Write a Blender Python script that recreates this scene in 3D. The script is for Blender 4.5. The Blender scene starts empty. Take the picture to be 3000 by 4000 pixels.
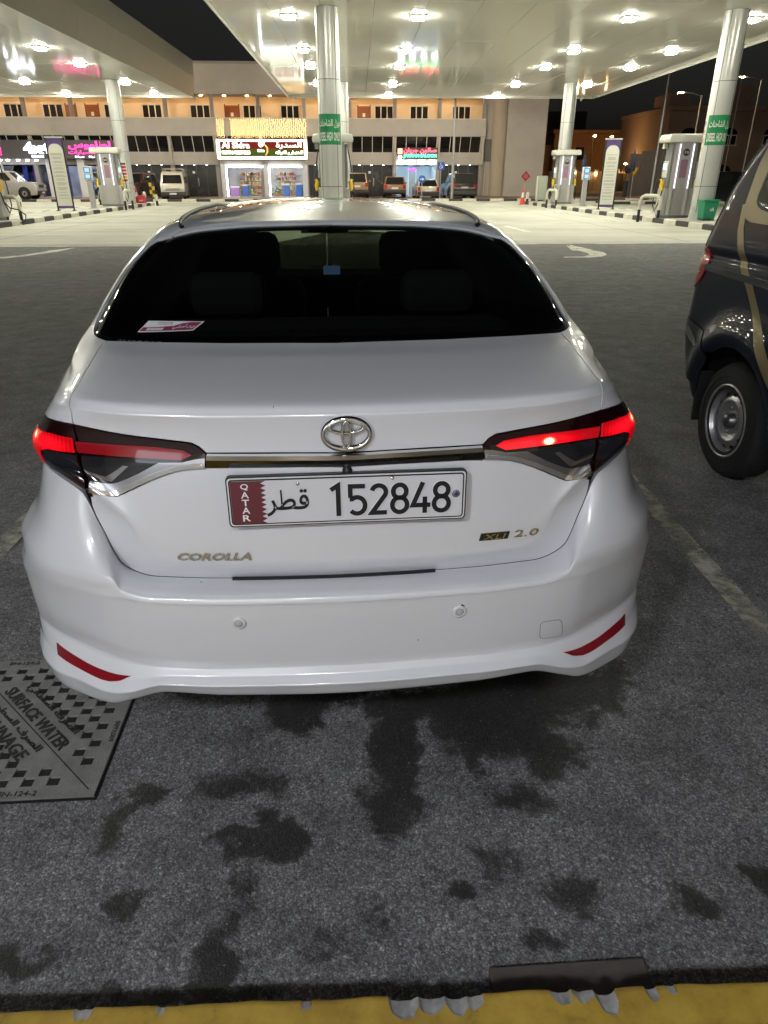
import bpy, bmesh, math, random
import numpy as np
from mathutils import Vector, Matrix
R = math.radians
random.seed(7)
SC = bpy.context.scene
COL = SC.collection

# ---------------------------------------------------------------- camera
cd = bpy.data.cameras.new('camera'); cam = bpy.data.objects.new('camera', cd); COL.objects.link(cam)
cam.location = (0, 0, 1.52)
cam.rotation_euler = (R(90 - 25.97), 0, R(-3.5))
cd.sensor_fit = 'VERTICAL'; cd.sensor_height = 24.0; cd.lens = 24.0 * 2680 / 4000
cd.clip_start = .05; cd.clip_end = 2000
SC.camera = cam

# ---------------------------------------------------------------- night sky
W = bpy.data.worlds.new('World'); SC.world = W; W.use_nodes = True
wn = W.node_tree.nodes; wn.clear()
wo = wn.new('ShaderNodeOutputWorld'); wb = wn.new('ShaderNodeBackground'); ws = wn.new('ShaderNodeTexSky')
ws.sky_type = 'NISHITA'; ws.sun_disc = False; ws.sun_elevation = R(2.0); ws.sun_rotation = R(200)
ws.air_density = 1.0; ws.dust_density = 4.0; ws.ozone_density = 1.0
wh = wn.new('ShaderNodeHueSaturation'); wh.inputs['Saturation'].default_value = .25
W.node_tree.links.new(ws.outputs[0], wh.inputs['Color'])
W.node_tree.links.new(wh.outputs[0], wb.inputs['Color'])
W.node_tree.links.new(wb.outputs[0], wo.inputs['Surface'])
wb.inputs['Strength'].default_value = .014

# ---------------------------------------------------------------- exposure, film
vs = SC.view_settings; vs.view_transform = 'Standard'; vs.look = 'None'; vs.exposure = 0.0; vs.gamma = 1.0
vs.use_curve_mapping = False
cy = SC.cycles
cy.use_denoising = True
cy.max_bounces = 8; cy.diffuse_bounces = 4; cy.glossy_bounces = 4; cy.transparent_max_bounces = 12; cy.transmission_bounces = 4
cy.sample_clamp_indirect = 6.0; cy.caustics_reflective = False; cy.caustics_refractive = False
cy.use_light_tree = True

# ---------------------------------------------------------------- materials
MATS = {}
def mat(name, col=(.5,.5,.5), rough=.5, metal=0., coat=0., coat_rough=.03, emit=None, estr=0., spec=.5, alpha=1., vary=0., vscale=8., bump=0., bscale=60., trans=0., ior=1.45):
    """procedural principled material; vary = lightness noise, bump = fine relief"""
    if name in MATS: return MATS[name]
    m = bpy.data.materials.new(name); m.use_nodes = True; nt = m.node_tree
    b = nt.nodes['Principled BSDF']
    b.inputs['Base Color'].default_value = (*col, 1); b.inputs['Roughness'].default_value = rough
    b.inputs['Metallic'].default_value = metal; b.inputs['Coat Weight'].default_value = coat
    b.inputs['Coat Roughness'].default_value = coat_rough; b.inputs['Specular IOR Level'].default_value = spec
    b.inputs['IOR'].default_value = ior
    b.inputs['Transmission Weight'].default_value = trans
    if emit: b.inputs['Emission Color'].default_value = (*emit, 1); b.inputs['Emission Strength'].default_value = estr
    if vary or bump:
        tc = nt.nodes.new('ShaderNodeTexCoord')
        if vary:
            n = nt.nodes.new('ShaderNodeTexNoise'); n.inputs['Scale'].default_value = vscale; n.inputs['Detail'].default_value = 6; n.inputs['Roughness'].default_value = .65
            nt.links.new(tc.outputs['Object'], n.inputs['Vector'])
            mr = nt.nodes.new('ShaderNodeMapRange'); mr.inputs['From Min'].default_value = .3; mr.inputs['From Max'].default_value = .7
            mr.inputs['To Min'].default_value = 1 - vary; mr.inputs['To Max'].default_value = 1 + vary
            nt.links.new(n.outputs['Fac'], mr.inputs['Value'])
            mx = nt.nodes.new('ShaderNodeVectorMath'); mx.operation = 'SCALE'; mx.inputs[0].default_value = col
            nt.links.new(mr.outputs[0], mx.inputs['Scale']); nt.links.new(mx.outputs[0], b.inputs['Base Color'])
            mr2 = nt.nodes.new('ShaderNodeMapRange'); mr2.inputs['To Min'].default_value = max(0, rough - .12); mr2.inputs['To Max'].default_value = min(1, rough + .12)
            nt.links.new(n.outputs['Fac'], mr2.inputs['Value']); nt.links.new(mr2.outputs[0], b.inputs['Roughness'])
        if bump:
            n2 = nt.nodes.new('ShaderNodeTexNoise'); n2.inputs['Scale'].default_value = bscale; n2.inputs['Detail'].default_value = 4
            nt.links.new(tc.outputs['Object'], n2.inputs['Vector'])
            bp = nt.nodes.new('ShaderNodeBump'); bp.inputs['Strength'].default_value = min(1, bump); bp.inputs['Distance'].default_value = .01
            nt.links.new(n2.outputs['Fac'], bp.inputs['Height']); nt.links.new(bp.outputs[0], b.inputs['Normal'])
    MATS[name] = m
    return m
def glow(name, col, strength):
    """a surface that gives off light: lamp lens, lit letters, screen"""
    if name in MATS: return MATS[name]
    m = bpy.data.materials.new(name); m.use_nodes = True; nt = m.node_tree; nt.nodes.clear()
    o = nt.nodes.new('ShaderNodeOutputMaterial'); e = nt.nodes.new('ShaderNodeEmission')
    e.inputs[0].default_value = (*col, 1); e.inputs[1].default_value = strength
    nt.links.new(e.outputs[0], o.inputs[0]); MATS[name] = m
    return m
def tint(name, col, rough=.02, ior=1.5, body=None, bodyfac=0.):
    """thin tinted pane: coloured see-through plus mirror reflection"""
    if name in MATS: return MATS[name]
    m = bpy.data.materials.new(name); m.use_nodes = True; nt = m.node_tree; nt.nodes.clear()
    o = nt.nodes.new('ShaderNodeOutputMaterial'); t = nt.nodes.new('ShaderNodeBsdfTransparent'); g = nt.nodes.new('ShaderNodeBsdfGlossy')
    lw = nt.nodes.new('ShaderNodeLayerWeight'); lw.inputs[0].default_value = .5; pw = nt.nodes.new('ShaderNodeMath'); pw.operation = 'POWER'; pw.inputs[1].default_value = 5; f = nt.nodes.new('ShaderNodeMath'); f.operation = 'MULTIPLY_ADD'; f.inputs[1].default_value = .92; f.inputs[2].default_value = (ior-1)**2/(ior+1)**2; nt.links.new(lw.outputs['Facing'], pw.inputs[0]); nt.links.new(pw.outputs[0], f.inputs[0]); x = nt.nodes.new('ShaderNodeMixShader')
    t.inputs[0].default_value = (*col, 1); g.inputs['Roughness'].default_value = rough
    base = t
    if body:
        dd = nt.nodes.new('ShaderNodeBsdfDiffuse'); dd.inputs[0].default_value = (*body, 1)
        x0 = nt.nodes.new('ShaderNodeMixShader'); x0.inputs[0].default_value = bodyfac
        nt.links.new(t.outputs[0], x0.inputs[1]); nt.links.new(dd.outputs[0], x0.inputs[2]); base = x0
    nt.links.new(f.outputs[0], x.inputs[0]); nt.links.new(base.outputs[0], x.inputs[1]); nt.links.new(g.outputs[0], x.inputs[2])
    nt.links.new(x.outputs[0], o.inputs[0]); MATS[name] = m
    return m

# ---------------------------------------------------------------- mesh helpers
def mesh_obj(name, me, material, parent=None, loc=None):
    o = bpy.data.objects.new(name, me); COL.objects.link(o)
    if material is not None and len(me.materials) == 0: me.materials.append(material)
    if parent is not None: o.parent = parent
    if loc is not None: o.location = loc
    return o
def tag(o, label=None, cat=None, group=None, kind=None):
    if label: o['label'] = label
    if cat: o['category'] = cat
    if group: o['group'] = group
    if kind: o['kind'] = kind
    return o
def thing(name, label, cat, loc=(0,0,0), rz=0., group=None):
    o = bpy.data.objects.new(name, None); COL.objects.link(o)
    o.location = loc; o.rotation_euler = (0, 0, rz); o.empty_display_size = .2
    return tag(o, label, cat, group)
def dup(root, label=None, loc=None, rz=None, skip=()):
    def cp(o, par):
        c = o.copy(); COL.objects.link(c); c.parent = par
        for ch in list(o.children):
            if ch.name.split('.')[0] not in skip: cp(ch, c)
        return c
    r = cp(root, None)
    if label: r['label'] = label
    if loc is not None: r.location = loc
    if rz is not None: r.rotation_euler = (0, 0, rz)
    return r
class MB:
    """collects simple solids into one mesh"""
    def __init__(s): s.v = []; s.f = []; s.sm = []
    def add(s, vs_, fs, smooth=False):
        n = len(s.v); s.v += [tuple(map(float, p)) for p in vs_]; s.f += [tuple(i + n for i in f) for f in fs]; s.sm += [smooth] * len(fs)
        return s
    def box(s, x0, x1, y0, y1, z0, z1):
        return s.add([(x0,y0,z0),(x1,y0,z0),(x1,y1,z0),(x0,y1,z0),(x0,y0,z1),(x1,y0,z1),(x1,y1,z1),(x0,y1,z1)],
                     [(0,3,2,1),(4,5,6,7),(0,1,5,4),(1,2,6,5),(2,3,7,6),(3,0,4,7)])
    def bbox(s, x0, x1, y0, y1, z0, z1, b=.01):
        """box with chamfered edges"""
        b = min(b, (x1-x0)*.45, (y1-y0)*.45, (z1-z0)*.45)
        bm = bmesh.new(); bmesh.ops.create_cube(bm, size=1)
        for v in bm.verts: v.co = ((x0+x1)/2+v.co.x*(x1-x0), (y0+y1)/2+v.co.y*(y1-y0), (z0+z1)/2+v.co.z*(z1-z0))
        bmesh.ops.bevel(bm, geom=list(bm.edges), offset=b, segments=2, affect='EDGES', profile=.5)
        bm.verts.index_update()
        s.add([v.co for v in bm.verts], [[v.index for v in f.verts] for f in bm.faces]); bm.free()
        return s
    def cyl(s, c, r, z0, z1, n=16, r1=None, cap=True):
        r1 = r if r1 is None else r1
        a = [2*math.pi*i/n for i in range(n)]
        vs_ = [(c[0]+r*math.cos(t), c[1]+r*math.sin(t), z0) for t in a] + [(c[0]+r1*math.cos(t), c[1]+r1*math.sin(t), z1) for t in a]
        s.add(vs_, [(i, (i+1) % n, n+(i+1) % n, n+i) for i in range(n)], True)
        if cap: s.add([p for p in vs_], [tuple(range(n))[::-1], tuple(range(n, 2*n))])
        return s
    def tube(s, pts, r, n=8, closed=False, cap=True):
        P = [Vector(p) for p in pts]; m = len(P); rings = []
        up = None
        for i, p in enumerate(P):
            a = P[(i-1) % m] if closed or i else P[0]; b = P[(i+1) % m] if closed or i < m-1 else P[-1]
            d = (b-a).normalized()
            if up is None:
                up = Vector((0,0,1)) if abs(d.z) < .9 else Vector((1,0,0))
            u = (up - d*up.dot(d)).normalized(); w = d.cross(u); up = u
            rr = r[i] if isinstance(r, (list, tuple)) else r
            rings.append([p + (u*math.cos(2*math.pi*k/n) + w*math.sin(2*math.pi*k/n))*rr for k in range(n)])
        vs_ = [q for g in rings for q in g]
        fs = []
        for i in range(m if closed else m-1):
            j = (i+1) % m
            for k in range(n): fs.append((i*n+k, i*n+(k+1) % n, j*n+(k+1) % n, j*n+k))
        s.add(vs_, fs, True)
        if cap and not closed: s.add(rings[0] + rings[-1], [tuple(range(n))[::-1], tuple(range(n, 2*n))])
        return s
    def lathe(s, prof, c=(0,0,0), axis='z', n=24):
        """profile [(r, h), ...] turned about an axis"""
        vs_ = []
        for r, h in prof:
            for k in range(n):
                a = 2*math.pi*k/n; x, y = r*math.cos(a), r*math.sin(a)
                p = (x, y, h) if axis == 'z' else ((h, x, y) if axis == 'x' else (x, h, y))
                vs_.append((c[0]+p[0], c[1]+p[1], c[2]+p[2]))
        fs = [(i*n+k, i*n+(k+1) % n, (i+1)*n+(k+1) % n, (i+1)*n+k) for i in range(len(prof)-1) for k in range(n)]
        return s.add(vs_, fs, True)
    def prism(s, poly, a0, a1, axis='y'):
        """closed outline extruded along an axis: poly in the two other axes"""
        n = len(poly)
        def pt(p, a): return (p[0], a, p[1]) if axis == 'y' else ((a, p[0], p[1]) if axis == 'x' else (p[0], p[1], a))
        vs_ = [pt(p, a0) for p in poly] + [pt(p, a1) for p in poly]
        return s.add(vs_, [tuple(range(n)), tuple(range(n, 2*n))[::-1]] + [(i, i+n, (i+1) % n+n, (i+1) % n) for i in range(n)])
    def quad(s, a, b, c, d): return s.add([a, b, c, d], [(0,1,2,3)])
    def build(s, name, material, parent=None, loc=None, smooth_angle=None):
        me = bpy.data.meshes.new(name); me.from_pydata(s.v, [], s.f); me.update()
        bm = bmesh.new(); bm.from_mesh(me); bmesh.ops.recalc_face_normals(bm, faces=bm.faces); bm.to_mesh(me); bm.free()
        me.polygons.foreach_set('use_smooth', s.sm)
        return mesh_obj(name, me, material, parent, loc)
def boxo(name, m, x0, x1, y0, y1, z0, z1, parent=None, b=0):
    q = MB(); (q.bbox(x0,x1,y0,y1,z0,z1,b) if b else q.box(x0,x1,y0,y1,z0,z1))
    return q.build(name, m, parent)

# ---------------------------------------------------------------- lettering
AR = {  # contextual forms: isolated, final, initial, medial
 'ا':'\ufe8d\ufe8e\ufe8d\ufe8e','أ':'\ufe83\ufe84\ufe83\ufe84','ب':'\ufe8f\ufe90\ufe91\ufe92','ة':'\ufe93\ufe94\ufe93\ufe94','ت':'\ufe95\ufe96\ufe97\ufe98','ج':'\ufe9d\ufe9e\ufe9f\ufea0',
 'ح':'\ufea1\ufea2\ufea3\ufea4','خ':'\ufea5\ufea6\ufea7\ufea8','د':'\ufea9\ufeaa\ufea9\ufeaa','ر':'\ufead\ufeae\ufead\ufeae','ز':'\ufeaf\ufeb0\ufeaf\ufeb0','س':'\ufeb1\ufeb2\ufeb3\ufeb4',
 'ش':'\ufeb5\ufeb6\ufeb7\ufeb8','ص':'\ufeb9\ufeba\ufebb\ufebc','ض':'\ufebd\ufebe\ufebf\ufec0','ط':'\ufec1\ufec2\ufec3\ufec4','ع':'\ufec9\ufeca\ufecb\ufecc','ف':'\ufed1\ufed2\ufed3\ufed4','ق':'\ufed5\ufed6\ufed7\ufed8',
 'ك':'\ufed9\ufeda\ufedb\ufedc','ل':'\ufedd\ufede\ufedf\ufee0','م':'\ufee1\ufee2\ufee3\ufee4','ن':'\ufee5\ufee6\ufee7\ufee8','ه':'\ufee9\ufeea\ufeeb\ufeec','و':'\ufeed\ufeee\ufeed\ufeee','ي':'\ufef1\ufef2\ufef3\ufef4','ه':'\ufee9\ufeea\ufeeb\ufeec'}
NOJOIN = set('اأدرزوة')
def arabic(t):
    out = []
    for w in t.split(' '):
        r = []
        for i, ch in enumerate(w):
            if ch not in AR: r.append(ch); continue
            prev = i > 0 and w[i-1] in AR and w[i-1] not in NOJOIN
            nxt = i < len(w)-1 and w[i+1] in AR and ch not in NOJOIN
            r.append(AR[ch][(3 if nxt else 1) if prev else (2 if nxt else 0)])
        out.append(''.join(r)[::-1])
    return ' '.join(out[::-1])
_TC = {}
def text_mesh(txt, width=None, height=None, depth=.01, bold=0., res=3, shear=0., center=True):
    """letters as a solid mesh in the x-z plane, facing -y, fitted to a box; returns (verts, faces)"""
    cu = bpy.data.curves.new('lettering', 'FONT'); cu.body = txt; cu.extrude = .01; cu.offset = bold; cu.resolution_u = res; cu.shear = shear
    o = bpy.data.objects.new('lettering', cu); COL.objects.link(o)
    dg = bpy.context.evaluated_depsgraph_get(); me = bpy.data.meshes.new_from_object(o.evaluated_get(dg))
    bpy.data.objects.remove(o); bpy.data.curves.remove(cu)
    V = np.array([v.co for v in me.vertices]); Fc = [tuple(p.vertices) for p in me.polygons]; bpy.data.meshes.remove(me)
    if not len(V): return np.zeros((0,3)), []
    lo, hi = V.min(0), V.max(0)
    sx = width / (hi[0]-lo[0]) if width else None; sz = height / (hi[1]-lo[1]) if height else None
    sx = sx or sz; sz = sz or sx
    X = (V[:,0]-lo[0])*sx; Z = (V[:,1]-lo[1])*sz; Y = np.where(V[:,2] > 0, -depth, 0.)
    if center: X -= X.max()/2; Z -= Z.max()/2
    return np.c_[X, Y, Z], Fc
def text_obj(name, txt, m, parent, loc, width=None, height=None, depth=.01, bold=0., rx=0., rz=0., res=3, shear=0.):
    V, Fc = text_mesh(txt, width, height, depth, bold, res, shear)
    me = bpy.data.meshes.new(name); me.from_pydata(V.tolist(), [], Fc); me.update()
    o = mesh_obj(name, me, m, parent, loc); o.rotation_euler = (rx, 0, rz)
    return o
# ---------------------------------------------------------------- ground materials
def nodes_of(name):
    m = bpy.data.materials.new(name); m.use_nodes = True; MATS[name] = m
    return m, m.node_tree, m.node_tree.nodes['Principled BSDF']
def N_(nt, t, **kw):
    n = nt.nodes.new(t)
    for k, v in kw.items():
        if k in n.inputs: n.inputs[k].default_value = v
        else: setattr(n, k, v)
    return n
def ramp(nt, src, stops):
    r = nt.nodes.new('ShaderNodeValToRGB'); e = r.color_ramp.elements
    e[0].position, e[0].color = stops[0][0], (*stops[0][1], 1); e[1].position, e[1].color = stops[-1][0], (*stops[-1][1], 1)
    for p, c in stops[1:-1]: q = r.color_ramp.elements.new(p); q.color = (*c, 1)
    nt.links.new(src, r.inputs[0]); return r
def mixc(nt, fac, a, b, mode='MIX'):
    x = nt.nodes.new('ShaderNodeMix'); x.data_type = 'RGBA'; x.blend_type = mode
    for s, i in ((fac, 0), (a, 6), (b, 7)):
        if hasattr(s, 'is_linked') or hasattr(s, 'links'): nt.links.new(s, x.inputs[i])
        elif isinstance(s, (int, float)): x.inputs[i].default_value = s
        else: x.inputs[i].default_value = (*s, 1)
    return x.outputs[2]
def asphalt():
    m, nt, b = nodes_of('worn_asphalt')
    tc = N_(nt, 'ShaderNodeTexCoord'); pos = tc.outputs['Object']; lk = nt.links.new
    big = N_(nt, 'ShaderNodeTexNoise', Scale=.35, Detail=5.0, Roughness=.6); lk(pos, big.inputs['Vector'])
    mid = N_(nt, 'ShaderNodeTexNoise', Scale=4.5, Detail=8.0, Roughness=.68); lk(pos, mid.inputs['Vector'])
    fine = N_(nt, 'ShaderNodeTexNoise', Scale=85.0, Detail=8.0, Roughness=.82, Distortion=.6); lk(pos, fine.inputs['Vector'])
    warp = N_(nt, 'ShaderNodeTexNoise', Scale=60.0, Detail=3.0); lk(pos, warp.inputs['Vector'])
    wv = N_(nt, 'ShaderNodeVectorMath', operation='MULTIPLY_ADD'); wv.inputs[1].default_value = (.012,.012,.012); lk(warp.outputs['Color'], wv.inputs[0]); lk(pos, wv.inputs[2])
    vo = N_(nt, 'ShaderNodeTexVoronoi', Scale=210.0, Randomness=1.0); lk(wv.outputs[0], vo.inputs['Vector'])
    v2 = N_(nt, 'ShaderNodeTexVoronoi', Scale=70.0, Randomness=1.0); lk(wv.outputs[0], v2.inputs['Vector'])
    sep = N_(nt, 'ShaderNodeSeparateColor'); lk(vo.outputs['Color'], sep.inputs[0])
    sep2 = N_(nt, 'ShaderNodeSeparateColor'); lk(v2.outputs['Color'], sep2.inputs[0])
    # each stone has its own tone; a few are pale, a few nearly black, binder shows between them
    stone = ramp(nt, sep.outputs[0], [(.0,(.13,.13,.135)),(.45,(.19,.19,.195)),(.80,(.25,.25,.255)),(.95,(.33,.328,.325)),(1.,(.42,.415,.41))])
    bind = ramp(nt, vo.outputs['Distance'], [(.30,(1,1,1)),(.62,(.72,.72,.73)),(.9,(.5,.5,.51))])
    c = mixc(nt, 1.0, stone.outputs[0], bind.outputs[0], 'MULTIPLY')
    tone = ramp(nt, fine.outputs['Fac'], [(.32,(.42,.42,.43)),(.5,(.95,.95,.95)),(.66,(1.65,1.64,1.62))])
    c = mixc(nt, 1.0, c, tone.outputs[0], 'MULTIPLY')
    lump = ramp(nt, sep2.outputs[1], [(.0,(.72,.72,.72)),(.8,(1.08,1.08,1.08)),(.97,(1.25,1.25,1.25)),(1.,(.35,.35,.35))]); c = mixc(nt, .7, c, lump.outputs[0], 'MULTIPLY')
    mt = ramp(nt, mid.outputs['Fac'], [(.28,(.55,.55,.55)),(.5,(1.,1.,1.)),(.75,(1.45,1.44,1.42))]); c = mixc(nt, 1.0, c, mt.outputs[0], 'MULTIPLY')
    bt = ramp(nt, big.outputs['Fac'], [(.3,(.75,.75,.75)),(.7,(1.2,1.2,1.2))]); c = mixc(nt, 1.0, c, bt.outputs[0], 'MULTIPLY')
    # oil drips and tyre dirt in the parking bay: soft dark patches with broken edges
    w2 = N_(nt, 'ShaderNodeTexNoise', Scale=9.0, Detail=5.0, Roughness=.6); lk(pos, w2.inputs['Vector'])
    w3 = N_(nt, 'ShaderNodeVectorMath', operation='MULTIPLY_ADD'); w3.inputs[1].default_value = (.17,.17,0); lk(w2.outputs['Color'], w3.inputs[0]); lk(pos, w3.inputs[2])
    tot = None
    for (x, y, rx, ry, k) in [(-.17,1.70,.10,.13,.95),(-.04,1.77,.09,.05,.75),(.13,1.50,.085,.18,.95),(.10,1.30,.10,.10,.9),(-.21,1.235,.105,.085,1.05),(-.30,1.22,.09,.07,.65),(.24,1.05,.05,.045,.9),(-.33,1.40,.16,.07,.6),(.20,1.70,.22,.10,.8),(.42,1.62,.20,.20,.92),(.55,1.48,.16,.12,.75),(.44,1.32,.14,.09,.6),(.36,1.50,.08,.10,.8),(.62,1.75,.30,.20,.9),
                             (-.31,.92,.05,.10,.7),(-.55,1.07,.05,.05,.7),(-.62,1.30,.07,.11,.65),(-.56,1.36,.08,.06,.7),(.52,1.03,.10,.10,.5),(.40,.94,.06,.05,.6),(.78,1.0,.06,.05,.6),(.98,1.06,.045,.05,.85),(.66,.92,.03,.07,.5),(-.12,.95,.10,.05,.45),(-.74,.95,.10,.05,.6),(-.40,.86,.30,.035,.6),(.04,1.0,.06,.10,.4),(.33,1.13,.10,.10,.45),(-.27,1.05,.05,.13,.55),(.05,1.78,.5,.10,.5)]:
        s1 = N_(nt, 'ShaderNodeVectorMath', operation='SUBTRACT'); s1.inputs[1].default_value = (x+.085, y+.085, 0); lk(w3.outputs[0], s1.inputs[0])
        s2 = N_(nt, 'ShaderNodeVectorMath', operation='MULTIPLY'); s2.inputs[1].default_value = (1/rx, 1/ry, 0); lk(s1.outputs[0], s2.inputs[0])
        s3 = N_(nt, 'ShaderNodeVectorMath', operation='LENGTH'); lk(s2.outputs[0], s3.inputs[0])
        s4 = N_(nt, 'ShaderNodeMapRange', interpolation_type='SMOOTHSTEP'); s4.inputs['From Min'].default_value = 1.6; s4.inputs['From Max'].default_value = .2; s4.inputs['To Max'].default_value = k; lk(s3.outputs['Value'], s4.inputs['Value'])
        if tot is None: tot = s4
        else:
            a = N_(nt, 'ShaderNodeMath', operation='MAXIMUM'); lk(tot.outputs[0], a.inputs[0]); lk(s4.outputs[0], a.inputs[1]); tot = a
    # broken, branching edges
    e1 = N_(nt, 'ShaderNodeTexNoise', Scale=7.0, Detail=9.0, Roughness=.72, Distortion=.9); lk(pos, e1.inputs['Vector'])
    e2 = N_(nt, 'ShaderNodeMath', operation='MULTIPLY_ADD'); e2.inputs[1].default_value = 1.7; e2.inputs[2].default_value = -.85; lk(e1.outputs['Fac'], e2.inputs[0])
    e3 = N_(nt, 'ShaderNodeMath', operation='ADD'); lk(e2.outputs[0], e3.inputs[0]); lk(tot.outputs[0], e3.inputs[1])
    e4 = N_(nt, 'ShaderNodeMapRange', interpolation_type='SMOOTHSTEP'); e4.inputs['From Min'].default_value = .30; e4.inputs['From Max'].default_value = .62; e4.inputs['To Max'].default_value = .86; lk(e3.outputs[0], e4.inputs['Value'])
    tot = e4
    c = mixc(nt, tot.outputs[0], c, (.011,.011,.009))
    lk(c, b.inputs['Base Color'])
    rr = N_(nt, 'ShaderNodeMapRange'); rr.inputs['To Min'].default_value = .78; rr.inputs['To Max'].default_value = .52; lk(tot.outputs[0], rr.inputs['Value']); lk(rr.outputs[0], b.inputs['Roughness'])
    b.inputs['Specular IOR Level'].default_value = .35
    hs = N_(nt, 'ShaderNodeMath', operation='MULTIPLY_ADD'); hs.inputs[1].default_value = -1.0; lk(vo.outputs['Distance'], hs.inputs[0]); lk(fine.outputs['Fac'], hs.inputs[2])
    bp = N_(nt, 'ShaderNodeBump', Strength=.55, Distance=.004); lk(hs.outputs[0], bp.inputs['Height']); lk(bp.outputs[0], b.inputs['Normal'])
    return m
def concrete(name, col, scale=.6, streak=True, lo=.72, hi=1.18):
    m, nt, b = nodes_of(name); lk = nt.links.new
    tc = N_(nt, 'ShaderNodeTexCoord'); pos = tc.outputs['Object']
    n1 = N_(nt, 'ShaderNodeTexNoise', Scale=scale, Detail=8.0, Roughness=.65); lk(pos, n1.inputs['Vector'])
    mp = N_(nt, 'ShaderNodeMapping'); mp.inputs['Scale'].default_value = (.12, 1.6, 1) if streak else (1,1,1); lk(pos, mp.inputs['Vector'])
    n2 = N_(nt, 'ShaderNodeTexNoise', Scale=1.2, Detail=6.0, Roughness=.6); lk(mp.outputs[0], n2.inputs['Vector'])
    n3 = N_(nt, 'ShaderNodeTexNoise', Scale=45.0, Detail=4.0, Roughness=.7); lk(pos, n3.inputs['Vector'])
    r1 = ramp(nt, n1.outputs['Fac'], [(.28,(lo,)*3),(.5,(1,1,1)),(.75,(hi,)*3)]); r2 = ramp(nt, n2.outputs['Fac'], [(.3,(.8,.8,.8)),(.7,(1.12,1.12,1.12))]); r3 = ramp(nt, n3.outputs['Fac'], [(.25,(.8,.8,.8)),(.75,(1.15,1.15,1.15))])
    c = mixc(nt, 1., col, r1.outputs[0], 'MULTIPLY'); c = mixc(nt, 1., c, r2.outputs[0], 'MULTIPLY'); c = mixc(nt, 1., c, r3.outputs[0], 'MULTIPLY')
    lk(c, b.inputs['Base Color']); b.inputs['Roughness'].default_value = .68; b.inputs['Specular IOR Level'].default_value = .4
    bp = N_(nt, 'ShaderNodeBump', Strength=.25, Distance=.004); lk(n3.outputs['Fac'], bp.inputs['Height']); lk(bp.outputs[0], b.inputs['Normal'])
    return m
def worn_paint(name, col, wear=.5, scale=9.):
    """road paint that has flaked off in places"""
    m, nt, b = nodes_of(name); lk = nt.links.new
    b.inputs['Base Color'].default_value = (*col, 1); b.inputs['Roughness'].default_value = .7
    tc = N_(nt, 'ShaderNodeTexCoord'); n = N_(nt, 'ShaderNodeTexNoise', Scale=scale, Detail=8.0, Roughness=.7); lk(tc.outputs['Object'], n.inputs['Vector'])
    r = N_(nt, 'ShaderNodeMapRange'); r.inputs['From Min'].default_value = wear-.1; r.inputs['From Max'].default_value = wear+.12; lk(n.outputs['Fac'], r.inputs['Value'])
    o = nt.nodes['Material Output']; t = N_(nt, 'ShaderNodeBsdfTransparent'); x = N_(nt, 'ShaderNodeMixShader')
    lk(r.outputs[0], x.inputs[0]); lk(t.outputs[0], x.inputs[1]); lk(b.outputs[0], x.inputs[2]); lk(x.outputs[0], o.inputs[0])
    return m
def struct(o): o['kind'] = 'structure'; return o
def sheet(name, m, x0, x1, y0, y1, z, thick=.3, nx=1, ny=1):
    return struct(MB().box(x0, x1, y0, y1, z-thick, z).build(name, m))

# ---------------------------------------------------------------- ground, forecourt, far pavement
ASPH = asphalt()
q = MB(); q.quad((-300,-120,0),(300,-120,0),(300,500,0),(-300,500,0)); struct(q.build('ground', ASPH))
FORE = concrete('forecourt_concrete', (.47,.46,.40), .25)
q = MB(); q.quad((-60,18.65,.004),(60,18.65,.004),(60,53.9,.004),(-60,53.9,.004)); struct(q.build('forecourt', FORE))
JNT = mat('slab_joint_dirt', (.17,.16,.13), .8, vary=.4, vscale=3.)
for i in range(-5, 6): q = MB(); q.quad((i*4.6-.02,18.65,.0055),(i*4.6+.02,18.65,.0055),(i*4.6+.02,53.9,.0055),(i*4.6-.02,53.9,.0055)); struct(q.build('slab_joint', JNT))
for j in range(1, 7): q = MB(); q.quad((-40,18.65+j*5.0-.02,.0065),(40,18.65+j*5.0-.02,.0065),(40,18.65+j*5.0+.02,.0065),(-40,18.65+j*5.0+.02,.0065)); struct(q.build('slab_joint', JNT))
PAINT = worn_paint('road_paint', (.70,.68,.60), .36, 5.)
PAINT2 = worn_paint('faded_road_paint', (.42,.41,.33), .47, 7.)
q = MB(); q.quad((-60,18.42,.005),(60,18.42,.005),(60,18.58,.005),(-60,18.58,.005)); struct(q.build('road_edge_line', worn_paint('edge_line_paint', (.70,.68,.60), .42, .35)))
def marking(name, polys, m, z=.005):
    q = MB()
    for p in polys: q.add([(a, b, z) for a, b in p], [tuple(range(len(p)))])
    return struct(q.build(name, m))
marking('road_arrow', [[(5.70,18.15),(5.40,16.75),(5.52,16.70)] , [(5.78,18.15),(5.40,16.60),(5.95,16.85)], [(5.50,16.70),(5.84,16.78),(5.98,16.2),(5.86,15.65),(5.60,15.28),(5.31,15.12),(4.76,15.10),(4.76,15.30),(5.22,15.34),(5.46,15.62),(5.56,16.1)]], PAINT)
marking('road_arrow', [[(-6.36,18.15),(-6.42,17.0),(-6.75,17.35)], [(-6.46,17.05),(-6.68,17.3),(-6.88,16.5),(-7.12,16.02),(-7.9,15.75),(-9.2,15.72),(-9.2,15.52),(-7.7,15.52),(-6.98,15.70),(-6.70,16.25)]], PAINT)
marking('road_arrow', [[(5.72,25.6),(5.90,25.6),(6.0,22.7),(5.80,22.7)]], PAINT, .009)
marking('road_arrow', [[(-4.9,25.3),(-4.72,25.3),(-4.62,22.4),(-4.82,22.4)]], PAINT, .009)
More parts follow.
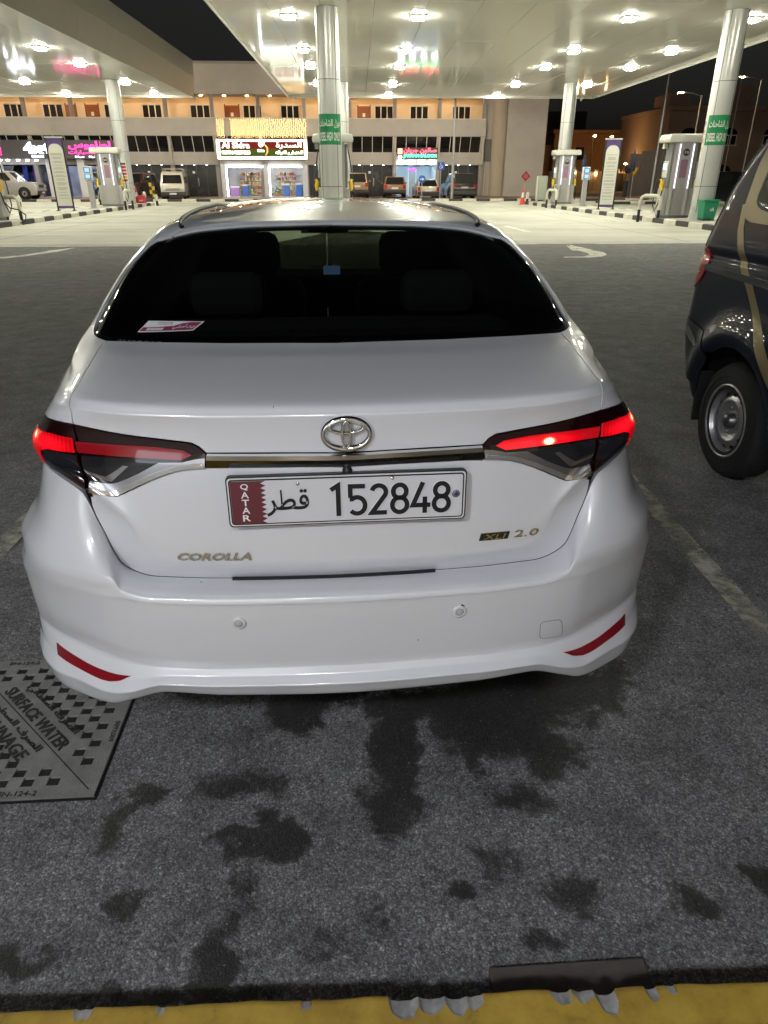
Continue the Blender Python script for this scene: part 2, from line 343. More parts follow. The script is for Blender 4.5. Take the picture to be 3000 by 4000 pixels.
for x0 in (-21.5,-18.6,-14.2,-11.5,-9.2): marking('lane_dash', [[(x0,47.5),(x0+2.2,47.5),(x0+2.2,47.75),(x0,47.75)]], PAINT, .009)
for x0 in (9.2, 11.3): marking('lane_dash', [[(x0,47.4),(x0+1.2,47.4),(x0+1.2,47.65),(x0,47.65)]], PAINT, .009)
for x0 in (-10.6, 10.6, 1.9, -1.9): marking('lane_line', [[(x0,28),(x0+.10,28),(x0+.10,44),(x0,44)]], worn_paint('lane_paint%g' % x0, (.60,.58,.5), .55, 2.), .009)
marking('parking_line', [[(1.47,1.2),(1.57,1.2),(1.66,4.3),(1.56,4.3)]], PAINT2)
marking('parking_line', [[(-1.66,1.2),(-1.56,1.2),(-1.50,4.1),(-1.60,4.1)]], PAINT2)
# far pavement and its black and white kerb
KW = mat('kerb_white_paint', (.62,.60,.52), .7, vary=.14, vscale=5.); KB = mat('kerb_black_paint', (.045,.042,.040), .7, vary=.25, vscale=5.)
TILE = concrete('far_pavement_tiles', (.24,.17,.135), 1.2, False)
struct(MB().box(-60,60,54.12,64.2,-.3,.10).build('far_pavement', TILE))
def kerbstone_mesh(lx, w=.16, h=.17, name='kerbstone'):
    q = MB(); q.bbox(0, lx-.012, 0, w, -.06, h, .025); o = q.build(name, KW); me = o.data; bpy.data.objects.remove(o)
    b = me.copy(); b.materials.clear(); b.materials.append(KB)
    return me, b
mw, mb_ = kerbstone_mesh(1.0)
fk = struct(bpy.data.objects.new('far_kerb', None)); COL.objects.link(fk)
for i in range(58):
    x = -34+i
    o = mesh_obj('kerbstone', (mw if i % 2 else mb_), None, fk, (x, 53.94, -.005))
# near kerb under the photographer: yellow paint, chipped concrete edge
def near_kerb():
    m = worn = None
    YEL, nt, b = nodes_of('yellow_kerb_paint'); lk = nt.links.new
    tc = N_(nt, 'ShaderNodeTexCoord'); n = N_(nt, 'ShaderNodeTexNoise', Scale=16.0, Detail=8.0, Roughness=.7); lk(tc.outputs['Object'], n.inputs['Vector'])
    n2 = N_(nt, 'ShaderNodeTexNoise', Scale=4.5, Detail=5.0, Roughness=.6); lk(tc.outputs['Object'], n2.inputs['Vector'])
    r = ramp(nt, n.outputs['Fac'], [(.26,(.16,.10,.018)),(.42,(.36,.235,.03)),(.62,(.44,.30,.045)),(.85,(.38,.29,.09))]); r2 = ramp(nt, n2.outputs['Fac'], [(.3,(.62,.56,.5)),(.6,(1,1,1))])
    lk(mixc(nt, 1., r.outputs[0], r2.outputs[0], 'MULTIPLY'), b.inputs['Base Color']); b.inputs['Roughness'].default_value = .62
    bp = N_(nt, 'ShaderNodeBump', Strength=.5, Distance=.003); lk(n.outputs['Fac'], bp.inputs['Height']); lk(bp.outputs[0], b.inputs['Normal'])
    CON = concrete('broken_concrete', (.34,.335,.33), 22., False, .55, 1.25)
    rnd = random.Random(3); H = .12
    def chip(x):
        d = 0
        for c, w, k in ((-.515,.018,.008),(-.10,.010,.007),(-.37,.008,.004),(.085,.030,.020),(.135,.028,.016),(.185,.024,.017),(.215,.022,.012),(.385,.020,.012),(.425,.018,.010),(.47,.022,.022),(.56,.012,.012),(.44,.012,.006),(.60,.01,.006)):
            t = abs(x-c)/w
            if t < 1: d = max(d, k*(1-t*t)**.6)
        return d
    V = []; F_ = []; mi = []
    xs = np.arange(-3.2, 3.2001, .003)
    for i, x in enumerate(xs):
        y = .772 - .024*x + .0012*math.sin(x*23)+.0008*math.sin(x*61+1)
        d = chip(x); j = .0011*math.sin(x*150+2*math.sin(x*61))+.0007*math.sin(x*333) if d > 0 else rnd.uniform(-.0003,.0003)
        d2 = max(0, d+j*1.0)
        V += [(x, .12, H), (x, y-.05, H), (x, y-.011-d2*1.7, H), (x, y-.005-d2*1.65, H-.0012-d2*.16), (x, y-.0005-d2*.25, H-.004-d2*.50), (x, y+.004, H-.05), (x, y+.008, -.02)]
        if i:
            a = (i-1)*7; b_ = i*7
            for k in range(6):
                F_.append((a+k, b_+k, b_+k+1, a+k+1)); mi.append(1 if (k in (2, 3) and d2 > .0022) else 0)
    me = bpy.data.meshes.new('yellow_kerb'); me.from_pydata(V, [], F_); me.materials.append(YEL); me.materials.append(CON)
    me.polygons.foreach_set('material_index', mi); me.update()
    bm = bmesh.new(); bm.from_mesh(me); bmesh.ops.recalc_face_normals(bm, faces=bm.faces)
    bm.faces.ensure_lookup_table()
    if bm.faces[0].normal.z < 0: bmesh.ops.reverse_faces(bm, faces=bm.faces)
    bm.to_mesh(me); bm.free()
    struct(mesh_obj('kerb', me, None))
near_kerb()
struct(MB().box(-30,30,-4.6,.13,-.2,.1195).build('pavement', concrete('pavement_concrete', (.26,.25,.23), .8, False)))
# ---------------------------------------------------------------- filling station canopies
CEIL = mat('canopy_ceiling_panel', (.80,.80,.74), .07, 0, 0, .08, spec=.16)
FASC = mat('canopy_fascia_panel', (.50,.48,.43), .38, vary=.05, vscale=.5)
CLAD = mat('column_cladding', (.62,.62,.61), .30, .35)
SEAMD = mat('joint_dark', (.06,.06,.06), .7)
LENS = glow('canopy_lamp_lens', (1.0,.985,.80), 400.)
HOUS = mat('lamp_housing', (.55,.55,.53), .4)
ZC = 6.35
def canopy(name, label, cx, cy, rz, x0, x1, y0, y1, fas=1.95, nx=12, ny=5):
    t = thing(name, label, 'canopy', (cx, cy, 0), rz)
    # ceiling panels, each a sheet of its own with open joints
    w = (x1-x0)/nx; d = (y1-y0)/ny; rnd = random.Random(cx)
    q = MB(); q.bbox(.006, w-.006, .006, d-.006, -.0, .03, .006); o = q.build('ceiling_panel', CEIL); me = o.data; bpy.data.objects.remove(o)
    for i in range(nx):
        for j in range(ny):
            p = mesh_obj('ceiling_panel', me, None, t, (x0+i*w, y0+j*d, ZC)); p.rotation_euler = (R(rnd.uniform(-.05,.05)), R(rnd.uniform(-.09,.09)), 0)
    MB().box(x0+.05, x1-.05, y0+.05, y1-.05, ZC+.05, ZC+fas-.1).build('roof_deck', SEAMD, t)
    # fascia: two courses of panels round the edge
    def course(ax, a0, a1, pos, sgn, n):
        l = (a1-a0)/n
        for k in range(n):
            for (z0, z1, out0, out1) in ((ZC-.10, ZC+fas*.52, .0, .16), (ZC+fas*.52, ZC+fas, .16, .16)):
                q = MB(); A = a0+k*l+.006; B = a0+(k+1)*l-.006; s = sgn
                P = [(pos, z0), (pos+s*(out0+.02), z0), (pos+s*(out1+.02), z1-.008), (pos+s*(out1-.02), z1-.008), (pos-s*.02, z0+.05)]
                P = P[:4] + [(pos, z0+.04)]
                q.prism(P, A, B, 'y' if ax == 'y' else 'x'); q.build('fascia_panel', FASC, t)
    ny2 = 10
    course('y', y0, y1, x0, -1, ny2); course('y', y0, y1, x1, 1, ny2)
    course('x', x0, x1, y0, -1, 7); course('x', x0, x1, y1, 1, 7)
    # thin bright edge trim under the fascia
    for (a, b, c, d_) in ((x0-.03, x0+.03, y0, y1), (x1-.03, x1+.03, y0, y1), (x0, x1, y0-.03, y0+.03), (x0, x1, y1-.03, y1+.03)):
        MB().box(a, b, c, d_, ZC-.125, ZC-.101).build('edge_trim', mat('edge_trim_white', (.72,.72,.68), .3), t)
    return t
def column(t, x, y, r=.385, z0=.15, label=None):
    """round column in clad shells with open joints"""
    c = bpy.data.objects.new('column', None); COL.objects.link(c); c.parent = t; c.location = (x, y, 0)
    if label: c['label'] = label
    zs = [z0, 1.25, 2.85, 4.4, ZC]
    for a, b in zip(zs, zs[1:]):
        MB().cyl((0,0), r, a+.008, b-.008, 40, cap=False).build('cladding_shell', CLAD, c)
    MB().cyl((0,0), r-.012, z0-.1, ZC, 32, cap=False).build('column_core', SEAMD, c)
    for a in (0, 90, 180, 270):
        u = (math.cos(R(a-50))*r, math.sin(R(a-50))*r)
        MB().box(u[0]-.006, u[0]+.006, u[1]-.006, u[1]+.006, z0, ZC-.01).build('vertical_joint', SEAMD, c)
    MB().cyl((0,0), r+.05, z0-.15, z0+.04, 32, r1=r+.03).build('column_foot', mat('foot_concrete', (.3,.3,.29), .8), c)
    return c
def ceiling_light(x, y, label, group, cx, cy, rz):
    p = Matrix.Rotation(rz, 2) @ Vector((x, y))
    t = thing('ceiling_light', label, 'ceiling light', (cx+p.x, cy+p.y, ZC), rz, group)
    MB().bbox(-.27, .27, -.27, .27, -.045, -.002, .012).build('housing', HOUS, t)
    MB().bbox(-.19, .19, -.19, .19, -.115, -.046, .02).build('lens', LENS, t)
    for s in (-1, 1): MB().box(s*.215-.018, s*.215+.018, -.20, .20, -.058, -.044).build('cooling_fin', HOUS, t)
    return t
RC = dict(cx=6.65, cy=39.0, rz=R(-1.5))
rcan = canopy('station_canopy', 'long white fuel station canopy with glossy ceiling over the middle and right pumps', RC['cx'], RC['cy'], RC['rz'], -10.05, 10.05, -20.3, 13.1)
LC = dict(cx=-19.65, cy=39.0, rz=R(-1.5))
lcan = canopy('station_canopy', 'fuel station canopy with tall beige fascia on the left side of the forecourt', LC['cx'], LC['cy'], LC['rz'], -10.05, 10.05, -20.3, 14.0)
cols = {}
for (k, t, x, y, lb) in (('mid', rcan, -6.52, -12.7, 'thick silver column with green diesel sign rising behind the saloon car roof'), ('mid_far', rcan, -6.45, 6.2, 'silver column half hidden behind the front middle column'), ('right', rcan, 6.68, -12.7, 'silver column with green sign and green bin at its foot'), ('right_far', rcan, 6.62, 6.2, 'silver column behind the far right pump'), ('left', lcan, 7.25, 6.3, 'silver column with red and yellow notices beside the left pump'), ('left_near', lcan, 7.2, -12.7, None)):
    cols[k] = column(t, x, y, .375, label=lb)
lane = ['just left of the middle column', 'right of the middle column', 'left of the right pumps', 'beyond the right pumps']
rown = ['row above the picture', 'nearest row', 'second row', 'third row', 'fourth row', 'far edge row']
for i, x in enumerate((-7.8, -3.52, 3.55, 7.72)):
    for j, y in enumerate((-18.3, -11.6, -5.0, -.2, 6.8, 12.75)):
        if j == 5 and i in (0, 3): continue
        ceiling_light(x, y, 'ceiling light %s, %s' % (lane[i], rown[j]), 'canopy ceiling lights', **RC)
for i, x in enumerate((7.75, 2.2, -3.5)):
    for j, y in enumerate((-18.3, -11.6, -4.4, .1, 7.1, 13.2)):
        ceiling_light(x, y, 'ceiling light of the left canopy, %s, %s' % (('near its right edge', 'along its middle', 'on its far side')[i], rown[j]), 'left canopy ceiling lights', **LC)
# signs stuck on the columns
GREEN = mat('sign_green', (.015,.22,.085), .42)
SWHITE = mat('sign_white', (.72,.72,.70), .5)
def curved_sign(c, r, a0, a1, z0, z1, m, name, rr=.002):
    n = 14; V = []
    for i in range(n+1):
        a = R(a0+(a1-a0)*i/n)
        for z in (z0, z1): V.append(((r+rr)*math.cos(a), (r+rr)*math.sin(a), z))
    q = MB(); q.add(V, [(2*i, 2*i+2, 2*i+3, 2*i+1) for i in range(n)], True)
    return q.build(name, m, c)
def curved_text(c, r, amid, z, txt, w, h, m, name='sign_lettering', rr=.005, bold=.0):
    V, Fc = text_mesh(txt, w, h, .004, bold, 2)
    keep = [f for f in Fc if all(V[i][1] < 0 for i in f)]
    P = [((r+rr)*math.cos(R(amid)+p[0]/r), (r+rr)*math.sin(R(amid)+p[0]/r), z+p[2]) for p in V]
    me = bpy.data.meshes.new(name); me.from_pydata(P, [], keep); me.update()
    return mesh_obj(name, me, m, c)
for k, am in (('mid', -91), ('right', -93)):
    c = cols[k]
    s = curved_sign(c, .375, am-72, am+72, 2.52, 3.42, GREEN, 'diesel_sign')
    curved_text(c, .375, am, 3.13, arabic('ديزل الشاحنات'), .80, .26, SWHITE, bold=.02)
    curved_text(c, .375, am, 2.76, 'DIESEL HGV ONLY', .80, .26, SWHITE, bold=.025)
    curved_sign(c, .375, am-100, am-82, 2.1, 3.3, SWHITE, 'notice_strip', .002)
    for i, (col_) in enumerate((mat('notice_blue', (.03,.03,.25), .5), mat('notice_orange', (.55,.13,.01), .5), mat('notice_orange', (.55,.13,.01), .5), mat('notice_yellow', (.60,.38,.02), .5))):
        curved_sign(c, .375, am-97, am-86, 3.12-.26*i, 3.25-.26*i, col_, 'notice', .005)
c = cols['left']
for i, col_ in enumerate(((.05,.05,.05), (.40,.02,.03), (.45,.02,.03), (.5,.03,.03), (.55,.42,.02), (.40,.02,.03))):
    curved_sign(c, .375, -100, -62, 2.18-.17*i, 2.30-.17*i, mat('notice_l%d' % i, col_, .5), 'notice', .003)
curved_sign(c, .375, -104, -58, 1.25, 2.36, SWHITE, 'notice_board', .0015)
# small cameras hanging from the canopy edges
def cctv(x, y, z, label):
    t = thing('security_camera', label, 'camera', (x, y, z))
    MB().cyl((0,0), .03, -.10, .0, 8).build('stalk', HOUS, t)
    MB().tube([(0,-.05,-.13),(.05,.30,-.20)], .06, 10).build('camera_body', mat('cctv_white', (.6,.6,.6), .4), t)
cctv(-2.72, 51.9, ZC, 'small white security camera at the far corner of the middle canopy')
cctv(-9.2, 52.6, ZC, 'small white security camera at the far corner of the left canopy')
cctv(16.2, 51.6, ZC, 'small dome camera under the far right edge of the canopy')
# ---------------------------------------------------------------- shop building across the forecourt
WALLM = mat('rendered_wall', (.42,.39,.355), .85, vary=.08, vscale=.7, bump=.1, bscale=30)
CREAM = mat('corridor_wall', (.66,.53,.36), .8, vary=.04, vscale=.8)
PIERM = mat('pier_grey', (.27,.25,.235), .8, vary=.08, vscale=.8)
DOORM = mat('wood_door', (.24,.075,.022), .45, vary=.12, vscale=3.)
FRAMEW = mat('window_frame_cream', (.62,.56,.46), .5)
DARKGL = mat('dark_window_glass', (.012,.012,.013), .06, 0, .4)
SHUT = mat('dark_shopfront', (.030,.029,.031), .25, vary=.2, vscale=1.)
bld = thing('shop_building', 'long three level shop building with lit upper corridor and dark slanted windows', 'building', (0, 64, 0))
def part(name, m, x0, x1, y0, y1, z0, z1, par=None, b=0):
    return boxo(name, m, x0, x1, y0, y1, z0, z1, par or bld, b)
PX_ = [12.05-3.64*k for k in range(14)]          # pier axes, right to left
XL, XR = PX_[-1]-.2, 12.25
part('parapet', WALLM, XL, XR, -.45, 3.2, 7.45, 9.58)
part('parapet_cap', PIERM, XL, XR, -.52, -.452, 9.46, 9.63)
part('corridor_wall', CREAM, XL, XR, 1.5, 1.9, 4.7, 7.449)
part('corridor_floor', PIERM, XL, XR, -.44, 1.499, 4.55, 4.7)
part('spandrel', WALLM, XL, XR, -.45, -.2, 4.58, 5.79)
part('spandrel_rail', FRAMEW, XL, XR, -.46, -.19, 5.791, 5.84)
part('shop_lintel', WALLM, XL, XR, -.18, .3, 2.48, 3.38)
part('mezzanine_back', SHUT, XL, XR, .9, 1.0, 2.4, 4.55)
part('rear_block', WALLM, XL, XR, 8.0, 8.4, 0, 9.4)
part('upper_slab', PIERM, XL, XR, 1.901, 8.0, 4.5, 4.7)
def lamp_disc(x, y, z, m, r=.07):
    MB().lathe([(0,0),(r,0),(r*1.25,.01),(r*1.25,.03)], (x,y,z), 'z', 10).build('downlight', m, bld)
WARM = glow('corridor_downlight', (1.0,.60,.28), 210.)
for k, x in enumerate(PX_):
    part('pier', PIERM, x-.13, x+.13, -.47, -.17, 5.845, 7.448)
    part('pier', PIERM, x-.16, x+.16, -.21, .32, .1, 2.479)
    part('pier_fin', WALLM, x-.11, x+.11, -.40, .1, 2.5, 4.57)
    if k < len(PX_)-1:
        for f in (.25, .75): lamp_disc(x-3.64*f, .55, 7.41, WARM)
def cwin(x0, x1, z1=6.86, z0=5.3):
    """three-light corridor window"""
    w = bpy.data.objects.new('window', None); COL.objects.link(w); w.parent = bld
    part('window_hood', FRAMEW, x0-.12, x1+.12, 1.38, 1.498, z1, z1+.09, w)
    n = 3; ww = (x1-x0)/n
    for i in range(n): part('pane', DARKGL, x0+i*ww+.045, x0+(i+1)*ww-.045, 1.465, 1.499, z0+.04, z1-.05, w)
    for i in range(n+1): part('mullion', FRAMEW, x0+i*ww-.04, x0+i*ww+.04, 1.44, 1.498, z0, z1-.002, w)
    part('window_head', FRAMEW, x0+.042, x1-.042, 1.45, 1.498, z1-.048, z1-.003, w)
def cdoor(x0, x1, note=True):
    d = part('door', DOORM, x0, x1, 1.45, 1.498, 4.71, 6.83)
    part('door_frame', mat('door_frame', (.16,.05,.015), .5), x0-.09, x0-.002, 1.43, 1.497, 4.71, 6.92, d); part('door_frame', MATS['door_frame'], x1+.002, x1+.09, 1.43, 1.497, 4.71, 6.92, d)
    part('transom', MATS['door_frame'], x0, x1, 1.43, 1.449, 6.62, 6.66, d)
    if note: part('door_notice', SWHITE, (x0+x1)/2-.12, (x0+x1)/2+.10, 1.435, 1.449, 6.05, 6.32, d)
kx = 65.4/64
fx_ = lambda u: (12.02+(u-1886)*.02028)*kx      # picture column to metres along the corridor wall
for a, b in ((10,88),(158,233),(392,467),(538,612),(723,799),(929,1001),(1077,1149),(1250,1322),(1450,1523),(1592,1664),(1763,1835)): cwin(fx_(a), fx_(b))
for a, b in ((247,281),(323,368),(860,911),(1384,1429)): cdoor(fx_(a), fx_(b))
# mezzanine windows: panes lean outwards at the head
def slant(x0, x1, m, name, par, y_=0.):
    return MB().add([(x0,.22+y_,3.42),(x1,.22+y_,3.42),(x1,-.30+y_,4.56),(x0,-.30+y_,4.56),(x0,.26+y_,3.42),(x1,.26+y_,3.42),(x1,-.26+y_,4.56),(x0,-.26+y_,4.56)],
                    [(0,1,2,3),(5,4,7,6),(0,4,5,1),(3,2,6,7),(0,3,7,4),(1,5,6,2)]).build(name, m, par)
for k in range(13):
    x1, x0 = PX_[k]-.13, PX_[k+1]+.13
    w = bpy.data.objects.new('mezzanine_window', None); COL.objects.link(w); w.parent = bld
    ww = (x1-x0)/4
    for i in range(4): slant(x0+i*ww+.03, x0+(i+1)*ww-.03, DARKGL, 'pane', w)
    for i in range(5): slant(x0+i*ww-.029, x0+i*ww+.029, FRAMEW, 'mullion', w, -.02)
    part('window_sill', WALLM, x0, x1, -.16, .30, 3.381, 3.42, w)
# closed shop fronts: glass doors in dark frames
for k in (0, 2, 3, 6, 7):
    x1, x0 = PX_[k]-.165, PX_[k+1]+.165; ww = (x1-x0)/4
    f = bpy.data.objects.new('shop_front', None); COL.objects.link(f); f.parent = bld
    for i in range(4):
        part('door_pane', SHUT, x0+i*ww+.02, x0+(i+1)*ww-.02, .20, .24, .12, 2.42, f)
        part('stile', mat('stile_dark', (.06,.06,.062), .4), x0+i*ww-.019, x0+i*ww+.019, .17, .239, .1, 2.47, f)
    part('front_notice', SWHITE, x0+ww*1.6, x0+ww*1.6+.20, .185, .199, 1.85, 2.02, f)
    part('front_handle', mat('handle_steel', (.5,.5,.5), .3, 1.), x0+ww*2.1, x0+ww*2.1+.05, .15, .19, .9, 1.5, f)
    for i in range(3): lamp_disc(x0+ww*(.7+1.2*i), -.05, 2.46, glow('front_spot', (.95,.95,1.0), 22.), .05)
# right-hand end: open stair bay, round corner and plain gable
part('stair_panel', WALLM, 12.25, 13.0, .25, .6, 0, 9.5)
part('meter_box', mat('meter_grey', (.12,.12,.115), .6), 12.35, 12.95, .16, .249, 2.75, 4.4)
MB().cyl((13.55,.55), .75, 0, 9.58, 28).build('round_corner', mat('sand_render', (.40,.34,.27), .85, vary=.06, vscale=.8), bld)
part('gable_wall', WALLM, 14.05, 17.3, -.35, 8.0, 0, 9.58)
MB().tube([(12.35,-.25,.1),(12.35,-.25,2.5)], .05, 8).build('downpipe', mat('pipe_cream', (.55,.42,.30), .5), bld)

# ---------------------------------------------------------------- garage on the left
GBAND = mat('garage_sign_band', (.085,.083,.090), .5)
GWHITE = mat('garage_white', (.70,.72,.76), .6)
GBLUE = mat('garage_blue', (.02,.05,.42), .5)
PINK = glow('pink_letters', (1.0,.05,.28), 3.6)
WHITEL = glow('white_letters', (.90,.93,1.0), 4.)
gs = thing('garage_sign', 'dark sign band with pink and white lit letters over the open garage', 'sign', (-22.7, 62.95, 3.55), 0)
boxo('sign_panel', GBAND, -8.6, 5.35, 0, .55, -.66, .66, gs)
text_obj('sign_lettering', 'TAWOOS', PINK, gs, (-5.25, -.03, .18), width=3.05, height=.62, depth=.05, bold=.02)
text_obj('sign_lettering', 'SERVICE', PINK, gs, (-4.75, -.03, -.28), width=2.05, height=.28, depth=.05, bold=.015)
text_obj('sign_lettering', '4x4', WHITEL, gs, (-.95, -.03, .10), width=2.1, height=.82, depth=.05, bold=.05)
text_obj('sign_lettering', 'GARAGE', WHITEL, gs, (-1.0, -.03, -.50), width=.95, height=.17, depth=.05, bold=.02)
text_obj('sign_lettering', arabic('لطاووس'), PINK, gs, (3.15, -.03, .28), width=3.3, height=.60, depth=.05, bold=.03)
text_obj('sign_lettering', arabic('السيارات'), PINK, gs, (2.45, -.03, -.22), width=2.0, height=.34, depth=.05, bold=.02)
for x, w in ((2.25,.72), (3.25,.55), (4.2,.6)): text_obj('sign_lettering', arabic('صيانة'), WHITEL, gs, (x, -.03, -.53), width=w, height=.16, depth=.05, bold=.02)
TUBE = glow('shop_tube', (.80,.88,1.0), 60.)
gar = thing('garage_interior', 'bright white and blue vehicle workshop behind open bays', 'workshop', (-22.7, 64, .1))
boxo('back_wall', mat('garage_back', (.50,.52,.62), .7, vary=.25, vscale=1.4), -8.5, 5.2, 5.2, 5.3, 0, 2.9, gar)
boxo('floor_slab', mat('garage_floor', (.33,.31,.33), .5), -8.5, 5.2, .0, 5.2, -.05, .0, gar)
boxo('ceiling_slab', GWHITE, -8.5, 5.2, .35, 5.2, 2.72, 2.8, gar)
for x in (-4.6, -.35, 2.1, 4.25): boxo('bay_pillar', GWHITE, x-.28, x+.28, -.75, .1, 0, 2.78, gar)
for x in (-3.0, -2.2, .35): boxo('blue_post', GBLUE, x-.14, x+.14, .8, 1.1, 0, 2.7, gar)
for x in (-5.8,-2.4,-1.4,1.2,3.2): boxo('light_tube', TUBE, x-.6, x+.6, 2.0, 2.06, 2.64, 2.70, gar)
for i, x in enumerate((-4.0,-3.4,-2.6,-1.9,-1.2)): MB().lathe([(0,0),(.09,0),(.13,.05),(.13,.09)], (x,-1.02,2.62), 'z', 12).build('soffit_lamp', glow('soffit_lamp', (.9,.95,1.), 30.), gar)
rnd = random.Random(5)
for i in range(26):
    x = rnd.uniform(.6, 1.9) if i < 16 else rnd.uniform(2.5, 4.0); z = rnd.choice((.0,.55,1.1,1.6,2.05)); w = rnd.uniform(.08,.3); h = rnd.uniform(.1,.42)
    c = rnd.choice(((.05,.05,.06),(.45,.45,.5),(.04,.08,.3),(.4,.3,.04),(.2,.2,.25),(.55,.55,.6)))
    boxo('tool', mat('tool_%d' % (hash(c) % 997), c, .5), x-w, x+w, 4.2-rnd.uniform(0,.6), 5.0, z, z+h, gar)
boxo('wall_shelf', GWHITE, .5, 2.0, 4.6, 5.19, 2.10, 2.16, gar)
rack = thing('wheel_stand', 'white and black tyre machine standing inside the workshop bay', 'machine', (-21.2, 66.4, .1))
MB().bbox(-.28,.28,-.2,.2,.55,1.55,.05).build('cabinet', GWHITE, rack); MB().bbox(-.20,.20,-.22,-.2,.75,1.4,.005).build('grille', BLKP if False else mat('grille_dark', (.05,.05,.06), .5), rack)
for x in (-.22,.22): MB().tube([(x,0,.56),(x*1.3,0,.0)], .04, 6).build('leg', mat('grille_dark', (.05,.05,.06), .5), rack)

# ---------------------------------------------------------------- grocery
sg_ = thing('grocery_sign', 'lit shop sign reading Al Sidra in red and green with glowing white border', 'sign', (-6.0, 63.15, 3.60))
boxo('sign_box', mat('sign_box_white', (.7,.7,.68), .4), -3.62, 3.62, 0, .42, -.72, .70, sg_)
boxo('red_face', glow('sign_red_face', (.42,.045,.035), .55), -3.32, 3.32, -.02, -.002, .02, .52, sg_)
boxo('green_face', glow('sign_green_face', (.16,.22,.03), .55), -3.32, 3.32, -.018, -.002, -.50, .02, sg_)
BORD = glow('sign_border_tube', (1.0,.90,.72), 4.5)
for (a, b, c, d) in ((-3.6,3.6,.56,.70), (-3.6,3.6,-.72,-.55), (-3.62,-3.40,-.549,.559), (3.40,3.62,-.549,.559)): boxo('border_tube', BORD, a, b, -.06, -.003, c, d, sg_)
LW = glow('grocery_letters', (1.0,.80,.70), 3.6)
text_obj('sign_lettering', 'Al Sidra', LW, sg_, (-2.1, -.03, .28), width=2.25, height=.44, depth=.03, bold=.03)
text_obj('sign_lettering', arabic('السدرة'), LW, sg_, (2.15, -.03, .26), width=2.05, height=.50, depth=.03, bold=.03)
LG = glow('grocery_letters_small', (.92,1.0,.80), 5.)
text_obj('sign_lettering', 'FRUITS & VEGETABLES', LG, sg_, (-2.1, -.03, -.24), width=2.25, height=.26, depth=.03, bold=.03)
text_obj('sign_lettering', arabic('للخضار و الفواكه'), LG, sg_, (2.15, -.03, -.26), width=2.2, height=.32, depth=.03, bold=.03)
q = MB(); q.tube([(.25,-.05,-.45),(.42,-.05,-.2),(.42,-.05,.1),(.25,-.05,.3),(0,-.05,.35)], [.02,.05,.06,.05,.02], 8); q.build('sign_crescent', glow('sign_crescent', (1.,.35,.12), 3.), sg_)
q = MB(); q.lathe([(0,-.02),(.20,-.02),(.22,0)], (-.08,-.04,.36), 'y', 7); q.lathe([(0,-.02),(.13,-.02),(.14,0)], (.10,-.04,.46), 'y', 6); q.build('sign_leaf', LG, sg_)
text_obj('sign_lettering', 'Sidra', LG, sg_, (-.10, -.04, -.10), width=.55, height=.20, depth=.03, bold=.04)
# string-light curtain hung on the spandrel above the sign
lc_ = thing('light_curtain', 'curtain of tiny warm string lights hanging above the grocery sign', 'string lights', (-5.97, 63.42, 0))
rnd = random.Random(11); q = MB()
for i in range(46):
    x = -3.5+7.0*i/45
    if .55 < x+3.5 < .95: continue
    n = 19
    for j in range(n):
        z = 5.74-1.34*(j+rnd.random()*.8)/n; xx = x+rnd.uniform(-.05,.05); s = .0125
        q.add([(xx-s,0,z),(xx+s,0,z),(xx,-s,z),(xx,s,z),(xx,0,z+s*1.3),(xx,0,z-s*1.3)], [(0,2,4),(2,1,4),(1,3,4),(3,0,4),(2,0,5),(1,2,5),(3,1,5),(0,3,5)])
o = q.build('bulbs', glow('string_bulb', (1.0,.60,.20), 20.), lc_); o['kind'] = 'stuff'
for i in range(0, 66, 3): MB().box(-3.5+7.0*i/65-.004, -3.5+7.0*i/65+.004, .02, .03, 4.4, 5.76).build('light_string', mat('wire_dark', (.05,.04,.03), .6), lc_)
gro = thing('grocery_shop', 'brightly lit grocery shop with stocked shelves behind two glass bays', 'shop', (-6.0, 64, .1))
boxo('back_wall', GWHITE, -3.6, 3.6, 4.4, 4.5, 0, 2.9, gro); boxo('floor_slab', mat('shop_floor', (.5,.5,.48), .3), -3.6, 3.6, -.2, 4.4, -.02, .02, gro); boxo('ceiling_slab', GWHITE, -3.6, 3.6, .35, 4.4, 2.38, 2.46, gro)
for x in (-3.66, 3.56): boxo('side_wall', GWHITE, x, x+.1, .3, 4.5, 0, 2.9, gro)
for x in (-3.35, .14, 3.35): boxo('front_pillar', mat('front_pillar_white', (.60,.62,.68), .5), x-.20, x+.20, -.35, .05, 0, 2.45, gro)
LEDF = glow('front_frame_led', (.92,.95,1.0), 16.)
for x in (-3.10, .40): boxo('led_strip', LEDF, x-.05, x+.05, -.30, -.24, .05, 2.2, gro)
for a, b in ((-3.1,-.10),(.40,3.1)): boxo('led_strip', LEDF, a, b, -.30, -.24, 2.2, 2.30, gro)
for x in (-2.2,-.9,1.1,2.4): boxo('light_tube', glow('grocery_tube', (1.0,.96,.88), 55.), x-.5, x+.5, 1.4, 1.46, 2.30, 2.36, gro)
GOODS = [mat('goods_%d' % i, c, .6) for i, c in enumerate(((.70,.50,.10),(.75,.68,.45),(.60,.20,.06),(.65,.60,.55),(.55,.40,.08),(.10,.30,.10),(.70,.66,.30),(.45,.10,.10)))]
rnd = random.Random(21)
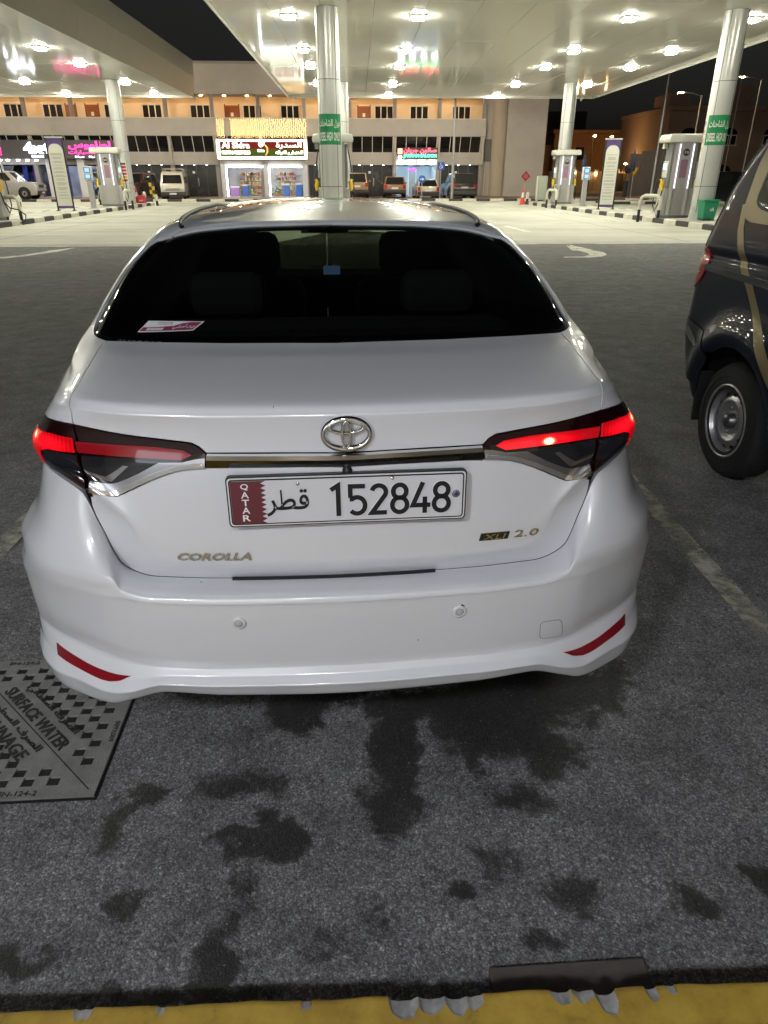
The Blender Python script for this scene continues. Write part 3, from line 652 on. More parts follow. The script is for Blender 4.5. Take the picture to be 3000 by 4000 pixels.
for (x0, x1, y, zt) in ((-2.6,-.4,3.6,2.1), (.75,2.4,3.4,2.1), (-1.15,-.35,1.2,1.4)):
    sh = thing('goods_shelf', 'stocked grocery shelf %s' % ('at the back of the left glass bay' if x0 < -2 else ('at the back of the right glass bay' if x0 > 0 else 'just inside the left glass bay')), 'shelf', (-6.0, 64, .1))
    n = int(zt/.36)
    for j in range(n):
        z = .15+j*.36; boxo('shelf_board', GWHITE, x0, x1, y, y+.45, z-.03, z, sh)
        for gi in range(3):
            q = MB(); x = x0+.03
            while x < x1-.1:
                w = rnd.uniform(.07,.16)
                if rnd.random() < .45: q.bbox(x, x+w*.9, y+.02, y+.4, z+.001, z+rnd.uniform(.12,.28), .01)
                x += w
            if q.v: o = q.build('packets', rnd.choice(GOODS), sh); o['kind'] = 'stuff'
for (x, w, c, h, lb) in ((-2.65,.75,(.28,.14,.36),.75,'purple produce crate inside the left glass bay'), (-1.75,.5,(.05,.12,.42),.9,'blue drinks chest inside the left glass bay'), (1.65,.55,(.06,.14,.40),.95,'blue drinks chest inside the right glass bay'), (2.75,.6,(.05,.16,.52),1.0,'pale blue chest at the right end of the grocery')):
    t = thing('chest', lb, 'chest', (-6.0+x, 64.55, .12)); MB().bbox(-w/2,w/2,0,.5,0,h*.86,.03).build('cabinet', mat('chest%.2f' % x, c, .5), t); MB().bbox(-w/2-.02,w/2+.02,-.02,.5,h*.87,h,.02).build('lid', mat('chest_lid', (.6,.6,.62), .4), t)
tb = thing('plant_stack', 'leafy green produce heaped just inside the right glass bay', 'produce', (-5.05, 64.7, .12))
q = MB()
for i in range(160):
    c = Vector((rnd.gauss(0,.28), rnd.gauss(.1,.12), abs(rnd.gauss(.35,.3)))); a = Vector((rnd.uniform(-1,1),rnd.uniform(-1,1),rnd.uniform(-.3,1))).normalized()*.12; b = a.cross(Vector((0,0,1)))*.5
    q.add([c-a, c+b, c+a, c-b], [(0,1,2,3)])
q.build('leaves', mat('produce_green', (.05,.16,.04), .6), tb)['kind'] = 'stuff'
boxo('crate', mat('crate_wood', (.3,.2,.1), .7), -.55, .55, -.1, .4, 0, .25, tb)
# ---------------------------------------------------------------- barber
sal = thing('saloon_sign', 'red Arabic and green English lit letters over the small barber shop', 'sign', (6.65, 63.6, 3.33))
boxo('sign_board', mat('saloon_board', (.05,.04,.04), .5), -1.68, 1.72, .0, .12, -.42, .42, sal)
text_obj('sign_lettering', arabic('صالون جريان'), glow('saloon_red', (1.,.06,.10), 7.), sal, (.22, -.03, .20), width=2.75, height=.40, depth=.05, bold=.03)
text_obj('sign_lettering', 'JARIYAN SALOON', glow('saloon_green', (.10,1.,.45), 6.), sal, (.22, -.03, -.20), width=2.75, height=.30, depth=.05, bold=.03)
boxo('sign_emblem', glow('saloon_emblem', (1.,.35,.2), 4.), -1.62, -1.25, -.03, -.005, -.05, .35, sal); boxo('sign_emblem', glow('saloon_emblem2', (1.,.85,.8), 4.), -1.6, -1.27, -.03, -.005, -.36, -.16, sal)
shp = thing('barber_shop', 'small bright white and blue barber shop behind parked cars', 'shop', (6.59, 64, .1))
boxo('back_wall', mat('barber_wall', (.55,.66,.74), .5, vary=.1, vscale=2.), -1.62, 1.62, 3.4, 3.5, 0, 2.6, shp); boxo('ceiling_slab', GWHITE, -1.62, 1.62, .1, 3.4, 2.52, 2.6, shp); boxo('floor_slab', mat('barber_floor', (.5,.55,.6), .2), -1.62, 1.62, -.15, 3.4, -.02, .02, shp)
for x in (-1.66, 1.62): boxo('side_wall', mat('barber_side', (.6,.7,.76), .5), x, x+.05, .05, 3.5, 0, 2.55, shp)
boxo('door_leaf', mat('barber_door', (.22,.30,.38), .3), -.55, .0, .25, .3, .02, 2.0, shp); boxo('door_frame', GWHITE, -.62, -.552, .22, .3, .02, 2.1, shp); boxo('door_frame', GWHITE, .002, .07, .22, .3, .02, 2.1, shp)
boxo('neon_plate', glow('barber_neon', (.35,.05,1.0), 6.), -.55, .05, .2, .24, 1.98, 2.15, shp)
for x in (-.9, .9): boxo('light_tube', glow('barber_tube', (.72,.90,1.0), 60.), x-.5, x+.5, 1.2, 1.26, 2.44, 2.50, shp)
for x in (-1.3,-.45,.45,1.3): MB().lathe([(0,0),(.2,0),(.24,.05),(.24,.08)], (x,-.30,2.46), 'z', 14).build('soffit_lamp', glow('barber_soffit', (.9,.96,1.), 26.), shp)
# ---------------------------------------------------------------- vehicles far across the forecourt
def bevel_mesh(q, name, m, parent, w=.05, seg=3, smooth=True):
    o = q.build(name, m, parent); me = o.data; bm = bmesh.new(); bm.from_mesh(me)
    bmesh.ops.remove_doubles(bm, verts=bm.verts, dist=1e-5)
    bmesh.ops.bevel(bm, geom=[e for e in bm.edges if len(e.link_faces) == 2 and e.calc_face_angle() > .35], offset=w, segments=seg, affect='EDGES', profile=.6, clamp_overlap=True)
    bm.to_mesh(me); bm.free(); me.polygons.foreach_set('use_smooth', [smooth]*len(me.polygons)); me.set_sharp_from_angle(angle=R(35))
    return o
TL = glow('far_tail_lamp', (1.,.03,.03), .5)
TLU = mat('tail_lens_red', (.30,.01,.015), .2, 0, .6)
PLT = mat('far_plate', (.62,.62,.62), .5)
def far_car(name, label, cat, loc, rz, paint, L=4.6, Wd=1.8, H=1.7, hood=1.0, belt=1.02, cab0=.35, cab1=3.1, wr=.34, suv=True, group='parked vehicles', tl=TLU, boxy=.75, front_lamps=True):
    """car: origin under its tail, y forward; lower body, cabin, glass, wheels, lamps, plates"""
    t = thing(name, label, cat, loc, rz, group)
    hw = Wd/2
    lo = [(.05,.34),(0,.55),(.02,belt-.05),(.10,belt),(cab1+.25,belt),(L-.25,hood),(L-.05,hood-.18),(L,.55),(L-.06,.30),(L-.4,.26),(.4,.26)]
    q = MB(); q.prism(lo, -hw, hw, 'x'); bevel_mesh(q, 'body', paint, t, .09)
    tw = hw*.78; a = boxy
    cb = [(cab0, belt-.02), (cab0+(.32 if suv else .55)*(1-a)+.12, H-.03), (cab0+.75, H), (cab1-1.0, H), (cab1-.75, H-.05), (cab1, belt-.02)]
    n = len(cb); V = []
    for s in (-1, 1):
        for (y, z) in cb:
            k = (z-belt)/(H-belt); V.append((s*(hw*.95+(tw-hw*.95)*max(0,k)), y, z))
    q = MB(); q.add(V, [tuple(range(n))[::-1], tuple(range(n, 2*n))]+[(i, (i+1) % n, (i+1) % n+n, i+n) for i in range(n)]); bevel_mesh(q, 'cabin', paint, t, .06)
    def pane(p, nm='window'):
        c = sum((Vector(x) for x in p), Vector())/len(p); nn = (Vector(p[1])-Vector(p[0])).cross(Vector(p[2])-Vector(p[1])).normalized()
        if nn.dot(c-Vector((0,(cab0+cab1)/2,(H+belt)/2))) < 0: nn = -nn
        pp = [c+(Vector(x)-c)*.86+nn*.008 for x in p]
        MB().add([x for x in pp]+[x-nn*.01 for x in pp], [tuple(range(len(p))), tuple(range(len(p), 2*len(p)))[::-1]]).build(nm, DARKGL, t)
    pane([V[0], V[n], V[n+1], V[1]], 'rear_window'); pane([V[n-1], V[2*n-1], V[2*n-2], V[n-2]], 'windscreen')
    for s in (0, n):
        xm = lambda y, z: (V[s+0][0]+(V[s+2][0]-V[s+0][0])*(z-belt)/(H-belt), y, z)
        ys = [cab0+.30, cab0+(cab1-cab0)*.42, cab1-.35]
        for k in range(2):
            y0, y1 = ys[k]+.05, ys[k+1]-.05; ztop = H-.10
            p = [xm(y0, belt+.05), xm(y1, belt+.05), xm(y1-(.45 if k == 1 else 0), ztop), xm(y0+(.18 if k == 0 else 0), ztop)]
            pane(p, 'side_window')
    for s in (-1, 1):
        for y in (L*.20, L*.80):
            wq = MB().lathe([(.17,-.1),(wr-.03,-.11),(wr,-.06),(wr,.06),(wr-.03,.11),(.17,.1)], (0,0,0), 'x', 20).build('wheel', RUB, t); wq.location = (s*(hw-.10), y, wr)
            MB().lathe([(.20,s*.108),(.15,s*.112),(.05,s*.10),(0,s*.10)], (0,0,0), 'x', 14).build('rim', RIMF, wq)
            MB().lathe([(0,s*.003),(wr+.06,s*.003),(wr+.06,-s*.2)], (s*hw,y,wr+.02), 'x', 20).build('wheel_arch', mat('arch_black', (.006,.006,.006), .9), t)
        MB().bbox(min(s*hw*.70,s*hw*.96), max(s*hw*.70,s*hw*.96), -.012, .10, belt-.30, belt-.02, .02).build('tail_lamp', tl, t)
        MB().bbox(min(s*hw*.55,s*hw*.94), max(s*hw*.55,s*hw*.94), L-.12, L+.004, hood-.32, hood-.17, .02).build('headlamp', HLF, t)
        MB().bbox(min(s*hw*.98,s*hw*1.18), max(s*hw*.98,s*hw*1.18), cab1-.55, cab1-.42, belt, belt+.16, .03).build('door_mirror', paint, t)
    MB().bbox(-hw*.97,hw*.97,-.06,.25,.36,.60,.05).build('rear_bumper', mat('bumper_dark', (.03,.03,.03), .5), t)
    MB().bbox(-hw*.97,hw*.97,L-.25,L+.06,.30,.56,.05).build('front_bumper', mat('bumper_dark', (.03,.03,.03), .5), t)
    MB().box(-.26,.26,-.018,-.001,belt-.33,belt-.20).build('license_plate', PLT, t)
    MB().box(-.26,.26,L+.061,L+.07,.38,.50).build('license_plate', PLT, t)
    MB().bbox(-hw*.5,hw*.5,L-.06,L+.006,hood-.36,hood-.16,.02).build('grille', mat('grille_dark', (.05,.05,.06), .5), t)
    return t
RUB = mat('far_rubber', (.012,.012,.012), .8); RIMF = mat('far_rim', (.35,.35,.36), .35, 1.); HLF = mat('headlamp_glass', (.55,.57,.6), .12, 0, .5)
def paint(name, c, metal=.3): return mat(name, c, .32, metal, .8, .05)
S_ = math.pi
far_car('suv_car', 'silver estate car standing side-on before the open garage', 'suv', (-26.6, 57.6, .10), R(-90), paint('silver_paint', (.50,.48,.47), .6), 4.75, 1.85, 1.88, 1.12, 1.15, .05, 3.55, .38)
sv = far_car('suv_car', 'dark off-roader raised on a lift inside the garage, tail outwards', 'suv', (-26.0, 65.3, .85), 0, paint('charcoal_paint', (.030,.030,.036), .3), 4.8, 1.95, 1.80, 1.1, 1.08, .02, 3.4, .38)
lift = thing('vehicle_lift', 'dark low car lift under the raised off-roader', 'lift', (-26.0, 66.5, .1)); MB().bbox(-1.1,1.1,-.4,2.2,0,.22,.03).build('lift_base', mat('lift_dark', (.04,.04,.07), .5), lift); MB().bbox(-.8,.8,.0,1.8,.23,.95,.03).build('lift_scissor', mat('lift_dark', (.04,.04,.07), .5), lift)
far_car('suv_car', 'dark maroon off-roader parked left of the pale van', 'suv', (-14.9, 61.4, .10), R(170), paint('maroon_paint', (.055,.020,.022), .2), 4.6, 1.78, 1.78, 1.08, 1.08, .05, 3.3, .37)
far_car('suv_car', 'tan off-roader just right of the silver middle column', 'suv', (1.5, 58.6, .10), R(-3), paint('tan_paint', (.30,.19,.11), .4), 4.6, 1.75, 1.78, 1.05, 1.10, .03, 3.3, .36)
far_car('suv_car', 'copper brown estate car second from the silver middle column', 'suv', (4.45, 58.8, .10), R(-2), paint('copper_paint', (.26,.14,.075), .5), 4.4, 1.76, 1.52, .95, .96, .10, 3.1, .34)
far_car('hatchback_car', 'small cream hatchback in front of the barber shop', 'hatchback', (6.85, 56.9, .0), R(0), paint('cream_paint', (.48,.43,.34), .2), 4.0, 1.70, 1.42, .92, .92, .10, 2.9, .31, suv=False, boxy=.3)
far_car('suv_car', 'black off-roader with chrome tail strip beside the disabled parking sign', 'suv', (9.50, 56.3, .0), R(3), paint('black_paint', (.008,.008,.010), .2), 4.8, 1.86, 1.83, 1.1, 1.12, .05, 3.5, .38)
bs = bpy.data.objects[[o.name for o in bpy.data.objects if o.get('label', '').startswith('black off-roader with chrome')][0]]
MB().bbox(-.8,.8,-.03,.0,.80,.86,.01).build('chrome_tail_strip', mat('chrome', (.80,.79,.77), .07, 1.), bs)
far_car('suv_car', 'black off-roader seen past the right column and green bin', 'suv', (25.0, 44.0, .0), R(80), paint('black_paint', (.008,.008,.010), .2), 4.8, 1.86, 1.85, 1.1, 1.12, .05, 3.5, .38)
# pale box van facing the forecourt
def box_van():
    t = thing('minibus_van', 'pale cream minibus van facing the pumps, roof rack on top', 'van', (-12.05, 56.3, .0), R(7))
    P = paint('van_cream', (.50,.46,.38), .0); Wd, L, H = 1.70, 4.7, 1.96; hw = Wd/2
    # nose at y=0, tail at y=L
    prof = [(.02,.35),(0,.62),(.05,.98),(.18,1.10),(.55,1.70),(.75,1.86),(1.3,H),(L-.3,H),(L,1.75),(L,.40),(L-.2,.30),(.3,.28)]
    n = len(prof); V = []
    for s in (-1, 1):
        for y, z in prof: V.append((s*(hw if z < 1.1 else hw-(z-1.1)*.13), y, z))
    q = MB(); q.add(V, [tuple(range(n))[::-1], tuple(range(n, 2*n))]+[(i, (i+1) % n, (i+1) % n+n, i+n) for i in range(n)]); bevel_mesh(q, 'body', P, t, .07)
    q = MB(); q.add([(-.70,.215,1.14),(.70,.215,1.14),(.62,.545,1.70),(-.62,.545,1.70)], [(0,1,2,3)]); o = q.build('windscreen', DARKGL, t); o.location = (0,-.02,.012)
    for s in (-1, 1):
        for y0, y1 in ((.55,1.25),(1.6,2.9),(3.0,4.4)):
            x = s*(hw-.035); MB().add([(x+s*.012,y0,1.15),(x+s*.012,y1,1.15),(x-s*.055,y1,1.68),(x-s*.055,y0+.25,1.68)], [(0,1,2,3)]).build('side_window', DARKGL, t)
        MB().bbox(min(s*.52,s*.80), max(s*.52,s*.80), -.03,.06,.70,.86,.02).build('headlamp', HLF, t)
        MB().bbox(min(s*.90,s*1.08), max(s*.90,s*1.08), .35,.42,1.15,1.40,.02).build('door_mirror', BLKM, t)
        for y in (.75, 3.6):
            wq = MB().lathe([(.16,-.09),(.29,-.10),(.32,-.05),(.32,.05),(.29,.10),(.16,.09)], (0,0,0), 'x', 18).build('wheel', RUB, t); wq.location = (s*(hw-.07), y, .32)
            MB().lathe([(.17,s*.10),(0,s*.09)], (0,0,0), 'x', 12).build('rim', RIMF, wq)
    MB().bbox(-.5,.5,-.02,.03,.66,.84,.02).build('grille', mat('far_rim', (.35,.35,.36), .35, 1.), t)
    MB().bbox(-hw,hw,-.10,.2,.34,.60,.04).build('front_bumper', mat('bumper_dark', (.03,.03,.03), .5), t)
    MB().box(-.25,.25,-.112,-.101,.40,.52).build('license_plate', PLT, t)
    for y in (1.6,2.4,3.2,4.0): MB().tube([(-.7,y,2.0),(-.7,y,2.12),(.7,y,2.12),(.7,y,2.0)], .02, 6).build('roof_rack_bar', P, t)
BLKM = mat('mirror_black', (.02,.02,.02), .4)
box_van()
hz = thing('hazard_board', 'black and yellow striped hazard board between maroon off-roader and van', 'hazard board', (-13.75, 57.2, .0))
for j in range(4):
    for i in range(2): boxo('stripe_block', mat('haz_yellow', (.55,.38,.02), .5) if (i+j) % 2 else mat('haz_black', (.02,.02,.02), .5), -.2+.2*i, -.002+.2*i, 0, .04, .2+.25*j, .448+.25*j, hz)
boxo('stand', mat('haz_black', (.02,.02,.02), .5), -.05, .05, .041, .08, .0, 1.2, hz)

# ---------------------------------------------------------------- villas, walls and lamps beyond, right
OCH = mat('ochre_render', (.36,.19,.085), .85, vary=.12, vscale=.5)
PNK = mat('pinkish_render', (.30,.21,.165), .85, vary=.12, vscale=.5)
GRY = mat('dark_block', (.05,.045,.045), .9, vary=.2, vscale=.4)
v1 = thing('villa', 'ochre villa lit by street lamps behind the info board', 'villa', (33.5, 97, 0))
MB().bbox(-6.0,5.0,0,14,0,6.55,.05).build('wall', OCH, v1); MB().bbox(-6.3,5.2,-.4,14,6.551,6.95,.05).build('cornice', OCH, v1); MB().bbox(-8.5,-6.01,1,12,0,5.3,.05).build('side_wing', OCH, v1)
for x in (-2.6, 1.6): o = MB().bbox(x-.55,x+.55,-.04,.02,3.6,5.0,.01).build('window', DARKGL, v1); MB().bbox(x-.65,x+.65,-.08,-.041,3.45,3.6,.01).build('sill', OCH, o)
MB().bbox(4.2,5.6,-.3,1.2,6.96,7.9,.05).build('roof_turret', OCH, v1); MB().lathe([(.7,0),(.25,.5),(.0,.9)], (4.9,.4,7.9), 'z', 8).build('turret_finial', OCH, v1)
bw = thing('boundary_wall', 'pale boundary wall with arched gate and wall lamps before the ochre villa', 'wall', (31.5, 91, 0))
MB().bbox(-6,6,0,.3,0,2.2,.04).build('wall', mat('pale_wall', (.40,.30,.19), .85, vary=.1, vscale=.6), bw)
for x in (-4.5,-2.8,-.2,2.4,4.6): MB().bbox(x-.25,x+.25,-.12,-.002,0,2.45,.03).build('wall_pier', MATS['pale_wall'], bw)
MB().bbox(1.0,3.6,-.16,-.122,0,2.0,.02).build('gate', mat('gate_dark', (.05,.04,.03), .5), bw)
WL = glow('villa_wall_lamp', (1.0,.62,.28), 90.)
for i, (x, z) in enumerate(((-3.6,2.05),(-2.9,2.05),(-.3,1.95))):
    MB().lathe([(0,-.12),(.08,-.10),(.10,.0),(.08,.10),(0,.12)], (x,-.2,z), 'z', 10).build('wall_lamp', WL, bw)
for i, (x, y, z, lb) in enumerate(((30.3,90,5.95,'warm lamp high on the ochre villa, left of the info board'),(32.35,90,5.87,'warm lamp just above the top of the right info board'),(34.43,90,3.03,'warm lamp on the wall right of the info board'))):
    t = thing('villa_lamp', lb, 'lamp', (x, y, 0)); MB().tube([(0,.4,0),(0,.4,z+.1),(0,0,z+.05)], .05, 6).build('lamp_pole', GRY, t); MB().lathe([(0,-.09),(.14,-.06),(.16,.02),(0,.10)], (0,0,z), 'z', 10).build('lamp_head', glow('villa_lamp_head', (1.0,.58,.22), 260.), t)
v2 = thing('villa', 'pinkish two storey villa with arched windows at the right edge', 'villa', (42, 82, 0))
MB().bbox(-6.5,9,0,14,0,7.9,.05).build('wall', PNK, v2); MB().bbox(-6.7,9.2,-.3,14,7.901,8.35,.05).build('cornice', PNK, v2); MB().bbox(.8,3.2,2,6,8.36,10.5,.05).build('roof_tower', PNK, v2); MB().bbox(-6.4,-4.2,1,5,8.36,9.6,.05).build('roof_turret', PNK, v2)
def arch_window(x, z, w, h, par):
    pts = [(x-w/2,z),(x+w/2,z),(x+w/2,z+h)]+[(x+w/2*math.cos(R(a)), z+h+w/2*.75*math.sin(R(a))) for a in range(15,180,15)]+[(x-w/2,z+h)]
    o = MB().prism(pts, -.05, .02, 'y').build('arched_window', DARKGL, par)
    for xx in (x-w/2+.05, x, x+w/2-.05): boxo('glazing_bar', FRAMEW, xx-.045, xx+.045, -.09, -.051, z, z+h, o)
    boxo('glazing_bar', FRAMEW, x-w/2, x+w/2, -.10, -.091, z+h-.05, z+h+.05, o); boxo('sill', FRAMEW, x-w/2-.1, x+w/2+.1, -.12, -.101, z-.12, z, o)
for x in (-4.6, -.2, .0+4.6): arch_window(x+.5, 4.75, 1.9, .9, v2); arch_window(x+.5, 1.2, 1.9, .9, v2)
fn = thing('site_fence', 'grey sheet fence panels in front of the villas', 'fence', (0, 66, 0))
for i in range(6): MB().bbox(25.6+i*1.0, 26.58+i*1.0, 0, .05, 0, 3.4+.22*i, .01).build('fence_sheet', mat('fence_grey', (.13,.12,.12), .7, vary=.1, vscale=1.), fn)
v3 = thing('apartment_block', 'dark unlit apartment block behind the villas', 'building', (30, 130, 0))
MB().bbox(-8,12,0,12,0,11.5,.05).build('wall', GRY, v3)
for i in range(5):
    for j in range(3): MB().box(-6.5+3.6*i,-5.0+3.6*i,-.05,.01,2.0+3.2*j,3.4+3.2*j).build('window', DARKGL, v3)
v4 = thing('apartment_block', 'low dark roofs between the gable wall and the ochre villa', 'building', (27.5, 105, 0)); MB().bbox(-6,2.5,0,10,0,8.0,.05).build('wall', GRY, v4); MB().bbox(-6.2,2.7,-.2,10,8.0,8.3,.05).build('roof_edge', GRY, v4)
def street_lamp(x, y, h, arm, lit, label, flood=0):
    t = thing('street_lamp', label, 'street lamp', (x, y, 0))
    MB().tube([(0,0,0),(0,0,h*.5),(0,0,h)], [.11,.08,.055], 10).build('pole', mat('galvanised', (.33,.33,.33), .5, .6), t)
    if arm: MB().tube([(0,0,h-.05),(arm*.5,0,h+.12),(arm,0,h+.2)], .04, 8).build('bracket_arm', MATS['galvanised'], t)
    if arm: MB().bbox(min(arm,arm*1.3), max(arm,arm*1.3), -.12,.12,h+.16,h+.26,.03).build('lamp_head', MATS['galvanised'], t)
    if flood:
        hd = MB().bbox(-.42,.42,-.25,.25,-.06,.06,.02).build('flood_head', MATS['galvanised'], t); hd.location = (0,.35,h); hd.rotation_euler = (R(38), 0, 0)
        MB().box(-.38,.38,-.21,.21,-.075,-.062).build('flood_lens', glow('flood_lens', (1.0,.86,.66), flood), hd)
    if lit: MB().box(min(arm*1.02,arm*1.28), max(arm*1.02,arm*1.28), -.10,.10,h+.13,h+.158).build('lamp_lens', glow('street_lamp_lens', (1.0,.66,.30), 420.), t)
street_lamp(28.46, 60.5, 7.3, -1.5, True, 'tall street lamp glowing warm beyond the right canopy edge')
street_lamp(21.4, 50.5, 8.9, 0, False, 'thin grey pole running up past the canopy left of the lit street lamp', 500.)
street_lamp(39.2, 75.5, 10.4, -1.2, False, 'unlit brown street lamp in front of the pinkish villa')
street_lamp(8.3, 54.7, 9.6, 0, False, 'grey pole beside the disabled parking sign, up to the canopy', 560.)
street_lamp(-.42, 54.5, 9.6, 0, False, 'added floodlight pole hidden behind the middle column', 560.)  # this and the next two poles are added, unseen, to light the facade
street_lamp(-14.8, 54.6, 9.6, 0, False, 'added floodlight pole hidden behind the left column', 560.)
street_lamp(-26.5, 54.6, 9.6, 0, False, 'added floodlight pole beyond the left edge of the picture', 560.)
street_lamp(36, 66, 9.0, -1.5, True, 'street lamp hidden behind the dark van')
# signs on the far pavement
def sign_pole(x, y, h, label, name='traffic_sign'):
    t = thing(name, label, 'sign', (x, y, .0)); MB().cyl((0,0), .035, 0, h, 10).build('post', mat('galvanised', (.33,.33,.33), .5, .6), t); return t
t = sign_pole(5.82, 52.3, 1.6, 'round blue road sign with a white arrow pointing right')
BLU = mat('sign_blue', (.015,.09,.36), .4)
MB().lathe([(0,-.05),(.235,-.05),(.245,-.04),(.245,-.036)], (0,0,1.44), 'y', 24).build('sign_disc', BLU, t)
MB().prism([(-.15,1.415),(.02,1.415),(.02,1.34),(.17,1.44),(.02,1.54),(.02,1.465),(-.15,1.465)], -.056, -.051).build('sign_arrow', SWHITE, t)
t = sign_pole(7.6, 56.0, 2.5, 'square blue disabled parking sign on a post')
MB().bbox(-.25,.25,-.06,-.036,2.05,2.57,.01).build('sign_plate', BLU, t)
MB().tube([(-.02,-.066,2.47),(-.01,-.066,2.33),(.07,-.066,2.33),(.12,-.066,2.18)], .022, 6).build('symbol_figure', SWHITE, t); MB().tube([(.08*math.cos(R(a))-.01, -.066, 2.22+.08*math.sin(R(a))) for a in range(120, 400, 20)], .016, 6).build('symbol_wheel', SWHITE, t)
MB().lathe([(0,-.066),(.028,-.066),(.03,-.06)], (-.02,0,2.51), 'y', 10).build('symbol_head', SWHITE, t)
t = sign_pole(13.72, 55.0, 1.5, 'red diamond warning board on a thin post behind the cone')
MB().prism([(0,1.27),(.34,1.62),(0,1.98),(-.34,1.62)], -.05, -.036).build('sign_plate', mat('diamond_red', (.28,.015,.025), .5), t)
for i, w in enumerate((.22,.32,.26)): MB().box(-w/2,w/2,-.056,-.051,1.70-.08*i,1.73-.08*i).build('sign_lettering', mat('diamond_white', (.5,.3,.3), .5), t)
t = sign_pole(22.6, 57.2, 2.2, 'yellow give-way triangle sign leaning in front of the villa wall')
MB().prism([(-.42,2.25),(.42,2.25),(0,1.55)], -.06, -.036).build('sign_plate', mat('triangle_red', (.35,.12,.02), .5), t); MB().prism([(-.27,2.17),(.27,2.17),(0,1.72)], -.066, -.061).build('sign_face', mat('triangle_yellow', (.5,.35,.05), .5), t)
t = thing('parasol', 'folded dark parasol standing behind the give-way sign', 'parasol', (22.0, 56.0, 0)); MB().lathe([(.02,0),(.02,1.9),(.20,2.0),(.12,2.9),(.02,3.4)], (0,0,0), 'z', 10).build('folded_cloth', mat('parasol_blue', (.03,.045,.09), .8), t)
t = thing('parasol', 'folded dark parasol behind the far right pump', 'parasol', (16.5, 50.5, 0)); MB().lathe([(.02,0),(.02,1.8),(.26,1.9),(.14,2.6),(.02,3.0)], (0,0,0), 'z', 10).build('folded_cloth', MATS['parasol_blue'], t)
t = thing('round_sign', 'small dark round-topped sign in front of the villa wall', 'sign', (23.2, 60, 0)); MB().cyl((0,0), .16, 0, 1.3, 10).build('bin_body', mat('dark_bin', (.02,.02,.022), .6), t); MB().lathe([(0,-.03),(.3,-.03),(.3,0)], (0,0,2.1), 'y', 8).build('sign_plate', MATS['dark_bin'], t); MB().cyl((0,.02), .03, 1.3, 2.1, 8).build('post', MATS['dark_bin'], t)
# cones
def cone(x, y, z, h, label):
    t = thing('traffic_cone', label, 'traffic cone', (x, y, z)); CR = mat('cone_red', (.60,.05,.035), .5)
    MB().bbox(-.20*h,.20*h,-.20*h,.20*h,0,.04*h,.01).build('cone_base', CR, t); MB().cyl((0,0), .155*h, .04*h, .40*h, 16, .10*h, False).build('cone_body', CR, t); MB().cyl((0,0), .10*h, .40*h, .68*h, 16, .062*h, False).build('reflective_band', SWHITE, t); MB().cyl((0,0), .062*h, .68*h, h, 16, .025*h).build('cone_tip', CR, t)
cone(11.62, 46.9, .004, 1.02, 'red and white traffic cone at the far end of the right island')
cone(-11.95, 45.8, .17, .85, 'red traffic cone at the far end of the left island')
t = thing('barrier_block', 'red plastic barrier block beside the red cone on the left island', 'barrier', (-11.62, 45.5, .17)); MB().bbox(-.22,.22,-.15,.15,0,.42,.05).build('block_body', mat('barrier_red', (.50,.04,.045), .5), t); MB().box(-.12,.12,-.156,-.151,.10,.18).build('block_lettering', mat('barrier_print', (.6,.4,.4), .5), t)
# ---------------------------------------------------------------- pump islands and their furniture
ISL = concrete('island_concrete', (.46,.44,.39), .8, False)
KH = .17
def island(x0, x1, y0, y1, label):
    t = thing('pump_island', label, 'pump island', (0, 0, 0))
    MB().box(x0+.15, x1-.15, y0+.15, y1-.15, -.02, KH-.006).build('island_slab', ISL, t)
    n = int(round(y1-y0)); l = (y1-y0)/n; k = 0
    mw, mb_ = kerbstone_mesh(l, .16, KH)
    for i in range(n):
        for s in (0, 1):
            o = mesh_obj('kerbstone', mw if (i+s) % 2 else mb_, None, t, (x0 if s == 0 else x1-.16, y0+i*l, 0)); o.rotation_euler = (0, 0, R(90)); o.location.x += .16
    m = max(2, int(round((x1-x0-.32)/.9))); l2 = (x1-x0-.32)/m; ew, eb = kerbstone_mesh(l2, .16, KH)
    for i in range(m):
        for y in (y0, y1-.16): mesh_obj('kerbstone', ew if i % 2 else eb, None, t, (x0+.16+i*l2, y, 0))
    return t
island(11.85, 13.95, 22.6, 47.2, 'right pump island edged in black and white kerbstones')
island(-13.35, -11.3, 22.6, 47.2, 'left pump island edged in black and white kerbstones')
island(-1.15, .95, 22.6, 47.2, 'middle pump island hidden behind the saloon car')
island(17.4, 23.4, 46.6, 50.0, 'short kerbed traffic island beyond the right pumps')
STEEL = mat('pump_steel', (.50,.49,.48), .34, .55)
PGREY = mat('pump_grey_panel', (.20,.20,.21), .35)
HOODM = mat('pump_hood', (.60,.60,.55), .4)
YELL = mat('nozzle_yellow', (.62,.42,.015), .4)
HOSE = mat('hose_rubber', (.02,.02,.02), .5)
LILAC = glow('pump_light_strip', (.86,.78,1.0), 2.2)
PSCR = glow('pump_screen', (.45,.85,1.0), 2.5)
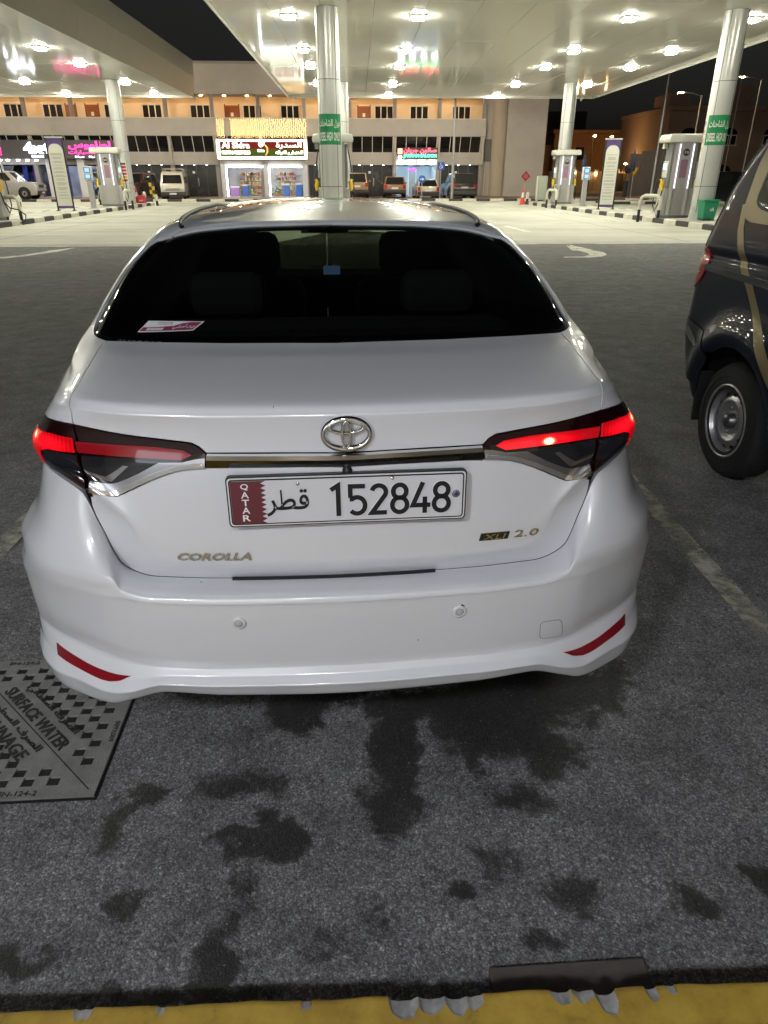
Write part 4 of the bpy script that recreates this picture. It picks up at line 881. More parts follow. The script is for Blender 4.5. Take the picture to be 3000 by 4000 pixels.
def pump(x, y, label, num):
    t = thing('fuel_pump', label, 'fuel pump', (x, y, KH), 0, 'fuel pumps')
    MB().bbox(-.52,.52,-.30,.30,.0,.09,.02).build('plinth', PGREY, t)
    # fluted steel body
    prof = [(-.42,-.30),(-.30,-.34),(-.20,-.30),(.20,-.30),(.30,-.34),(.42,-.30),(.42,.30),(.30,.34),(-.30,.34),(-.42,.30)]
    MB().prism(prof, .09, 2.50, 'z').build('pump_body', STEEL, t)
    for s in (-1, 1):
        boxo('light_strip', LILAC, s*.25-.018, s*.25+.018, -.352, -.341, 1.0, 2.45, t)
        boxo('light_strip', LILAC, s*.25-.018, s*.25+.018, .341, .352, 1.0, 2.45, t)
        # dispenser face on each lane side
        MB().bbox(min(s*.425,s*.58), max(s*.425,s*.58), -.28,.28,.09,1.0,.02).build('lower_cabinet', STEEL, t)
        MB().bbox(min(s*.425,s*.50), max(s*.425,s*.50), -.26,.26,1.01,2.45,.02).build('upper_panel', PGREY, t)
        MB().bbox(min(s*.505,s*.56), max(s*.505,s*.56), -.20,.20,1.35,1.90,.02).build('display_case', HOODM, t)
        boxo('display_screen', PSCR, min(s*.561,s*.566), max(s*.561,s*.566), -.13,.13,1.62,1.82, t)
        nz_ = MB(); nz_.tube([(s*.60,-.10,1.24),(s*.64,-.13,1.08),(s*.62,-.20,.92)], [.075,.085,.05], 10); nz_.tube([(s*.60,-.08,1.2),(s*.66,-.02,1.3),(s*.70,.0,1.26)], .03, 8); nz_.build('nozzle', YELL, t)
        MB().tube([(s*.52,.20,2.46),(s*.62,.18,1.9),(s*.74,.14,1.1),(s*.80,.05,.45),(s*.74,-.06,.22),(s*.66,-.14,.5),(s*.62,-.20,.90)], .022, 8).build('hose', HOSE, t)
        MB().bbox(min(s*.52,s*.66), max(s*.52,s*.66), .12,.26,2.30,2.48,.02).build('hose_mast', HOODM, t)
    q = MB(); q.prism([(-.72,2.50),(.72,2.50),(.74,2.60),(.70,2.74),(.60,2.76),(-.60,2.76),(-.70,2.74),(-.74,2.60)], -.46, .46, 'y'); bevel_mesh(q, 'hood', HOODM, t, .03)
    MB().lathe([(0,-.02),(.11,-.02),(.12,0)], (0,-.345,2.18), 'y', 20).build('number_disc', mat('number_disc', (.03,.03,.03), .4), t)
    text_obj('pump_number', num, SWHITE, t, (0, -.37, 2.18), width=.16, height=.085, depth=.004, bold=.02)
    boxo('side_poster', mat('poster_mauve', (.30,.17,.24), .5), -.13, .13, -.312, -.302, 1.35, 1.95, t)
    return t
pump(12.62, 27.6, 'large fuel pump numbered 06 beside the green bin on the right island', 'O 06')
pump(12.95, 43.0, 'fuel pump in the distance on the right island, behind the info board', 'O 05')
pump(-11.95, 41.0, 'fuel pump in front of the column on the left island', 'O 01')
pump(-.13, 28.4, 'fuel pump hidden behind the middle column, yellow nozzles at both sides', 'O 03')
pump(-12.40, 27.45, 'fuel pump cut off by the left edge, yellow nozzle showing', 'O 02')
BW = mat('bollard_white', (.62,.60,.50), .5); BB = mat('bollard_black', (.02,.02,.02), .5)
def hoop(x, y, rz, label, l=.85, h=.92):
    t = thing('hoop_guard', label, 'bollard', (x, y, 0), rz, 'hoop guards')
    for s in (-1, 1): MB().cyl((0, s*l/2), .055, 0, h*.48, 14).build('black_post', BB, t)
    pts = [(0,-l/2,h*.48),(0,-l/2,h-.16),(0,-l/2+.05,h-.05),(0,-l/2+.16,h),(0,l/2-.16,h),(0,l/2-.05,h-.05),(0,l/2,h-.16),(0,l/2,h*.48)]
    MB().tube(pts, .06, 12).build('white_hoop', BW, t)
hoop(11.66, 27.5, R(38), 'white and black hoop guard in front of the large right pump', .80)
hoop(11.72, 40.8, R(20), 'white and black hoop guard before the distant right pump'); hoop(13.6, 43.9, R(0), 'white and black hoop guard behind the distant right pump')
hoop(-10.95, 40.2, R(-10), 'white and black hoop guard right of the left pump'); hoop(-13.0, 42.9, R(80), 'white and black hoop guard left of the left pump', .5)
hoop(-11.60, 27.5, R(70), 'white and black hoop guard at the left edge with a hose looped over it', .62)
t = thing('loose_hose', 'black hose looping from the hoop guard down over the left kerb', 'hose', (-11.6, 27.5, 0))
MB().tube([(-.30,-.05,.86),(-.15,-.1,.70),(.0,-.15,.55),(.30,-.2,.50),(.52,-.25,.33),(.50,-.3,.14),(.25,-.3,.05),(-.1,-.35,.06),(-.35,-.4,.12)], .022, 8).build('hose_run', HOSE, t)
def post(x, y, z, label, h=.62):
    t = thing('guard_post', label, 'bollard', (x, y, z), 0, 'guard posts')
    MB().cyl((0,0), .075, 0, h*.45, 14).build('black_sleeve', BB, t); MB().lathe([(.10,h*.45),(.10,h*.8),(.08,h*.93),(0,h)], (0,0,0), 'z', 14).build('white_cap', BW, t)
post(-11.6, 46.2, KH, 'white-topped guard post just right of the left red cone'); post(-10.86, 46.0, 0, 'white-topped guard post nearest the pale van'); post(-18.5, 45, .0, 'white-topped guard post in front of the silver estate car'); post(12.05, 47.4, 0, 'white-topped guard post right of the traffic cone', .72)
# payment terminals
def terminal(x, y, label):
    t = thing('payment_terminal', label, 'terminal', (x, y, KH)); G = mat('terminal_grey', (.42,.42,.42), .4, .3)
    MB().bbox(-.12,.12,-.08,.08,0,1.25,.02).build('post', G, t); MB().bbox(-.19,.19,-.12,.12,1.251,1.86,.03).build('head', mat('terminal_white', (.60,.60,.60), .4), t)
    for z0, z1 in ((1.60,1.78),(1.33,1.50)):
        boxo('screen_frame', BB, -.14, .14, -.128, -.121, z0-.02, z1+.02, t); boxo('screen', glow('terminal_screen', (.25,.45,1.0), 2.), -.11, .11, -.134, -.129, z0, z1, t)
    MB().bbox(-.2,.2,-.15,.15,0,.03,.01).build('foot', G, t)
terminal(13.03, 39.4, 'grey payment terminal with two blue screens on the right island'); terminal(-12.02, 37.8, 'grey payment terminal with blue screens on the left island')
# tall info boards
def board(x, y, rz, label):
    t = thing('info_board', label, 'info board', (x, y, KH), rz); W_ = .34; Hh = 2.92
    for s in (-1, 1): boxo('frame_post', BB, s*W_-.03, s*W_+.03, -.03, .03, 0, Hh, t); boxo('foot', BB, s*W_-.05, s*W_+.05, -.22, .22, 0, .03, t)
    boxo('top_rail', mat('board_rail', (.5,.5,.47), .4), -W_-.04, W_+.04, -.04, .04, Hh, Hh+.06, t)
    boxo('purple_panel', mat('board_purple', (.10,.055,.21), .5), -W_+.031, W_-.031, -.012, .01, .10, Hh-.001, t)
    pts = [(-W_+.035,.20),(W_-.035,.20),(W_-.035,Hh-.55)]+[((W_-.035)*math.cos(R(a))**.8 if a < 90 else -(W_-.035)*abs(math.cos(R(a)))**.8, Hh-.55+.33*math.sin(R(a))) for a in range(15,180,15)]+[(-W_+.035,Hh-.55)]
    MB().prism(pts, -.020, -.013, 'y').build('white_sheet', mat('board_white', (.68,.67,.60), .5), t)
    rnd = random.Random(x); q = MB(); z = Hh-.62
    while z > .40:
        for k in range(rnd.choice((1,2,3))):
            w = rnd.uniform(.30,.50); q.box(-w/2, w/2, -.024, -.021, z, z+.016); z -= .045
        z -= .06
    q.build('printed_lines', mat('board_ink', (.30,.29,.30), .6), t)['kind'] = 'stuff'
    MB().box(-W_+.05, W_-.05, -.019, -.0135, .11, .2).build('purple_foot', mat('board_purple', (.10,.055,.21), .5), t)
board(12.74, 35.1, R(-8), 'tall white and purple info board on the right island'); board(-12.37, 35.0, R(8), 'tall white and purple info board on the left island')
# green wheeled bin, leaning panel, cabinet
t = thing('wheelie_bin', 'small green plastic bin at the foot of the right column', 'bin', (12.93, 25.55, KH)); BG = mat('bin_green', (.02,.22,.12), .45)
q = MB(); q.add([(-.21,-.20,.04),(.21,-.20,.04),(.21,.20,.04),(-.21,.20,.04),(-.27,-.25,.60),(.27,-.25,.60),(.27,.25,.60),(-.27,.25,.60)], [(0,3,2,1),(4,5,6,7),(0,1,5,4),(1,2,6,5),(2,3,7,6),(3,0,4,7)]); bevel_mesh(q, 'bin_tub', BG, t, .03)
MB().bbox(-.30,.30,-.28,.28,.602,.67,.025).build('bin_lid', BG, t)
for s in (-1,1): MB().bbox(min(s*.14,s*.20), max(s*.14,s*.20), -.23,-.17,.0,.06,.01).build('bin_foot', BG, t)
text_obj('bin_mark', 'rA', SWHITE, t, (.05, -.242, .36), width=.14, height=.12, depth=.004, bold=.03)
t = thing('leaning_panel', 'white sheet panel leaning beside the green bin', 'panel', (12.58, 25.9, KH)); MB().add([(-.20,-.12,0),(.16,-.12,0),(.24,.08,.42),(-.02,.08,.42),(-.20,-.10,0),(.16,-.10,0),(.24,.10,.42),(-.02,.10,.42)], [(0,1,2,3),(5,4,7,6),(0,4,5,1),(2,6,7,3),(0,3,7,4),(1,5,6,2)]).build('sheet', SWHITE, t)
t = thing('service_cabinet', 'pale green service cabinet behind the distant right pump', 'cabinet', (12.55, 46.1, KH)); MB().bbox(-.30,.30,-.2,.2,.12,1.45,.02).build('cabinet_body', mat('cabinet_green', (.45,.50,.42), .45), t); boxo('cabinet_door', mat('cabinet_door', (.50,.54,.46), .4), -.22, .22, -.208, -.201, .25, 1.36, t)
for s in (-1, 1): boxo('cabinet_leg', STEEL, s*.24-.03, s*.24+.03, -.15, .15, 0, .119, t)
# ---------------------------------------------------------------- sedan body surface
# rings of measured body lines (metres, car frame: x right, y forward from the tail, z up),
# from the bumper's lower edge up to the roof gutter; columns run from the tail centre round
# the corner and along the side to the nose centre.
def makima(xs, ys, xq):
    xs = np.asarray(xs, float); ys = np.asarray(ys, float)      # ys (n, ...)
    n = len(xs); h = np.diff(xs)
    sh = (slice(None),) + (None,) * (ys.ndim - 1)
    d = np.diff(ys, axis=0) / h[sh]
    e0 = 2 * d[:1] - d[1:2]; e00 = 2 * e0 - d[:1]
    e1 = 2 * d[-1:] - d[-2:-1]; e11 = 2 * e1 - d[-1:]
    D = np.concatenate([e00, e0, d, e1, e11], 0)
    w = np.abs(np.diff(D, axis=0)) + np.abs((D[1:] + D[:-1]) / 2)
    w1 = w[2:]; w2 = w[:-2]
    s = w1 + w2; s[s < 1e-12] = 1
    m = (w1 * D[1:-2] + w2 * D[2:-1]) / s
    xq = np.asarray(xq, float)
    i = np.clip(np.searchsorted(xs, xq, side='right') - 1, 0, n - 2)
    tq = ((xq - xs[i]) / h[i])[sh]; hq = h[i][sh]
    t2 = tq * tq; t3 = t2 * tq
    return (2*t3-3*t2+1)*ys[i] + (t3-2*t2+tq)*hq*m[i] + (3*t2-2*t3)*ys[i+1] + (t3-t2)*hq*m[i+1]

GX = [0,.3,.5,.6,.7,.76,.80,.845,.875,.888]
GY = [0,.010,.035,.062,.108,.155,.20,.28,.40,.65]
def gplan(x):
    return float(makima(GX, GY, np.array([min(abs(x), .888)]))[0])
# x positions of the nine rear columns
XB = [0,.3,.45,.54,.61,.69,.76,.825,.868]
def rear(y0, k, zs, xs=None, dy=None):
    xs = XB if xs is None else xs
    out = []
    for i, x in enumerate(xs):
        f = min(1, max(0, (x-.5)/.3)); f = 1-.45*f*f*(3-2*f)
        out.append((x*k if xs is XB else x, y0*f + gplan(x if xs is XB else x/k) + (dy[i] if dy else 0), zs[i]))
    return out
def front(w, zs, yn=4.62):
    # columns c9..c15: side, doors, wing, nose
    return [(w, .95, zs[0]), (w+.004, 1.9, zs[1]), (w-.005, 3.0, zs[2]), (w-.05, 3.9, zs[3]), (.60, yn-.14, zs[4]), (.3, yn-.03, zs[5]), (0, yn, zs[6])]
ROWS = [
 # underside return, lower edge, edge of the lower lip, top of the lip, foot of the bumper face
 rear(.03, 1, [.372,.372,.372,.355,.325,.318,.315,.31,.30]) + front(.84,[.24,.22,.22,.22,.22,.22,.22]),
 rear(-.060, 1, [.381,.386,.392,.362,.330,.328,.327,.325,.315]) + front(.865,[.25,.23,.23,.23,.23,.23,.23]),
 rear(-.085, 1, [.429,.432,.433,.402,.384,.383,.380,.376,.36], dy=[0,0,0,0,0,0,-.004,-.006,0]) + front(.872,[.30,.28,.28,.27,.27,.27,.27]),
 rear(-.062, 1, [.447,.447,.442,.424,.408,.413,.414,.415,.40]) + front(.874,[.33,.31,.31,.30,.30,.30,.30]),
 rear(-.054, 1, [.463,.462,.460,.460,.464,.467,.470,.474,.46], dy=[0,0,.004,.014,.022,.026,.020,.004,0]) + front(.876,[.38,.36,.36,.34,.34,.34,.34]),
 rear(-.062, 1, [.51,.51,.51,.515,.52,.525,.525,.525,.51], dy=[0,0,.002,.006,.012,.016,.012,.003,0]) + front(.880,[.45,.43,.43,.40,.40,.40,.40]),
 rear(-.070, 1, [.603,.603,.605,.607,.61,.61,.605,.60,.59], dy=[0,0,0,.003,.008,.010,.008,.002,0]) + front(.886,[.55,.54,.54,.48,.47,.47,.47]),
 rear(-.073, 1, [.648,.650,.655,.660,.662,.655,.645,.632,.62], dy=[0,0,0,0,.002,.003,.003,0,0]) + front(.888,[.60,.60,.60,.52,.50,.50,.50]),
 rear(-.0745, 1, [.660,.661,.662,.677,.709,.711,.704,.690,.677], xs=[0,.3,.445,.509,.538,.632,.727,.816,.869]) + front(.8885,[.652,.652,.642,.555,.525,.525,.525]),
 rear(-.072, 1, [.668,.669,.670,.686,.719,.720,.712,.698,.685], xs=[0,.3,.445,.510,.537,.63,.725,.815,.868]) + front(.888,[.66,.66,.65,.56,.53,.53,.53]),
 # step up to the lid opening
 rear(-.060, 1, [.673,.674,.676,.693,.728,.738,.732,.720,.707], xs=[0,.3,.447,.515,.542,.628,.721,.809,.863]) + front(.886,[.69,.69,.68,.575,.545,.545,.545]),
 rear(-.020, 1, [.671,.672,.675,.700,.756,.80], xs=[0,.3,.451,.524,.555,.615]) + [(.692,.098,.800),(.757,.205,.795),(.806,.365,.785)] + front(.878,[.74,.74,.72,.595,.56,.56,.56]),
 rear(.028, 1, [.664,.665,.667,.702,.799,.893], xs=[0,.3,.455,.535,.566,.598], dy=[0,0,0,-.004,-.010,-.012]) + [(.668,.135,.912),(.720,.207,.916),(.764,.345,.908)] + front(.868,[.80,.80,.78,.62,.58,.58,.58]),
 # lid: lower bend, plate face, chrome strip, face below the lip
 rear(.001, 1, [.715,.717,.725,.760,.820,.905], xs=[0,.3,.425,.473,.501,.592]) + [(.668,.118,.930),(.722,.197,.935),(.765,.348,.927)] + front(.862,[.83,.83,.80,.635,.60,.59,.59]),
 rear(-.0015, 1, [.723,.725,.733,.767,.827,.911], xs=[0,.3,.421,.468,.4975,.594]) + [(.669,.1165,.934),(.7225,.1965,.938),(.7655,.348,.930)] + front(.861,[.835,.835,.805,.638,.602,.592,.592]),
 rear(-.004, 1, [.775,.775,.785,.82,.875,.930], xs=[0,.3,.415,.470,.520,.603]) + [(.674,.118,.945),(.728,.203,.948),(.767,.353,.943)] + front(.852,[.86,.86,.83,.65,.61,.60,.60]),
 [(0,.000,.955),(.282,.010,.961),(.423,.030,.966),(.508,.052,.971),(.572,.078,.974),(.640,.112,.975),(.697,.160,.974),(.738,.235,.970),(.768,.365,.962)] + front(.835,[.915,.91,.87,.67,.63,.62,.62]),
 [(0,.005,.985),(.279,.015,.990),(.419,.035,.995),(.502,.057,1.000),(.566,.082,1.003),(.630,.115,1.003),(.684,.165,1.000),(.721,.240,.995),(.748,.370,.987)] + front(.826,[.945,.94,.89,.69,.645,.635,.635]),
 [(0,.004,1.040),(.276,.014,1.043),(.415,.033,1.046),(.497,.054,1.048),(.561,.081,1.047),(.622,.119,1.043),(.671,.178,1.038),(.702,.262,1.030),(.727,.395,1.021)] + front(.812,[.98,.97,.92,.72,.67,.655,.655]),
 [(0,.001,1.072),(.28,.010,1.073),(.42,.028,1.074),(.500,.049,1.075),(.562,.080,1.074),(.618,.130,1.070),(.662,.202,1.064),(.690,.300,1.058),(.720,.45,1.051)] + [(.79,.95,1.028),(.815,1.9,.982),(.82,3.0,.925),(.76,3.92,.76),(.56,4.42,.69),(.28,4.54,.675),(0,4.57,.675)],
 [(0,.016,1.088),(.28,.026,1.089),(.42,.043,1.091),(.497,.064,1.092),(.558,.096,1.091),(.611,.150,1.088),(.652,.235,1.083),(.682,.340,1.078),(.711,.50,1.072)] + [(.78,.95,1.050),(.805,1.9,.993),(.812,3.0,.935),(.72,3.90,.79),(.53,4.36,.72),(.27,4.46,.71),(0,4.49,.71)],
 # boot deck on the centre columns, quarter shoulder on the side ones
 [(0,.055,1.0955),(.28,.062,1.0965),(.42,.078,1.098),(.493,.097,1.098),(.552,.127,1.098),(.606,.182,1.096),(.645,.270,1.092),(.675,.375,1.089),(.705,.53,1.085)] + [(.772,.95,1.065),(.800,1.9,1.000),(.808,3.0,.942),(.69,3.87,.815),(.51,4.25,.75),(.26,4.35,.745),(0,4.38,.745)],
 [(0,.15,1.104),(.28,.155,1.105),(.42,.165,1.107),(.50,.180,1.108),(.555,.205,1.109),(.605,.255,1.108),(.642,.340,1.105),(.672,.435,1.102),(.704,.58,1.097)] + [(.766,.95,1.080),(.796,1.9,1.006),(.803,3.0,.948),(.66,3.80,.85),(.49,4.12,.79),(.25,4.2,.79),(0,4.23,.79)],
 [(0,.31,1.115),(.28,.314,1.117),(.42,.322,1.119),(.51,.335,1.121),(.568,.352,1.123),(.616,.388,1.123),(.650,.450,1.120),(.681,.530,1.117),(.711,.66,1.112)] + [(.762,.97,1.095),(.792,1.9,1.011),(.799,2.98,.953),(.62,3.65,.90),(.47,3.9,.865),(.24,3.97,.865),(0,4.0,.865)],
 # foot of the rear glass / belt line
 [(0,.472,1.124),(.29,.478,1.126),(.44,.490,1.130),(.545,.506,1.133),(.603,.524,1.135),(.645,.552,1.137),(.672,.610,1.138),(.697,.700,1.135),(.721,.83,1.128)] + [(.757,1.12,1.106),(.789,2.0,1.013),(.795,2.95,.957),(.60,3.46,.945),(.45,3.62,.945),(.23,3.68,.95),(0,3.70,.952)],
 [(0,.62,1.197),(.28,.625,1.199),(.43,.635,1.200),(.530,.648,1.199),(.592,.660,1.197),(.636,.682,1.194),(.656,.735,1.196),(.677,.830,1.196),(.697,.97,1.190)] + [(.726,1.30,1.162),(.755,2.05,1.10),(.765,2.85,1.07),(.565,3.24,1.065),(.42,3.38,1.07),(.21,3.43,1.075),(0,3.45,1.077)],
 [(0,.79,1.270),(.27,.793,1.271),(.41,.798,1.270),(.507,.806,1.266),(.568,.812,1.259),(.614,.824,1.251),(.634,.868,1.255),(.653,.970,1.257),(.669,1.12,1.253)] + [(.69,1.45,1.232),(.705,2.10,1.20),(.705,2.78,1.175),(.525,3.06,1.175),(.39,3.17,1.185),(.2,3.21,1.19),(0,3.23,1.19)],
 [(0,.96,1.335),(.26,.960,1.335),(.39,.958,1.331),(.48,.955,1.323),(.537,.950,1.313),(.581,.950,1.302),(.601,.985,1.311),(.619,1.09,1.318),(.632,1.26,1.315)] + [(.645,1.55,1.307),(.655,2.12,1.295),(.645,2.72,1.275),(.49,2.92,1.278),(.36,3.0,1.29),(.18,3.03,1.295),(0,3.045,1.297)],
 # head of the rear glass / gutter line along the roof
 [(0,1.085,1.380),(.25,1.082,1.378),(.37,1.075,1.372),(.445,1.066,1.364),(.497,1.055,1.354),(.536,1.05,1.346),(.557,1.085,1.357),(.576,1.19,1.367),(.588,1.36,1.369)] + [(.592,1.62,1.368),(.592,2.12,1.362),(.575,2.62,1.345),(.45,2.76,1.355),(.33,2.81,1.37),(.17,2.835,1.378),(0,2.84,1.38)],
 [(0,1.115,1.393),(.25,1.112,1.391),(.36,1.106,1.386),(.425,1.100,1.379),(.465,1.094,1.373),(.490,1.098,1.371),(.505,1.13,1.378),(.513,1.22,1.390),(.518,1.38,1.398)] + [(.522,1.64,1.404),(.522,2.12,1.405),(.505,2.58,1.385),(.41,2.70,1.39),(.3,2.74,1.402),(.15,2.765,1.409),(0,2.77,1.411)],
]
CTRL = np.array(ROWS, float)                    # rows x cols x 3
CTRL[22:27, 7:10, 0] += .016; CTRL[22:27, 6, 0] += .006; CTRL[19:22, 8:10, 0] += .008; CTRL[27, 7:10, 0] += .008
CTRL[0:3, 6:9, 1] -= .012; CTRL[8:11, 7, 0] -= .012; CTRL[8:11, 8, 0] -= .016; CTRL[0:2, 5:9, 2] -= .006
SCOL = np.array([0,.287,.429,.514,.581,.658,.737,.838,.973,1.503,2.384,3.387,4.154,4.637,4.918,5.192])
TROW = np.array([0,.091,.146,.182,.227,.281,.368,.413,.459,.468,.490,.550,.621,.673,.681,.717,.857,.888,.935,.971,1.002,1.038,1.115,1.249,1.418,1.571,1.739,1.896,2.019,2.074])
# press a crisp fold into the lower lip, its top edge and the boot lid's lower bend
def fold(rows, ts, k, w0, w1):
    a = rows[k]+(rows[k-1]-rows[k])*w0; b = rows[k]+(rows[k+1]-rows[k])*w1
    return np.concatenate([rows[:k], a[None], rows[k:k+1], b[None], rows[k+1:]]), np.concatenate([ts[:k], [ts[k]+(ts[k-1]-ts[k])*w0], ts[k:k+1], [ts[k]+(ts[k+1]-ts[k])*w1], ts[k+1:]])
CT0 = CTRL
for k, w0, w1 in ((19,.15,.2), (9,.35,.3), (4,.2,.2), (3,.2,.2), (2,.15,.15)):
    CTRL, TROW = fold(CTRL, TROW, k, w0, w1)
TR0 = np.array([0,.091,.146,.182,.227,.281,.368,.413,.459,.468,.490,.550,.621,.673,.681,.717,.857,.888,.935,.971,1.002,1.038,1.115,1.249,1.418,1.571,1.739,1.896,2.019,2.074])
# mirror the columns for a smooth crossing of the centre line
_M = CTRL[:, ::-1].copy(); _M[:, :, 0] *= -1
CT2 = np.concatenate([_M[:, :-1], CTRL], 1)
SC2 = np.concatenate([-SCOL[::-1][:-1], SCOL])
def car_grid(s, t):
    """outer grid of surface points for parameter vectors s (ring) and t (height)"""
    A = makima(TROW, CT2, t)                    # (nt, ncol, 3)
    return makima(SC2, A.transpose(1, 0, 2), s).transpose(1, 0, 2)   # (nt, ns, 3)
def car_pts(st):
    st = np.asarray(st, float)
    i = np.clip(np.searchsorted(TROW, st[:, 1], side='right') - 1, 0, len(TROW) - 2)
    out = np.zeros((len(st), 3))
    for a in range(0, len(st), 4000):
        b = slice(a, min(a + 4000, len(st)))
        A = makima(TROW, CT2, st[b, 1])          # (m, ncol, 3)
        # per-point spline along the ring
        for c in range(3):
            out[b, c] = makima_rows(SC2, A[:, :, c], st[b, 0])
    return out
def makima_rows(xs, Y, xq):
    """row k of Y is interpolated at xq[k]"""
    h = np.diff(xs); d = np.diff(Y, axis=1) / h
    e0 = 2*d[:, :1]-d[:, 1:2]; e00 = 2*e0-d[:, :1]; e1 = 2*d[:, -1:]-d[:, -2:-1]; e11 = 2*e1-d[:, -1:]
    D = np.concatenate([e00, e0, d, e1, e11], 1)
    w = np.abs(np.diff(D, axis=1)) + np.abs((D[:, 1:]+D[:, :-1])/2)
    w1 = w[:, 2:]; w2 = w[:, :-2]; s = w1+w2; s[s < 1e-12] = 1
    m = (w1*D[:, 1:-2]+w2*D[:, 2:-1])/s
    n = len(xs); k = np.arange(len(xq))
    i = np.clip(np.searchsorted(xs, xq, side='right')-1, 0, n-2)
    t = (xq-xs[i])/h[i]; t2 = t*t; t3 = t2*t
    return (2*t3-3*t2+1)*Y[k, i]+(t3-2*t2+t)*h[i]*m[k, i]+(3*t2-2*t3)*Y[k, i+1]+(t3-t2)*h[i]*m[k, i+1]
def car_nrm(st, e=.004):
    st = np.asarray(st, float)
    lo, hi = TROW[0], TROW[-1]
    a = st.copy(); a[:, 0] -= e; b = st.copy(); b[:, 0] += e
    c = st.copy(); c[:, 1] = np.maximum(c[:, 1]-e, lo); d = st.copy(); d[:, 1] = np.minimum(d[:, 1]+e, hi)
    n = np.cross(car_pts(b)-car_pts(a), car_pts(d)-car_pts(c))
    return n / np.maximum(np.linalg.norm(n, axis=1, keepdims=True), 1e-9)
